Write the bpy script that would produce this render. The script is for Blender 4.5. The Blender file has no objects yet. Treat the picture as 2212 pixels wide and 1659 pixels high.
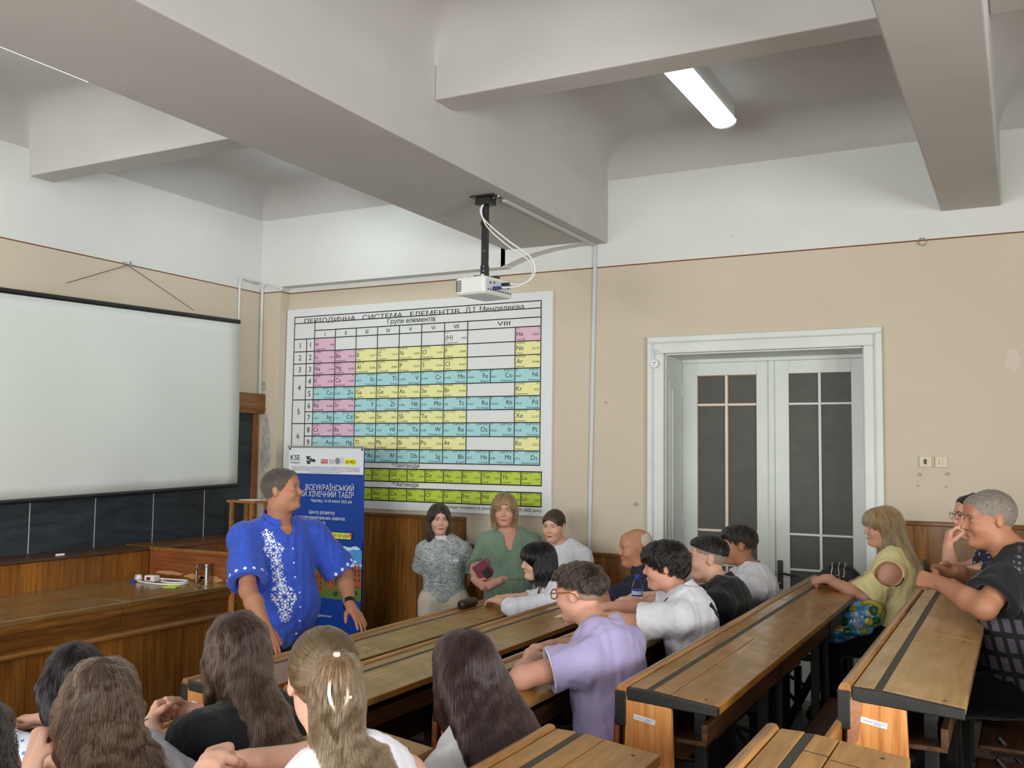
import bpy, math, random
import numpy as np
from mathutils import Vector, Matrix
from mathutils.bvhtree import BVHTree
from mathutils.geometry import tessellate_polygon

# ------------------------------------------------------------------ camera, world, lights, exposure
SC = bpy.context.scene
COL = bpy.context.collection
random.seed(7)
RNG = np.random.RandomState(11)
FPX, YAW, PITCH, ROLL = 2093.13, math.radians(27.772), math.radians(3.990), math.radians(-0.6605)
CAM = np.array((0.0, 0.0, 1.95))
_f = np.array((-math.sin(YAW) * math.cos(PITCH), math.cos(YAW) * math.cos(PITCH), math.sin(PITCH)))
_r = np.array((math.cos(YAW), math.sin(YAW), 0.0))
_d = np.cross(_f, _r)
_r2 = math.cos(ROLL) * _r + math.sin(ROLL) * _d
_d2 = np.cross(_f, _r2)
cam = bpy.data.cameras.new('camera')
cam.sensor_width = 36.0
cam.lens = FPX * 36.0 / 2212.0
cam.clip_start = 0.05
camo = bpy.data.objects.new('camera', cam)
COL.objects.link(camo)
camo.matrix_world = Matrix(((_r2[0], -_d2[0], -_f[0], CAM[0]), (_r2[1], -_d2[1], -_f[1], CAM[1]), (_r2[2], -_d2[2], -_f[2], CAM[2]), (0, 0, 0, 1)))
SC.camera = camo
SC.view_settings.view_transform = 'Standard'
SC.view_settings.look = 'None'
SC.view_settings.gamma = 1.0
SC.view_settings.exposure = 0.90
SC.view_settings.use_curve_mapping = False
SC.cycles.use_denoising = True
SC.cycles.max_bounces = 8
SC.cycles.diffuse_bounces = 4
SC.cycles.glossy_bounces = 3
SC.cycles.transmission_bounces = 6
SC.cycles.transparent_max_bounces = 8
SC.cycles.sample_clamp_indirect = 6.0
wd = bpy.data.worlds.new('sky')
SC.world = wd
wd.use_nodes = True
wd.node_tree.nodes['Background'].inputs[0].default_value = (0.80, 0.90, 1.0, 1)
wd.node_tree.nodes['Background'].inputs[1].default_value = 1.0


def area(name, loc, rot, sx, sy, power, color):
    l = bpy.data.lights.new(name, 'AREA')
    l.shape = 'RECTANGLE'
    l.size, l.size_y, l.energy, l.color = sx, sy, power, color
    o = bpy.data.objects.new(name, l)
    COL.objects.link(o)
    o.location = loc
    o.rotation_euler = rot
    return o


# daylight through the windows of the wall behind the camera and of the wall on its right
DAY = (0.97, 1.0, 0.97)
for wx in (-5.1, -3.0, -0.9):
    area('window_daylight', (wx, -2.93, 2.05), (math.radians(90), 0, 0), 1.5, 1.9, 60.0, DAY)
for wy in (-1.5, 1.1):
    area('window_daylight', (3.93, wy, 2.05), (math.radians(90), 0, math.radians(90)), 1.5, 1.9, 112.0, DAY)


# ------------------------------------------------------------------ helpers
class MB:
    """collects shapes and links them as one mesh object"""

    def __init__(s):
        s.v, s.f, s.m = [], [], []

    def add(s, vs, fs, mi=0):
        b = len(s.v)
        s.v.extend([tuple(map(float, p)) for p in vs])
        for f in fs:
            s.f.append(tuple(b + i for i in f))
            s.m.append(mi)
        return b

    def box(s, x0, x1, y0, y1, z0, z1, mi=0):
        if x0 > x1: x0, x1 = x1, x0
        if y0 > y1: y0, y1 = y1, y0
        if z0 > z1: z0, z1 = z1, z0
        s.add([(x0, y0, z0), (x1, y0, z0), (x1, y1, z0), (x0, y1, z0), (x0, y0, z1), (x1, y0, z1), (x1, y1, z1), (x0, y1, z1)],
              [(0, 3, 2, 1), (4, 5, 6, 7), (0, 1, 5, 4), (1, 2, 6, 5), (2, 3, 7, 6), (3, 0, 4, 7)], mi)
        return s

    def quad(s, a, b, c, d, mi=0):
        s.add([a, b, c, d], [(0, 1, 2, 3)], mi)
        return s

    def prism(s, poly, axis, a0, a1, mi=0):
        """poly: 2D outline; axis 0: (y,z) pairs along x, 1: (x,z) along y, 2: (x,y) along z"""
        n = len(poly)
        def P(p, a):
            return (a, p[0], p[1]) if axis == 0 else ((p[0], a, p[1]) if axis == 1 else (p[0], p[1], a))
        ar = sum(poly[i][0] * poly[(i + 1) % n][1] - poly[(i + 1) % n][0] * poly[i][1] for i in range(n))
        if (ar < 0) != (axis == 1): poly = poly[::-1]
        if a0 > a1: a0, a1 = a1, a0
        vs = [P(p, a0) for p in poly] + [P(p, a1) for p in poly]
        fs = [tuple(range(n - 1, -1, -1)), tuple(range(n, 2 * n))] + [(i, (i + 1) % n, n + (i + 1) % n, n + i) for i in range(n)]
        s.add(vs, fs, mi)
        return s

    def tube(s, path, r, seg=8, mi=0, cap=True):
        path = [Vector(p) for p in path]
        n = len(path)
        rr = r if isinstance(r, (list, tuple)) else [r] * n
        t = (path[1] - path[0]).normalized()
        u = t.orthogonal().normalized()
        vs = []
        for i, p in enumerate(path):
            t2 = (path[min(i + 1, n - 1)] - path[max(i - 1, 0)]).normalized()
            u = (u - t2 * u.dot(t2)).normalized()
            w = t2.cross(u)
            for k in range(seg):
                a = 2 * math.pi * k / seg
                vs.append(p + (u * math.cos(a) + w * math.sin(a)) * rr[i])
        fs = [(i * seg + k, i * seg + (k + 1) % seg, (i + 1) * seg + (k + 1) % seg, (i + 1) * seg + k) for i in range(n - 1) for k in range(seg)]
        if cap:
            fs += [tuple(range(seg - 1, -1, -1)), tuple(range((n - 1) * seg, n * seg))]
        s.add(vs, fs, mi)
        return s

    def lathe(s, prof, c, seg=20, mi=0, axis=(0, 0, 1)):
        """prof: (radius, height) pairs from the bottom up"""
        ax = Vector(axis).normalized()
        u = ax.orthogonal().normalized()
        w = ax.cross(u)
        c = Vector(c)
        vs = [c + ax * h + (u * math.cos(2 * math.pi * k / seg) + w * math.sin(2 * math.pi * k / seg)) * max(r, 1e-4) for r, h in prof for k in range(seg)]
        n = len(prof)
        fs = [(i * seg + k, i * seg + (k + 1) % seg, (i + 1) * seg + (k + 1) % seg, (i + 1) * seg + k) for i in range(n - 1) for k in range(seg)]
        fs += [tuple(range(seg - 1, -1, -1)), tuple(range((n - 1) * seg, n * seg))]
        s.add(vs, fs, mi)
        return s

    def xf(s, M, start=0):
        for i in range(start, len(s.v)):
            s.v[i] = tuple(M @ Vector(s.v[i]))
        return s

    def build(s, name, mats, parent=None, bevel=0.0, smooth=False, label=None, kind=None, seg=2):
        me = bpy.data.meshes.new(name)
        off = Vector(parent['_at']) if parent is not None and '_at' in parent else Vector((0, 0, 0))
        me.from_pydata([tuple(Vector(p) - off) for p in s.v], [], s.f)
        for m in (mats if isinstance(mats, (list, tuple)) else [mats]):
            me.materials.append(m)
        me.polygons.foreach_set('material_index', s.m)
        if smooth:
            me.polygons.foreach_set('use_smooth', [True] * len(me.polygons))
        me.update()
        o = bpy.data.objects.new(name, me)
        COL.objects.link(o)
        if parent is not None:
            o.parent = parent
            o['_at'] = tuple(off)
        if bevel > 0:
            b = o.modifiers.new('bevel', 'BEVEL')
            b.width, b.segments, b.limit_method = bevel, seg, 'ANGLE'
            b.harden_normals = False
        if label: o['label'] = label
        if kind: o['kind'] = kind
        return o


def thing(name, label, cat, loc=(0, 0, 0), group=None):
    o = bpy.data.objects.new(name, None)
    COL.objects.link(o)
    o.location = loc
    o.empty_display_size = 0.1
    o['_at'] = tuple(map(float, loc))
    o['label'], o['category'] = label, cat
    if group: o['group'] = group
    return o


def tag(o, label, cat, group=None):
    o['label'], o['category'] = label, cat
    if group: o['group'] = group
    return o


def dup(root, delta, label=None):
    r = root.copy()
    COL.objects.link(r)
    r.location = Vector(root.location) + Vector(delta)
    if label: r['label'] = label
    for ch in [c for c in bpy.data.objects if c.parent == root]:
        c = ch.copy(); COL.objects.link(c); c.parent = r
        for g in [q for q in bpy.data.objects if q.parent == ch]:
            d = g.copy(); COL.objects.link(d); d.parent = c
    return r


def outline_fill(co, edges):
    """closed glyph outlines to faces; every outer outline is filled by itself, less the holes inside it"""
    nb = {}
    for a, b in edges:
        nb.setdefault(a, []).append(b); nb.setdefault(b, []).append(a)
    seen, loops = set(), []
    for st in nb:
        if st in seen: continue
        lp, cur, prev = [st], st, None
        seen.add(st)
        while True:
            nx = [q for q in nb[cur] if q != prev and q not in seen]
            if not nx: break
            prev, cur = cur, nx[0]
            seen.add(cur); lp.append(cur)
        if len(lp) > 2: loops.append(lp)
    def area_(lp): return sum(co[lp[i]][0] * co[lp[(i + 1) % len(lp)]][1] - co[lp[(i + 1) % len(lp)]][0] * co[lp[i]][1] for i in range(len(lp))) / 2
    def inside(p, lp):
        c = False
        for i in range(len(lp)):
            (x0, y0), (x1, y1) = co[lp[i]], co[lp[i - 1]]
            if (y0 > p[1]) != (y1 > p[1]) and p[0] < (x1 - x0) * (p[1] - y0) / (y1 - y0) + x0: c = not c
        return c
    ar = [area_(l) for l in loops]
    if not ar: return [], []
    # a loop is a hole when it runs against the loop that holds it
    outer, holes = [], []
    for i, l in enumerate(loops):
        hold = [j for j in range(len(loops)) if j != i and abs(ar[j]) > abs(ar[i]) and ar[j] * ar[i] < 0 and inside(co[l[0]], loops[j])]
        if hold: holes.append((i, min(hold, key=lambda j: abs(ar[j]))))
        else: outer.append(i)
    vs, fs = [], []
    for i in outer:
        polys = [loops[i]] + [loops[h] for h, j in holes if j == i]
        flat_ = [q for l in polys for q in l]
        tri = tessellate_polygon([[Vector((co[q][0], co[q][1], 0)) for q in l] for l in polys])
        b = len(vs)
        vs += [co[q] for q in flat_]
        for t in tri:
            p0, p1, p2 = (co[flat_[k]] for k in t)
            up_ = (p1[0] - p0[0]) * (p2[1] - p0[1]) - (p1[1] - p0[1]) * (p2[0] - p0[0])
            fs.append(tuple(b + k for k in (t if up_ > 0 else t[::-1])))
    return vs, fs


_tc = {}
def text(mb, s, size, org, right, up, align='LEFT', mi=0, width=None, bold=0.0, res=2, shear=0.0):
    """flat lettering as mesh faces; org = baseline start (or centre / end)"""
    key = (s, bold, res, shear)
    if key not in _tc:
        c = bpy.data.curves.new('lettering', 'FONT')
        c.body, c.size, c.resolution_u, c.offset, c.shear = s, 1.0, res, bold, shear
        c.fill_mode = 'NONE'
        o = bpy.data.objects.new('lettering', c)
        COL.objects.link(o)
        me = o.to_mesh()
        co = [(v.co.x, v.co.y) for v in me.vertices]
        vs, fs = outline_fill(co, [tuple(e.vertices) for e in me.edges])
        o.to_mesh_clear()
        bpy.data.objects.remove(o)
        bpy.data.curves.remove(c)
        _tc[key] = (vs, fs)
    vs, fs = _tc[key]
    if not vs: return
    xs = [v[0] for v in vs]
    x0, x1 = min(xs), max(xs)
    kx = size if width is None else width / max(1e-6, x1 - x0)
    sh = {'LEFT': -x0, 'CENTER': -(x0 + x1) / 2, 'RIGHT': -x1}[align]
    R, U, O = Vector(right).normalized(), Vector(up).normalized(), Vector(org)
    mb.add([O + R * ((v[0] + sh) * kx) + U * (v[1] * size) for v in vs], fs, mi)


# ------------------------------------------------------------------ materials
def new_mat(name):
    m = bpy.data.materials.new(name)
    m.use_nodes = True
    nt = m.node_tree
    return m, nt, nt.nodes['Principled BSDF']


def N(nt, t, **kw):
    n = nt.nodes.new(t)
    for k, v in kw.items():
        if k in n.inputs: n.inputs[k].default_value = v
        else: setattr(n, k, v)
    return n


def srgb(r, g, b):
    f = lambda c: (c / 12.92 if c <= 0.04045 else ((c + 0.055) / 1.055) ** 2.4)
    return (f(r / 255), f(g / 255), f(b / 255), 1)


def flat(name, col, rough=0.6, bump=0.0, bscale=200.0, metal=0.0, spec=0.5, coat=0.0, var=0.0, vscale=6.0, sheen=0.0):
    m, nt, p = new_mat(name)
    p.inputs['Base Color'].default_value = col
    p.inputs['Roughness'].default_value = rough
    p.inputs['Metallic'].default_value = metal
    p.inputs['Specular IOR Level'].default_value = spec
    p.inputs['Coat Weight'].default_value = coat
    p.inputs['Sheen Weight'].default_value = sheen
    if bump or var:
        g = N(nt, 'ShaderNodeNewGeometry')
    if var:
        no = N(nt, 'ShaderNodeTexNoise', Scale=vscale, Detail=6.0)
        nt.links.new(g.outputs['Position'], no.inputs['Vector'])
        cr = N(nt, 'ShaderNodeValToRGB')
        cr.color_ramp.elements[0].position, cr.color_ramp.elements[1].position = 0.3, 0.7
        cr.color_ramp.elements[0].color = tuple(c * (1 - var) for c in col[:3]) + (1,)
        cr.color_ramp.elements[1].color = tuple(min(1, c * (1 + var)) for c in col[:3]) + (1,)
        nt.links.new(no.outputs['Fac'], cr.inputs[0])
        nt.links.new(cr.outputs[0], p.inputs['Base Color'])
    if bump:
        n2 = N(nt, 'ShaderNodeTexNoise', Scale=bscale, Detail=3.0)
        nt.links.new(g.outputs['Position'], n2.inputs['Vector'])
        b = N(nt, 'ShaderNodeBump', Strength=bump, Distance=0.002)
        nt.links.new(n2.outputs['Fac'], b.inputs['Height'])
        nt.links.new(b.outputs[0], p.inputs['Normal'])
    return m


def wood(name, c1, c2, c3, along=1, rough=0.3, stretch=14.0, scale=9.0, coat=0.3, wear=0.0, wearcol=None, planks=0.0, plank_axis=1, contrast=0.5):
    """c1 dark grain, c2 main, c3 light; along = axis of the grain"""
    m, nt, p = new_mat(name)
    g = N(nt, 'ShaderNodeNewGeometry')
    mp = N(nt, 'ShaderNodeMapping')
    sc = [stretch] * 3
    sc[along] = 1.0
    mp.inputs['Scale'].default_value = sc
    nt.links.new(g.outputs['Position'], mp.inputs['Vector'])
    n1 = N(nt, 'ShaderNodeTexNoise', Scale=scale * 0.35, Detail=8.0, Roughness=0.62, Distortion=0.4)
    nt.links.new(mp.outputs[0], n1.inputs['Vector'])
    cr = N(nt, 'ShaderNodeValToRGB')
    e = cr.color_ramp.elements
    e[0].position, e[0].color = 0.5 - contrast * 0.5, c1
    e[1].position, e[1].color = 0.5 + contrast * 0.5, c3
    k = e.new(0.5); k.color = c2
    nt.links.new(n1.outputs['Fac'], cr.inputs[0])
    out = cr.outputs[0]
    if planks:
        sx = N(nt, 'ShaderNodeSeparateXYZ')
        nt.links.new(g.outputs['Position'], sx.inputs[0])
        dv = N(nt, 'ShaderNodeMath', operation='DIVIDE')
        dv.inputs[1].default_value = planks
        nt.links.new(sx.outputs[plank_axis], dv.inputs[0])
        fl = N(nt, 'ShaderNodeMath', operation='FLOOR')
        nt.links.new(dv.outputs[0], fl.inputs[0])
        wn = N(nt, 'ShaderNodeTexWhiteNoise', noise_dimensions='1D')
        nt.links.new(fl.outputs[0], wn.inputs['W'])
        mr = N(nt, 'ShaderNodeMapRange')
        mr.inputs['To Min'].default_value, mr.inputs['To Max'].default_value = 0.62, 1.18
        nt.links.new(wn.outputs['Value'], mr.inputs['Value'])
        fr = N(nt, 'ShaderNodeMath', operation='FRACT')
        nt.links.new(dv.outputs[0], fr.inputs[0])
        lt = N(nt, 'ShaderNodeMath', operation='GREATER_THAN')
        lt.inputs[1].default_value = 0.02
        nt.links.new(fr.outputs[0], lt.inputs[0])
        mr2 = N(nt, 'ShaderNodeMapRange')
        mr2.inputs['To Min'].default_value, mr2.inputs['To Max'].default_value = 0.45, 1.0
        nt.links.new(lt.outputs[0], mr2.inputs['Value'])
        mu = N(nt, 'ShaderNodeMath', operation='MULTIPLY')
        nt.links.new(mr.outputs[0], mu.inputs[0]); nt.links.new(mr2.outputs[0], mu.inputs[1])
        vm = N(nt, 'ShaderNodeVectorMath', operation='SCALE')
        nt.links.new(out, vm.inputs[0]); nt.links.new(mu.outputs[0], vm.inputs['Scale'])
        out = vm.outputs[0]
    if wear:
        n3 = N(nt, 'ShaderNodeTexNoise', Scale=3.1, Detail=5.0, Roughness=0.6, Distortion=0.8)
        nt.links.new(g.outputs['Position'], n3.inputs['Vector'])
        c3r = N(nt, 'ShaderNodeValToRGB')
        c3r.color_ramp.elements[0].position, c3r.color_ramp.elements[0].color = 0.45, (0, 0, 0, 1)
        c3r.color_ramp.elements[1].position, c3r.color_ramp.elements[1].color = 0.62, (wear, wear, wear, 1)
        nt.links.new(n3.outputs['Fac'], c3r.inputs[0])
        mx = N(nt, 'ShaderNodeMix', data_type='RGBA')
        nt.links.new(c3r.outputs[0], mx.inputs['Factor'])
        nt.links.new(out, mx.inputs['A'])
        mx.inputs['B'].default_value = wearcol
        out = mx.outputs['Result']
        rr = N(nt, 'ShaderNodeMapRange')
        rr.inputs['To Min'].default_value, rr.inputs['To Max'].default_value = rough, min(1, rough + 0.22)
        nt.links.new(c3r.outputs[0], rr.inputs['Value'])
        nt.links.new(rr.outputs[0], p.inputs['Roughness'])
    else:
        p.inputs['Roughness'].default_value = rough
    nt.links.new(out, p.inputs['Base Color'])
    p.inputs['Coat Weight'].default_value = coat
    p.inputs['Coat Roughness'].default_value = 0.12
    b = N(nt, 'ShaderNodeBump', Strength=0.12, Distance=0.002)
    nt.links.new(n1.outputs['Fac'], b.inputs['Height'])
    nt.links.new(b.outputs[0], p.inputs['Normal'])
    return m


def wall_mat(name, low, high, zline, line=None):
    """painted plaster in two colours with a thin painted line between them"""
    m, nt, p = new_mat(name)
    g = N(nt, 'ShaderNodeNewGeometry')
    sx = N(nt, 'ShaderNodeSeparateXYZ')
    nt.links.new(g.outputs['Position'], sx.inputs[0])
    gt = N(nt, 'ShaderNodeMath', operation='GREATER_THAN')
    gt.inputs[1].default_value = zline
    nt.links.new(sx.outputs[2], gt.inputs[0])
    mx = N(nt, 'ShaderNodeMix', data_type='RGBA')
    mx.inputs['A'].default_value, mx.inputs['B'].default_value = low, high
    nt.links.new(gt.outputs[0], mx.inputs['Factor'])
    cmp_ = N(nt, 'ShaderNodeMath', operation='COMPARE')
    cmp_.inputs[1].default_value, cmp_.inputs[2].default_value = zline, 0.005
    nt.links.new(sx.outputs[2], cmp_.inputs[0])
    mx2 = N(nt, 'ShaderNodeMix', data_type='RGBA')
    nt.links.new(cmp_.outputs[0], mx2.inputs['Factor'])
    nt.links.new(mx.outputs['Result'], mx2.inputs['A'])
    mx2.inputs['B'].default_value = line or low
    no = N(nt, 'ShaderNodeTexNoise', Scale=1.3, Detail=5.0)
    nt.links.new(g.outputs['Position'], no.inputs['Vector'])
    mr = N(nt, 'ShaderNodeMapRange')
    mr.inputs['To Min'].default_value, mr.inputs['To Max'].default_value = 0.90, 1.08
    nt.links.new(no.outputs['Fac'], mr.inputs['Value'])
    vm = N(nt, 'ShaderNodeVectorMath', operation='SCALE')
    nt.links.new(mx2.outputs['Result'], vm.inputs[0]); nt.links.new(mr.outputs[0], vm.inputs['Scale'])
    nt.links.new(vm.outputs[0], p.inputs['Base Color'])
    p.inputs['Roughness'].default_value = 0.72
    n2 = N(nt, 'ShaderNodeTexNoise', Scale=38.0, Detail=6.0)
    nt.links.new(g.outputs['Position'], n2.inputs['Vector'])
    b = N(nt, 'ShaderNodeBump', Strength=0.16, Distance=0.006)
    nt.links.new(n2.outputs['Fac'], b.inputs['Height'])
    nt.links.new(b.outputs[0], p.inputs['Normal'])
    return m


WHITE = (0.70, 0.70, 0.68, 1)
PEACH = (0.60, 0.515, 0.405, 1)
M_WALL = wall_mat('plaster_two_tone', PEACH, WHITE, 3.405, srgb(120, 72, 45))
M_CEIL = flat('plaster_ceiling', (0.53, 0.505, 0.49, 1), 0.8, 0.22, 30.0, var=0.05, vscale=1.6)
M_FLOOR = wood('floor_boards', (0.05, 0.04, 0.03, 1), (0.13, 0.115, 0.09, 1), (0.22, 0.19, 0.15, 1), along=0, rough=0.5, planks=0.11, plank_axis=1, coat=0.0)
M_DESK = wood('desk_varnish', srgb(112, 68, 20), srgb(166, 112, 44), srgb(196, 144, 70), along=1, rough=0.28, wear=0.75, wearcol=srgb(152, 118, 54), coat=0.22, contrast=0.6)
M_DESKL = wood('desk_varnish_pale', srgb(140, 100, 50), srgb(186, 148, 92), srgb(206, 170, 116), along=1, rough=0.32, wear=0.6, wearcol=srgb(176, 140, 82), coat=0.15, contrast=0.6)
M_RAIL = wood('desk_rail', srgb(110, 68, 28), srgb(165, 114, 58), srgb(190, 140, 82), along=1, rough=0.32, coat=0.2)
M_NEAR = wood('worn_desk_top', srgb(120, 80, 34), srgb(176, 126, 62), srgb(204, 156, 90), along=1, rough=0.4, wear=0.5, wearcol=srgb(150, 116, 66), coat=0.1, contrast=0.7)
M_ENDP = wood('orange_oak', srgb(172, 98, 42), srgb(214, 142, 78), srgb(232, 172, 108), along=2, rough=0.4, stretch=22, coat=0.1)
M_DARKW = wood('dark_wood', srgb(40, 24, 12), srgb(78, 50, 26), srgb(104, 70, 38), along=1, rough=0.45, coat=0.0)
M_CAB = wood('bench_panelling', srgb(104, 60, 20), srgb(150, 94, 34), srgb(178, 118, 54), along=2, rough=0.34, planks=0.17, plank_axis=1, coat=0.15)
M_CABX = wood('wainscot_panelling', srgb(98, 56, 18), srgb(144, 92, 34), srgb(172, 116, 54), along=2, rough=0.36, planks=0.19, plank_axis=0, coat=0.12)
M_CABTOP = wood('bench_top_wood', srgb(84, 54, 24), srgb(134, 98, 52), srgb(158, 124, 74), along=1, rough=0.22, coat=0.35, wear=0.6, wearcol=srgb(128, 104, 66))
M_APRON = wood('bench_apron', srgb(74, 42, 14), srgb(114, 70, 26), srgb(142, 94, 42), along=1, rough=0.34, coat=0.15)
M_MOULD = wood('bench_moulding', srgb(96, 56, 20), srgb(146, 94, 40), srgb(170, 118, 60), along=1, rough=0.3, coat=0.2)
M_REDW = wood('reddish_board', srgb(96, 50, 24), srgb(132, 74, 36), srgb(152, 92, 50), along=0, rough=0.35, coat=0.15)
M_BLACKM = flat('black_painted_steel', (0.010, 0.010, 0.011, 1), 0.4)
M_GROOVE = flat('groove_dark', srgb(62, 60, 54), 0.6)
M_EDGE = flat('black_edge_paint', (0.014, 0.013, 0.012, 1), 0.45, var=0.3, vscale=40)
M_DOOR = flat('door_white_paint', (0.66, 0.69, 0.66, 1), 0.42, 0.15, 60.0, var=0.05, vscale=3.0)
M_PAPER = flat('white_paper', (0.82, 0.82, 0.84, 1), 0.7)
M_WPLAST = flat('white_plastic', (0.78, 0.78, 0.77, 1), 0.35)
M_GPLAST = flat('grey_trunking', (0.58, 0.59, 0.63, 1), 0.4)
M_STEEL = flat('dull_steel', (0.42, 0.41, 0.39, 1), 0.35, metal=1.0)
M_BRASS = flat('worn_metal', (0.30, 0.24, 0.17, 1), 0.4, metal=1.0)
M_INK = flat('black_ink', (0.008, 0.008, 0.010, 1), 0.6)
# ------------------------------------------------------------------ the room
XW, YB, XR, YN, ZC = -6.298, 7.0, 4.0, -3.0, 4.42
S = 'structure'
MB().box(XW - .3, XR + .3, YN - .3, YB + .6, -.12, 0).build('floor', M_FLOOR, kind=S)
TIER = {'A': .117, 'B': .204, 'C': .290, 'D': .376, 'E': .463, 'F': .550}
ROWX = {k: -.485 - .706 * (4 - i) for i, k in enumerate('ABCDEF')}
ROWZ = {k: 1.278 - .0865 * (4 - i) for i, k in enumerate('ABCDEF')}
ks = 'ABCDEF'
for i, k in enumerate(ks):
    x1 = ROWX[ks[i + 1]] - .13 if i < 5 else XR
    MB().box(ROWX[k] - .13, x1 + .001, YN + .01, 6.47, .001, TIER[k]).build('floor_step', M_FLOOR, kind=S, bevel=.006)
# walls
DX0, DX1, DZ1 = -2.381, -.952, 2.702
w = MB()
w.box(XW - .25, DX0, YB, YB + .5, 0, ZC)
w.box(DX1, XR + .25, YB, YB + .5, 0, ZC)
w.box(DX0, DX1, YB, YB + .5, DZ1, ZC)
w.box(DX0 - .1, DX1 + .1, YB + .5, YB + .6, 0, DZ1 + .1)
w.box(XW, -3.70, 6.88, YB, 3.452, ZC)                                   # the band that stands out above the painted line
w.box(XW, -6.056, 6.88, YB, 0, 3.452)                                   # pier in the corner
w.prism([(-3.74, 3.452), (-3.66, 3.478), (-3.56, 3.512), (-3.44, 3.545), (-3.28, 3.570), (-3.10, 3.584), (-2.90, 3.592), (-2.90, 3.62), (-3.74, 3.62)], 1, 6.88, YB)
wall_back = w.build('wall_back', M_WALL, kind=S)
MB().box(XW - .25, XW, YN - .2, YB + .2, 0, ZC).build('wall_left', M_WALL, kind=S)
# peeled plaster on the pier
M_PEEL = flat('bare_plaster', srgb(168, 166, 158), 0.85, 0.4, 60, var=0.25, vscale=22)
rn = random.Random(4)
pl = MB()
def blot(mb, cx, cz, rx, rz, y, n=26):
    pts = []
    for i in range(n):
        a = 2 * math.pi * i / n
        k = 0.75 + 0.4 * rn.random()
        pts.append((cx + rx * k * math.cos(a), cz + rz * k * math.sin(a)))
    mb.prism(pts, 1, y - .0015, y + .001)
blot(pl, -6.185, 1.99, .062, .26, 6.88)
blot(pl, -6.19, 1.58, .045, .16, 6.88)
blot(pl, -6.23, 2.53, .022, .05, 6.88)
pl.build('peeled_plaster', M_PEEL, wall_back)
# lighter repainted patches on the right part of the wall
M_PATCH = flat('repaired_paint', (0.66, 0.54, 0.46, 1), 0.8)
pp = MB()
blot(pp, -.045, 2.57, .05, .075, YB)
pp.build('repainted_patch', M_PATCH, wall_back)
pk = MB()
for (bx, bz, r) in ((-.61, 1.83, .018), (-.44, 1.835, .018), (-.62, 1.755, .01), (-.45, 1.752, .009), (-2.61, 1.56, .022), (-2.86, 2.34, .014), (-1.35, 3.58, .004)):
    blot(pk, bx, bz, r, r * .8, YB, 14)
pk.build('wall_stain', flat('stain', (0.42, 0.33, 0.27, 1), 0.8), wall_back)

# wall behind the camera and wall on the right with windows
def window_wall(name, axis, at, a0, a1, cs, wn):
    m = MB()
    z0, z1, hw = 1.05, 3.05, .8
    edges = [a0] + [v for c in cs for v in (c - hw, c + hw)] + [a1]
    def bx(p, q, zz0, zz1):
        if axis == 1: m.box(p, q, at - .25, at, zz0, zz1)
        else: m.box(at, at + .25, p, q, zz0, zz1)
    for i in range(0, len(edges), 2):
        bx(edges[i], edges[i + 1], 0, ZC)
    for c in cs:
        bx(c - hw, c + hw, 0, z0); bx(c - hw, c + hw, z1, ZC)
    m.build(name, M_WALL, kind=S)
    for j, c in enumerate(cs):
        f = MB()
        def fb(p, q, zz0, zz1, mi=0, d0=.08, d1=.14):
            if axis == 1: f.box(p, q, at - d1, at - d0, zz0, zz1, mi)
            else: f.box(at + d0, at + d1, p, q, zz0, zz1, mi)
        fb(c - hw, c + hw, z0, z0 + .07); fb(c - hw, c + hw, z1 - .07, z1)
        fb(c - hw, c - hw + .07, z0, z1); fb(c + hw - .07, c + hw, z0, z1); fb(c - .04, c + .04, z0, z1); fb(c - hw, c + hw, 2.4, 2.46)
        o = f.build('window_%d' % (wn + j), M_DOOR, kind=S)
        g = MB()
        if axis == 1: g.box(c - hw, c + hw, at - .115, at - .110, z0, z1)
        else: g.box(at + .110, at + .115, c - hw, c + hw, z0, z1)
        g.build('glass', M_GLASS, o)

m, nt, p = new_mat('clear_glass')
p.inputs['Base Color'].default_value = (1, 1, 1, 1)
p.inputs['Roughness'].default_value = 0.02
p.inputs['Transmission Weight'].default_value = 1.0
p.inputs['IOR'].default_value = 1.45
M_GLASS = m
window_wall('wall_front', 1, YN, XW - .25, XR + .25, (-5.1, -3.0, -.9), 1)
window_wall('wall_right', 0, XR, YN, YB, (-1.5, 1.1), 4)

# beams, with the ceiling fields between them coved into the beams and walls
def beam(x0, x1, y0, y1, z0):
    return MB().box(x0, x1, y0, y1, z0, ZC).build('beam', M_CEIL, kind=S, bevel=.008)
B1 = (-3.70, -2.85); B2 = (-.45, -.088); B3 = (2.32, 2.70)
for (a, b) in (B1, B2, B3): beam(a, b, YN, YB, 3.590)
BAYS = [(XW, B1[0]), (B1[1], B2[0]), (B2[1], B3[0]), (B3[1], XR)]
CROSS = [(-1.05, -.85), (1.70, 1.90), (4.45, 4.65)]
ylim = [YN] + [v for c in CROSS for v in c] + [YB]
for (xa, xb) in BAYS:
    for c in CROSS: beam(xa, xb, c[0], c[1], 3.895)
ce = MB()
ZT, RC = 4.36, .27
def bayfield(x0, x1, y0, y1):
    def ticks(a, b):
        t = [a + RC * (1 - math.cos(i * math.pi / 16)) for i in range(9)]
        return t + [b - (v - a) for v in reversed(t)]
    tx, ty = ticks(x0, x1), ticks(y0, y1)
    vs, fs = [], []
    for y in ty:
        for x in tx:
            d = min(x - x0, x1 - x, y - y0, y1 - y)
            z = ZT if d >= RC else ZT - (RC - math.sqrt(max(0, RC * RC - (RC - d) ** 2)))
            vs.append((x, y, z))
    n = len(tx)
    for j in range(len(ty) - 1):
        for i in range(n - 1):
            fs.append((j * n + i, (j + 1) * n + i, (j + 1) * n + i + 1, j * n + i + 1))
    ce.add(vs, fs)
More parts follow.
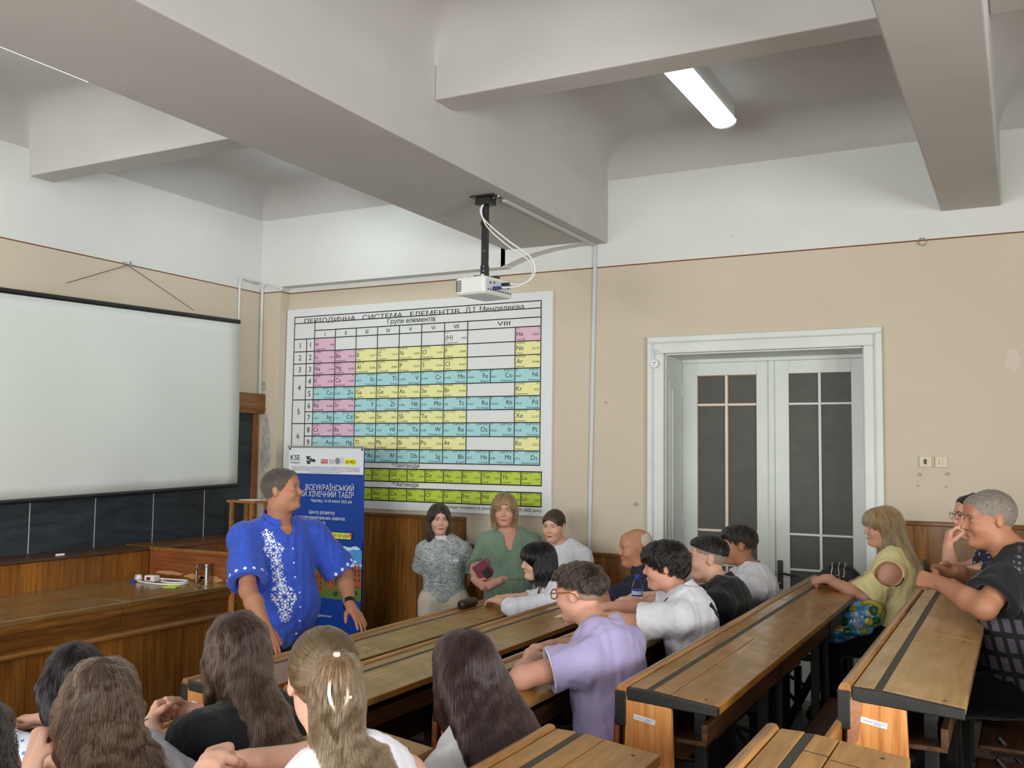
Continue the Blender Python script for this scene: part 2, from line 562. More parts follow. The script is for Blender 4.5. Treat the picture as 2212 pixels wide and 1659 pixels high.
for (xa, xb) in BAYS:
    for j in range(0, len(ylim), 2):
        yy = 6.88 if (xa == XW and ylim[j + 1] == YB) else ylim[j + 1]
        bayfield(xa, xb, ylim[j], yy)
ceil = ce.build('ceiling', M_CEIL, kind=S, smooth=True)
MB().box(XW - .25, XR + .25, YN - .25, YB + .5, ZC, ZC + .1).build('roof_slab', M_CEIL, kind=S)

# wainscot
def wains(nm, x0, x1, h, cap=True):
    t = MB().box(x0, x1, 6.972, YB, 0, h - .03).build(nm, M_CABX, kind=S)
    MB().box(x0 - .002, x1 + .002, 6.958, YB, h - .03, h).build('cap_rail', M_APRON, t, bevel=.006)
    MB().box(x0, x1, 6.955, YB, 0, .1).build('skirting_board', M_APRON, t, bevel=.004)
    return t
wains('trim_1', -6.05, -4.10, 1.405)
wains('trim_2', -4.098, -2.512, 1.183)
wains('trim_3', -.828, XR, 1.522)

# double door
d = thing('door_1', 'white painted double door with dark glazed panes beside the desks', 'door', (-1.667, 7.2, 0))
d['kind'] = S
a = MB()
def archi(x0, x1, zt, xi0, xi1, zi, ya, yb):
    a.box(x0, xi0, ya, yb, 0, zi); a.box(xi1, x1, ya, yb, 0, zi); a.box(x0, x1, ya, yb, zi, zt)
archi(-2.507, -.830, 2.828, -2.465, -.872, 2.786, 6.955, YB)
archi(-2.465, -.872, 2.786, -2.381, -.952, 2.702, 6.968, YB)
archi(-2.470, -.867, 2.791, -2.458, -.879, 2.779, 6.948, YB)
a.build('architrave', M_DOOR, d, bevel=.006)
YL = 7.40
j = MB()
j.box(-2.381, -2.371, YB, 7.45, 0, DZ1); j.box(-.962, -.952, YB, 7.45, 0, DZ1); j.box(-2.381, -.952, YB, 7.45, DZ1 - .012, DZ1)
for (z0, z1) in ((1.1, 2.5), (.15, .95)):
    j.box(-2.374, -2.366, 7.07, 7.34, z0, z1); j.box(-2.370, -2.358, 7.12, 7.29, z0 + .06, z1 - .06)
    j.box(-.967, -.959, 7.07, 7.34, z0, z1)
j.build('jamb', M_DOOR, d, bevel=.004)
MB().box(-2.371, -.962, YL - .02, 7.46, 2.66, DZ1 - .012).build('header', M_DOOR, d, bevel=.004)
M_PANE = flat('dark_curtained_glass', (0.085, 0.083, 0.072, 1), 0.45, 0.05, 25, spec=0.25, coat=0.0, var=0.10, vscale=9)
M_BARE = flat('bare_brown_edge', srgb(150, 104, 66), 0.6)
def leaf(x0, x1, gx0, gx1, gm, bare):
    l = MB()
    zt, zb, gt, gb = 2.660, .055, 2.560, .84
    l.box(x0, gx0, YL, YL + .045, zb, zt); l.box(gx1, x1, YL, YL + .045, zb, zt)
    l.box(gx0, gx1, YL, YL + .045, gt, zt); l.box(gx0, gx1, YL, YL + .045, zb, gb)
    l.box(gx0 + .06, gx1 - .06, YL - .012, YL, .16, .74)
    o = l.build('door_leaf', M_DOOR, d, bevel=.003)
    mu = MB()
    mu.box(gm - .010, gm + .010, YL + .004, YL + .04, gb, gt)
    for z in (2.332, 1.362, 1.102): mu.box(gx0, gx1, YL + .006, YL + .038, z - .008, z + .008)
    mu.build('glazing_bar', M_DOOR, o, bevel=.002)
    MB().box(gx0, gx1, YL + .022, YL + .028, gb, gt).build('pane', M_PANE, o)
    if bare:
        e = MB()
        for (p, q) in ((gx0, gm - .010), (gm + .010, gx1)):
            for (z0, z1) in ((2.340, gt), (1.370, 2.324), (1.110, 1.354), (gb, 1.094)):
                e.box(p, p + .008, YL + .012, YL + .022, z0, z1); e.box(q - .006, q, YL + .012, YL + .022, z0, z1)
                e.box(p, q, YL + .012, YL + .022, z1 - .006, z1); e.box(p, q, YL + .012, YL + .022, z0, z0 + .005)
        e.build('bare_edge', M_BARE, o)
    return o
leaf(-2.370, -1.693, -2.252, -1.789, -2.022, True)
rl = leaf(-1.652, -.963, -1.547, -1.098, -1.323, False)
MB().box(-1.694, -1.650, YL - .022, YL + .01, .055, 2.66).build('meeting_stile', M_DOOR, d, bevel=.006)
h = MB()
h.box(-1.637, -1.598, YL - .012, YL, .955, 1.165)
h.tube([(-1.618, YL - .01, 1.075), (-1.618, YL - .045, 1.075)], .011, 10)
h.tube([(-1.618, YL - .045, 1.075), (-1.56, YL - .05, 1.07), (-1.505, YL - .045, 1.055)], [.010, .009, .007], 10)
h.build('door_handle', M_BLACKM, rl, bevel=.003)
MB().lathe([(.008, 0), (.008, .004)], (-1.618, YL - .012, 1.0), 12, axis=(0, -1, 0)).build('keyhole_plate', M_BRASS, rl)
for z in (1.43, 2.44):
    MB().tube([(-2.368, YL - .012, z - .05), (-2.368, YL - .012, z + .05)], .008, 10).build('hinge', M_DOOR, d)
so = thing('wall_socket', 'round white socket on the upper left corner of the door frame', 'socket', (-2.446, 6.955, 2.624))
MB().lathe([(.033, 0), (.033, .010), (.028, .016)], (-2.446, 6.955, 2.624), 20, axis=(0, -1, 0)).build('socket_body', M_WPLAST, so, smooth=False)
sh_ = MB()
for dx, dz in ((-.009, .006), (.009, .006), (0, -.011), (0, .013)): sh_.lathe([(.004, 0), (.004, .001)], (-2.446 + dx, 6.939, 2.624 + dz), 8, axis=(0, -1, 0))
sh_.build('socket_hole', M_INK, so)
MB().tube([(-2.452, 6.953, 2.655), (-2.455, 6.953, 2.72), (-2.435, 6.953, 2.735), (-2.41, 6.958, 2.712), (-2.385, 6.963, 2.70)], .004, 6).build('cable', M_WPLAST, so)

# light switches
for i, (sx_, lab) in enumerate(((-.572, 'left cream light switch with a dark toggle on the wall right of the door'), (-.476, 'right cream light switch with a cream toggle, beside the dark-toggled one'))):
    t = thing('light_switch', lab, 'switch', (sx_, YB, 1.914), 'light switches right of the door')
    MB().box(sx_ - .038, sx_ + .038, 6.985, YB, 1.878, 1.950).build('switch_plate', flat('cream_plastic', srgb(206, 194, 168), 0.4), t, bevel=.004)
    MB().box(sx_ - .007, sx_ + .007, 6.972, 6.986, 1.898, 1.932).build('toggle', M_EDGE if i == 0 else flat('ivory_toggle', srgb(214, 200, 160), 0.35), t, bevel=.003)
# wall hooks on the painted line
t = thing('wall_hook', 'small wire ring hook on the painted line above the door', 'hook', (-.566, YB, 3.39))
MB().tube([(-.566 + .026 * math.cos(a), 6.985 + .006 * math.sin(3 * a), 3.392 + .024 * math.sin(a)) for a in [k * .36 for k in range(17)]], .003, 6).build('ring', M_STEEL, t)
t = thing('nail_plate', 'small pale nail plate high on the white wall above the door', 'plate', (-1.858, YB, 3.566))
MB().lathe([(.014, 0), (.012, .006), (.006, .014)], (-1.858, YB, 3.566), 12, axis=(0, -1, 0)).build('plate_disc', M_WPLAST, t)

# grey trunking: from the projector plate along the beam, down the wall and along the wainscot
t = thing('cable_trunking', 'pale grey cable trunking running down the wall beside the element chart', 'trunking', (-2.95, 6.98, 1.2))
MB().box(-2.962, -2.936, 6.978, YB - .0005, 1.185, 3.5895).xf(Matrix.Translation((-2.949, 0, 3.59)) @ Matrix.Rotation(math.radians(.85), 4, 'Y') @ Matrix.Translation((2.949, 0, -3.59))).build('upright_run', M_GPLAST, t, bevel=.002)
MB().box(-4.09, -2.97, 6.955, 6.975, 1.184, 1.208).build('wainscot_run', M_GPLAST, t, bevel=.002)
MB().box(-2.968, -2.942, 5.47, YB - .0005, 3.574, 3.5895).build('beam_run', M_GPLAST, t, bevel=.002)

# thin pipes in the corner near the painted line
t = thing('conduit_pipe', 'white bent pipe in the corner above the screen', 'pipe', (XW, 6.6, 3.45))
MB().tube([(-6.285, 6.583, 2.45), (-6.285, 6.583, 3.44), (-6.283, 6.588, 3.49), (-6.28, 6.615, 3.508), (-6.28, 6.70, 3.500), (-6.275, 6.83, 3.490)], .011, 8).build('bent_pipe', M_DOOR, t, smooth=True)
MB().tube([(-6.28, 6.872, 2.2), (-6.276, 6.866, 3.42), (-6.25, 6.862, 3.475), (-6.2, 6.862, 3.48), (-6.12, 6.862, 3.455), (-6.02, 6.862, 3.425)], .009, 8).build('thin_cable', M_DOOR, t, smooth=True)
MB().tube([(-6.262, 6.866, 2.3), (-6.262, 6.866, 3.45)], .006, 6).build('riser', M_DOOR, t)

# ceiling lamps
m, nt, p = new_mat('lamp_diffuser')
p.inputs['Base Color'].default_value = (.9, .95, .95, 1)
p.inputs['Emission Color'].default_value = (.86, .97, 1.0, 1)
p.inputs['Emission Strength'].default_value = 2.2
M_LAMP = m
M_LAMP_BOOST = m.copy(); M_LAMP_BOOST.name = 'lamp_diffuser_boosted'
M_LAMP_BOOST.node_tree.nodes['Principled BSDF'].inputs['Emission Strength'].default_value = 7.5  # emission raised on the two left lamps to brighten the left wall
def lamp(cx, y0, y1, lab, z=4.17, mat=None):
    t = thing('ceiling_lamp', lab, 'lamp', (cx, (y0 + y1) / 2, z), 'fluorescent ceiling lamps')
    hw = .083
    prof = [(-hw, .05)] + [(hw * -math.cos(a), .045 - .045 * math.sin(a)) for a in [k * math.pi / 10 for k in range(11)]] + [(hw, .05)]
    n = MB().prism([(cx + p_[0], z + p_[1]) for p_ in prof], 1, y0 + .02, y1 - .02)
    n.build('diffuser', mat or M_LAMP, t)
    MB().prism([(cx + p_[0] * 1.03, z + p_[1] - .001) for p_ in prof], 1, y0, y0 + .025).build('end_cap', M_WPLAST, t)
    MB().prism([(cx + p_[0] * 1.03, z + p_[1] - .001) for p_ in prof], 1, y1 - .025, y1).build('end_cap', M_WPLAST, t)
    MB().box(cx - .07, cx + .07, y0 + .01, y1 - .01, z + .05, ZT + .002).build('base_plate', M_WPLAST, t)
    return t
lamp(-1.755, 5.15, 6.42, 'lit fluorescent lamp on the ceiling above the door side of the room')
lamp(-4.95, 5.22, 6.50, 'lit fluorescent lamp half hidden behind the wide beam nearest the chart', mat=M_LAMP_BOOST)
lamp(-4.97, 2.66, 3.93, 'lit fluorescent lamp cut by the upper left edge of the picture', mat=M_LAMP_BOOST)
# ------------------------------------------------------------------ element chart on the wall behind the speakers
t = thing('element_chart', 'large white periodic table chart with coloured cells on the back wall', 'chart', (-4.672, 6.98, 1.438))
MB().box(-6.046, -3.306, 6.962, YB - .0005, 1.438, 3.244).build('chart_board', flat('chart_white', (0.74, 0.75, 0.75, 1), 0.4, coat=0.1), t, bevel=.004)
YC = 6.9605
CX = [-5.951, -5.803, -5.713, -5.475, -5.243, -5.011, -4.780, -4.549, -4.318, -4.091, -3.868, -3.640, -3.408]
RZ = [2.962, 2.845, 2.733, 2.625, 2.513, 2.401, 2.291, 2.184, 2.070, 1.957, 1.843]
g, ink = MB(), MB()
def cq(x0, x1, z0, z1, mi, y=YC): g.quad((x0, y, z0), (x1, y, z0), (x1, y, z1), (x0, y, z1), mi)
LWD = .0042
def hl(x0, x1, z, w=LWD): cq(x0 - w, x1 + w, z - w, z + w, 4, YC - .0006)
def vl(x, z0, z1, w=LWD): cq(x - w, x + w, z0 - w, z1 + w, 4, YC - .0007)
def ct(s, size, x, z, al='LEFT', width=None, bold=0.0, res=2): text(ink, s, size, (x, YC - .0011, z), (1, 0, 0), (0, 0, 1), al, 0, width, bold, res)
EL = {0: 'H 1,008 Гідроген 1 1s¹ s1|(H) 1,008 Гідроген 1 1s¹ w7|He 4,0026 Гелій 2 1s² s10',
 1: 'Li 6,941 Літій 3 [He]2s¹ s1|Be 9,0122 Берилій 4 [He]2s² s2|B 10,811 Бор 5 [He]2s²2p¹ p3|C 12,011 Карбон 6 [He]2s²2p² p4|N 14,007 Нітроген 7 [He]2s²2p³ p5|O 15,999 Оксиген 8 [He]2s²2p⁴ p6|F 18,998 Флуор 9 [He]2s²2p⁵ p7|Ne 20,179 Неон 10 [He]2s²2p⁶ p10',
 2: 'Na 22,99 Натрій 11 [Ne]3s¹ s1|Mg 24,305 Магній 12 [Ne]3s² s2|Al 26,982 Алюміній 13 [Ne]3s²3p¹ p3|Si 28,086 Силіцій 14 [Ne]3s²3p² p4|P 30,974 Фосфор 15 [Ne]3s²3p³ p5|S 32,066 Сульфур 16 [Ne]3s²3p⁴ p6|Cl 35,453 Хлор 17 [Ne]3s²3p⁵ p7|Ar 39,948 Аргон 18 [Ne]3s²3p6 p10',
 3: 'K 39,098 Калій 19 [Ar]4s¹ s1|Ca 40,08 Кальцій 20 [Ar]4s² s2|Sc 44,956 Скандій 21 [Ar]3d¹4s² d3|Ti 47,87 Титан 22 [Ar]3d²4s² d4|V 50,942 Ванадій 23 [Ar]3d³4s² d5|Cr 51,996 Хром 24 [Ar]3d⁵4s¹ d6|Mn 54,938 Манган 25 [Ar]3d⁵4s² d7|Fe 55,845 Ферум 26 [Ar]3d⁶4s² d8|Co 58,93 Кобальт 27 [Ar]3d⁷4s² d9|Ni 58,69 Нікель 28 [Ar]3d⁸4s² d10',
 4: 'Cu 63,546 Купрум 29 [Ar]3d¹⁰4s¹ d1|Zn 65,409 Цинк 30 [Ar]3d¹⁰4s² d2|Ga 69,72 Галій 31 [Ar]4s²4p¹ p3|Ge 72,64 Германій 32 [Ar]4s²4p² p4|As 74,922 Арсен 33 [Ar]4s²4p³ p5|Se 78,96 Селен 34 [Ar]4s²4p⁴ p6|Br 79,904 Бром 35 [Ar]4s²4p⁵ p7|Kr 83,8 Криптон 36 [Ar]4s²4p⁶ p10',
 5: 'Rb 85,468 Рубідій 37 [Kr]5s¹ s1|Sr 87,62 Стронцій 38 [Kr]5s² s2|Y 88,906 Ітрій 39 [Kr]4d¹5s² d3|Zr 91,22 Цирконій 40 [Kr]4d²5s² d4|Nb 92,906 Ніобій 41 [Kr]4d⁴5s¹ d5|Mo 95,94 Молібден 42 [Kr]4d⁵5s¹ d6|Tc [98] Технецій 43 [Kr]4d⁵5s² d7|Ru 101,07 Рутеній 44 [Kr]4d⁷5s¹ d8|Rh 102,905 Родій 45 [Kr]4d⁸5s¹ d9|Pd 106,42 Паладій 46 [Kr]4d¹⁰ d10',
 6: 'Ag 107,87 Аргентум 47 [Kr]4d¹⁰5s¹ d1|Cd 112,41 Кадмій 48 [Kr]4d¹⁰5s² d2|In 114,82 Індій 49 [Kr]4d¹⁰5s²5p¹ p3|Sn 118,71 Станум 50 [Kr]4d¹⁰5s²5p² p4|Sb 121,76 Стибій 51 [Kr]4d¹⁰5s²5p³ p5|Te 127,60 Телур 52 [Kr]4d¹⁰5s²5p⁴ p6|I 126,90 Іод 53 [Kr]4d¹⁰5s²5p⁵ p7|Xe 131,29 Ксенон 54 [Kr]4d¹⁰5s²5p⁶ p10',
 7: 'Cs 132,91 Цезій 55 [Xe]6s¹ s1|Ba 137,33 Барій 56 [Xe]6s² s2|*La 138,91 Лантан 57 [Xe]5d¹6s² d3|Hf 178,49 Гафній 72 [Xe]4f¹⁴5d²6s² d4|Ta 180,95 Тантал 73 [Xe]4f¹⁴5d³6s² d5|W 183,84 Вольфрам 74 [Xe]4f¹⁴5d⁴6s² d6|Re 186,21 Реній 75 [Xe]4f¹⁴5d⁵6s² d7|Os 190,23 Осмій 76 [Xe]4f¹⁴5d⁶6s² d8|Ir 192,22 Іридій 77 [Xe]4f¹⁴5d⁷6s² d9|Pt 195,08 Платина 78 [Xe]4f¹⁴5d⁹6s¹ d10',
 8: 'Au 196,97 Аурум 79 [Xe]4f¹⁴5d¹⁰6s¹ d1|Hg 200,59 Меркурій 80 [Xe]4f¹⁴5d¹⁰6s² d2|Tl 204,38 Талій 81 [Xe]4f¹⁴5d¹⁰6s²6p¹ p3|Pb 207,2 Плюмбум 82 [Xe]4f¹⁴5d¹⁰6s²6p² p4|Bi 208,98 Бісмут 83 [Xe]4f¹⁴5d¹⁰6s²6p³ p5|Po [209] Полоній 84 [Xe]4f¹⁴5d¹⁰6s²6p⁴ p6|At [210] Астат 85 [Xe]4f¹⁴5d¹⁰6s²6p⁵ p7|Rn [222] Радон 86 [Xe]4f¹⁴5d¹⁰6s²6p⁶ p10',
 9: 'Fr [223] Францій 87 [Rn]7s¹ s1|Ra [226] Радій 88 [Rn]7s² s2|**Ac [227] Актиній 89 [Rn]6d¹7s² d3|Rf [261] Резерфордій 104 [Rn]5f¹⁴6d²7s² d4|Db [262] Дубній 105 [Rn]5f¹⁴6d³7s² d5|Sg [266] Сиборгій 106 [Rn]5f¹⁴6d⁴7s² d6|Bh [264] Борій 107 [Rn]5f¹⁴6d⁵7s² d7|Hs [277] Гасій 108 [Rn]5f¹⁴6d⁶7s² d8|Mt [268] Майтнерій 109 [Rn]5f¹⁴6d⁷7s² d9|Ds [271] Дармштадтій 110 [Rn]5f¹⁴6d⁸7s² d10'}
CI = {'s': 0, 'p': 1, 'd': 2, 'w': 5}
for r, row in EL.items():
    z1, z0 = RZ[r], RZ[r + 1]
    hh = z1 - z0
    for c in row.split('|'):
        sy, ma, na, nu, cf, code = c.split(' ')
        k, col = code[0], int(code[1:])
        x0, x1 = CX[col + 1], CX[col + 2]
        cq(x0, x1, z0, z1, CI[k])
        zs, zm, zn, zc = z0 + hh * .38, z0 + hh * .38, z0 + hh * .08, z1 - hh * .17
        cw = .085 if len(cf) < 11 else .115
        if k == 'd':
            ct(sy, .056, x1 - .022, zs - .002, 'RIGHT', bold=.024, res=3)
            ct(ma, .023, x0 + .008, zm, 'LEFT'); ct(na, .021, x1 - .015, zn, 'RIGHT', min(.15, .0155 * len(na)), .004)
            ct(nu, .021, x0 + .008, zc, 'LEFT'); ct(cf, .021, x1 - .014, zc, 'RIGHT', min(cw, .011 * len(cf)))
        else:
            ct(sy, .056, x0 + .012, zs - .002, 'LEFT', bold=.024, res=3)
            ct(ma, .024, x1 - .014, zm, 'RIGHT'); ct(na, .021, x0 + .01, zn, 'LEFT', min(.15, .0155 * len(na)), .004)
            ct(nu, .021, x1 - .016, zc, 'RIGHT'); ct(cf, .021, x0 + .01, zc, 'LEFT', min(cw, .011 * len(cf)))
# grid
zt, za, zb = 3.168, 3.109, 3.035
hl(CX[0], CX[12], zt); hl(CX[0], CX[12], za); hl(CX[2], CX[12], zb); hl(CX[0], CX[2], RZ[0]); hl(CX[2], CX[12], RZ[0])
hl(CX[0], CX[12], RZ[10])
for i in range(1, 10): hl(CX[1], CX[12], RZ[i])
for i in (1, 2, 3, 5, 7, 9): hl(CX[0], CX[1], RZ[i])
vl(CX[0], RZ[10], zt); vl(CX[12], RZ[10], zt); vl(CX[1], RZ[10], RZ[0]); vl(CX[2], RZ[10], za)
for i in range(3, 10): vl(CX[i], RZ[10], zb)
vl(CX[11], RZ[10], RZ[0])
for r in (3, 5, 7, 9): vl(CX[10], RZ[r + 1], RZ[r])
ct('ПЕРІОДИЧНА   СИСТЕМА   ЕЛЕМЕНТІВ', .060, -5.835, 3.104, width=1.66)
ct('Д.І. Менделеєва', .060, -3.565, 3.108, 'RIGHT', width=.55)
ct('Групи елементів', .062, -4.66, 3.054, 'CENTER', bold=.004)
for i, s in enumerate(('I', 'II', 'III', 'IV', 'V', 'VI', 'VII')): ct(s, .05, (CX[i + 2] + CX[i + 3]) / 2, 2.980, 'CENTER')
ct('VIII', .05, (CX[9] + CX[12]) / 2, 2.982, 'CENTER', width=.12)
for s, a, b in (('1', 0, 1), ('2', 1, 2), ('3', 2, 3), ('4', 3, 5), ('5', 5, 7), ('6', 7, 9), ('7', 9, 10)):
    ct(s, .072, (CX[0] + CX[1]) / 2, (RZ[a] + RZ[b]) / 2 - .024, 'CENTER', bold=.014)
for i in range(10): ct(str(i + 1), .072, (CX[1] + CX[2]) / 2, (RZ[i] + RZ[i + 1]) / 2 - .024, 'CENTER')
LA = 'Ce 58 140,12 Церій|Pr 59 140,91 Празеодим|Nd 60 144,24 Неодим|Pm 61 [145] Прометій|Sm 62 150,36 Самарій|Eu 63 151,96 Європій|Gd 64 157,25 Гадоліній|Tb 65 158,93 Тербій|Dy 66 162,50 Диспрозій|Ho 67 164,93 Гольмій|Er 68 167,26 Ербій|Tm 69 168,93 Тулій|Yb 70 173,04 Ітербій|Lu 71 174,97 Лютецій'
AC = 'Th 90 232,04 Торій|Pa 91 231,04 Протактиній|U 92 238,03 Уран|Np 93 [237] Нептуній|Pu 94 [244] Плутоній|Am 95 [243] Америцій|Cm 96 [247] Кюрій|Bk 97 [247] Берклій|Cf 98 [251] Каліфорній|Es 99 [252] Ейнштейній|Fm 100 [257] Фермій|Md 101 [258] Менделєвій|No 102 [259] Нобелій|Lo 103 [260] Лоуренсій'
for row, z1, z0 in ((LA, 1.790, 1.681), (AC, 1.624, 1.515)):
    x = -5.951
    wv = (5.951 - 3.392) / 14
    for i, c in enumerate(row.split('|')):
        sy, nu, ma, na = c.split(' ')
        a, b = x + i * wv, x + (i + 1) * wv
        cq(a, b, z0, z1, 3)
        ct(sy, .05, a + .012, z0 + .045, 'LEFT', bold=.024, res=3); ct(ma, .021, b - .010, z0 + .042, 'RIGHT')
        ct(na, .018, a + .012, z0 + .012, 'LEFT', min(.13, .011 * len(na)), .004)
        ct('[Xe]4f⁷6s²' if z1 > 1.7 else '[Rn]5f⁷7s²', .02, a + .010, z1 - .020, 'LEFT', .095); ct(nu, .02, b - .012, z1 - .020, 'RIGHT')
        vl(a, z0, z1)
    vl(-3.392, z0, z1); hl(-5.951, -3.392, z0, .005); hl(-5.951, -3.392, z1, .005)
ct('*Лантаніди', .054, -4.69, 1.803, 'CENTER'); ct('**Актиніди', .054, -4.69, 1.640, 'CENTER')
ct('Таблиця складена за даними IUPAC на 14.01.2005 року', .034, -3.386, 1.474, 'RIGHT', width=.92)
CM = [flat('chart_pink', srgb(222, 182, 204), .5), flat('chart_yellow', srgb(234, 232, 164), .5), flat('chart_blue', srgb(166, 214, 218), .5), flat('chart_green', srgb(184, 206, 64), .5), M_INK, flat('chart_cell_white', (0.76, 0.77, 0.78, 1), .5)]
g.build('printed_grid', CM, t)
ink.build('lettering', M_INK, t)

# ------------------------------------------------------------------ roll-up banner behind the speaker
YBn = 6.40
bx0, bw, bt = -5.492, .782, 1.974
t = thing('rollup_banner', 'blue roll-up banner with white header, standing behind the man in blue', 'banner', (bx0 + bw / 2, YBn, 0))
BM = [flat('banner_blue', srgb(18, 62, 150), .38, coat=.1), flat('banner_white', (0.70, 0.71, 0.76, 1), .4), flat('banner_yellow', srgb(232, 222, 40), .45), flat('banner_sky', srgb(78, 150, 222), .4), flat('banner_cloud', srgb(205, 222, 240), .4),
      flat('banner_brick', srgb(158, 84, 52), .5), flat('banner_brick_dark', srgb(96, 52, 38), .5), flat('banner_tree', srgb(38, 70, 34), .5), flat('banner_tree_light', srgb(86, 116, 48), .5), flat('banner_red', srgb(200, 40, 40), .5), M_INK, flat('banner_deep_blue', srgb(14, 48, 130), .38), flat('banner_grey', srgb(130, 130, 140), .5)]
sh_ = MB()
nz = 30
for i in range(nz):                                              # slightly bowed sheet
    a, b = i / nz, (i + 1) / nz
    f = lambda s_: YBn + .012 * math.sin(math.pi * s_)
    sh_.add([(bx0, f(a), .06 + (bt - .06) * a), (bx0 + bw, f(a), .06 + (bt - .06) * a), (bx0 + bw, f(b), .06 + (bt - .06) * b), (bx0, f(b), .06 + (bt - .06) * b)], [(0, 1, 2, 3)], 0)
sh_.build('sheet', BM[0], t)
YP = YBn - .006
pr_ = MB()
def bq(u0, u1, v0, v1, mi, dy=0.0): pr_.quad((bx0 + bw * u0, YP - dy, bt - v1), (bx0 + bw * u1, YP - dy, bt - v1), (bx0 + bw * u1, YP - dy, bt - v0), (bx0 + bw * u0, YP - dy, bt - v0), mi)
def bpoly(pts, mi, dy=0.0):
    pr_.add([(bx0 + bw * u, YP - dy, bt - v) for u, v in pts], [tuple(range(len(pts)))], mi)
bq(.004, .996, .002, .225, 1)
for i in range(14):                                              # deep blue to light sky
    v = .80 + i * .028
    pass
bq(0, 1, .76, 1.235, 3, .0004)
bq(0, 1, .76, .83, 0, .0006)
rb = random.Random(3)
for (cu, cv, sc_) in ((.62, .84, 1.0), (.80, .825, 1.1), (.90, .815, .8), (.74, .93, 1.3), (.86, .925, .9), (.45, .9, 1.2), (.92, .955, 1.0)):
    for k in range(7):
        u, v, r = cu + rb.uniform(-.06, .06) * sc_, cv + rb.uniform(-.008, .008), rb.uniform(.010, .022) * sc_
        bpoly([(u + r * 1.6 * math.cos(a * math.pi / 5) / bw, v + r * .55 * math.sin(a * math.pi / 5)) for a in range(10)][::-1], 4, .0008 + k * .00002)
bpoly([(0, 1.235), (0, .985), (.2, .975), (.4, .992), (.7, .985), (.88, .970), (1, .982), (1, 1.235)][::-1][::-1], 0, .0010)
bq(0, 1, 1.0, 1.235, 8, .0012)
for k in range(46):
    u, v, r = rb.uniform(0, 1), rb.uniform(1.0, 1.2), rb.uniform(.012, .03)
    bpoly([(u + r * math.cos(a * math.pi / 4) / bw * (.8 + .4 * rb.random()), v + r * math.sin(a * math.pi / 4)) for a in range(8)], 7 if k % 3 else 8, .0014 + k * .00001)
def castle(u0, u1, v0, v1):
    bq(u0, u1, v0, v1, 5, .0024)
    n = max(2, int((u1 - u0) / .045))
    for i in range(n):
        c = u0 + (i + .5) * (u1 - u0) / n
        for k in range(max(1, int((v1 - v0) / .045))):
            bq(c - .010, c + .010, v0 + .016 + k * .045, v0 + .042 + k * .045, 6, .0028)
        bpoly([(c - .02, v0), (c + .02, v0), (c, v0 - .025)][::-1], 5, .0026)
castle(.55, .66, .985, 1.16); castle(.60, .63, .945, .99)
castle(.72, .83, 1.03, 1.17); castle(.79, 1.0, .995, 1.12); castle(.90, .985, .965, 1.0); castle(.30, .5, 1.04, 1.2); castle(.08, .26, 1.0, 1.2)
bq(.68, 1.0, 1.12, 1.128, 6, .003)
bq(0, 1, 1.235, bt - .06, 0, .0004)
bq(.40, .855, .700, .748, 2, .001)
bpoly([(.855, .69), (.875, .715), (.86, .74), (.845, .715)][::-1], 9, .0012)
# logos
bq(.885 - .13, .90, .098, .146, 2, .001)
bq(.44, .53, .105, .140, 9, .001)
for i in range(4): bq(.24 + (i % 2) * .01, .30 + (i % 3) * .02, .082 + i * .018, .092 + i * .018, 10, .001)
for (u, v) in ((.25, .09), (.29, .10), (.325, .105), (.335, .112), (.26, .128)): bq(u, u + .03, v, v + .016, 10, .0012)
bpoly([(.66 + .035 * math.cos(a * math.pi / 5), .118 + .028 * math.sin(a * math.pi / 5)) for a in range(10)][::-1], 12, .001)
for k in range(4):
    bq(.545, .62, .106 + k * .010, .110 + k * .010, 12, .001); bq(.70, .745 - .01 * (k % 2), .094 + k * .014, .098 + k * .014, 12, .001)
pr_.build('printed_picture', BM, t)
bl = MB()
def btx(s, size, u, v, al='RIGHT', mi=1, width=None, bold=0.0, shear=0.0): text(bl, s, size, (bx0 + bw * u, YP - .004, bt - v), (1, 0, 0), (0, 0, 1), al, mi, width and width * bw, bold, 2, shear)
btx('KSE', .062, .03, .115, 'LEFT', 10, .125, .004); btx('Foundation', .024, .03, .143, 'LEFT', 10, .13, .01)
btx('FNI', .032, .485, .132, 'CENTER', 1, .07, .02); btx('DA VINCI', .038, .828, .136, 'CENTER', 10, .12, .006)
for k, s in enumerate(('Проект реалізується ГО «Центр дослідження інновацій», напрям розвитку навичок', 'Чернівецького національного університету імені Юрія Федьковича за підтримки фонду', 'за фінансування ELEKS та за сприяння фонду розвитку освіти та науки України', 'спільними зусиллями учнів та вчителів')):
    btx(s, .014, .5, .175 + k * .014, 'CENTER', 12, .9 if k < 3 else .42)
btx('ВСЕУКРАЇНСЬКИЙ', .064, .883, .360, bold=.018, width=.636); btx('ЛІТНІЙ ХІМІЧНИЙ ТАБІР', .064, .883, .415, bold=.018, width=.87)
btx('Чернівці, 14-18 липня 2025 рік', .035, .865, .458, bold=.008, width=.545)
btx('Центр розвитку', .042, .645, .556, bold=.006, width=.345); btx('експериментальних навичок', .042, .78, .600, bold=.006, width=.62); btx('учнів', .042, .52, .640, bold=.006, width=.115)
btx('ТИ = КАТАЛІЗАТОР ІДЕЙ!', .034, .845, .735, mi=0, width=.44, bold=.01, shear=.15)
btx('innovation@gmail.com', .030, .63, 1.385, bold=.004, width=.36)
bl.build('lettering', BM, t)
MB().box(bx0 - .01, bx0 + bw + .01, YBn - .012, YBn + .012, bt - .012, bt + .004).build('top_rail', M_STEEL, t, bevel=.003)
MB().box(bx0 - .02, bx0 + bw + .02, YBn - .05, YBn + .06, 0, .085).build('cassette', M_STEEL, t, bevel=.012)
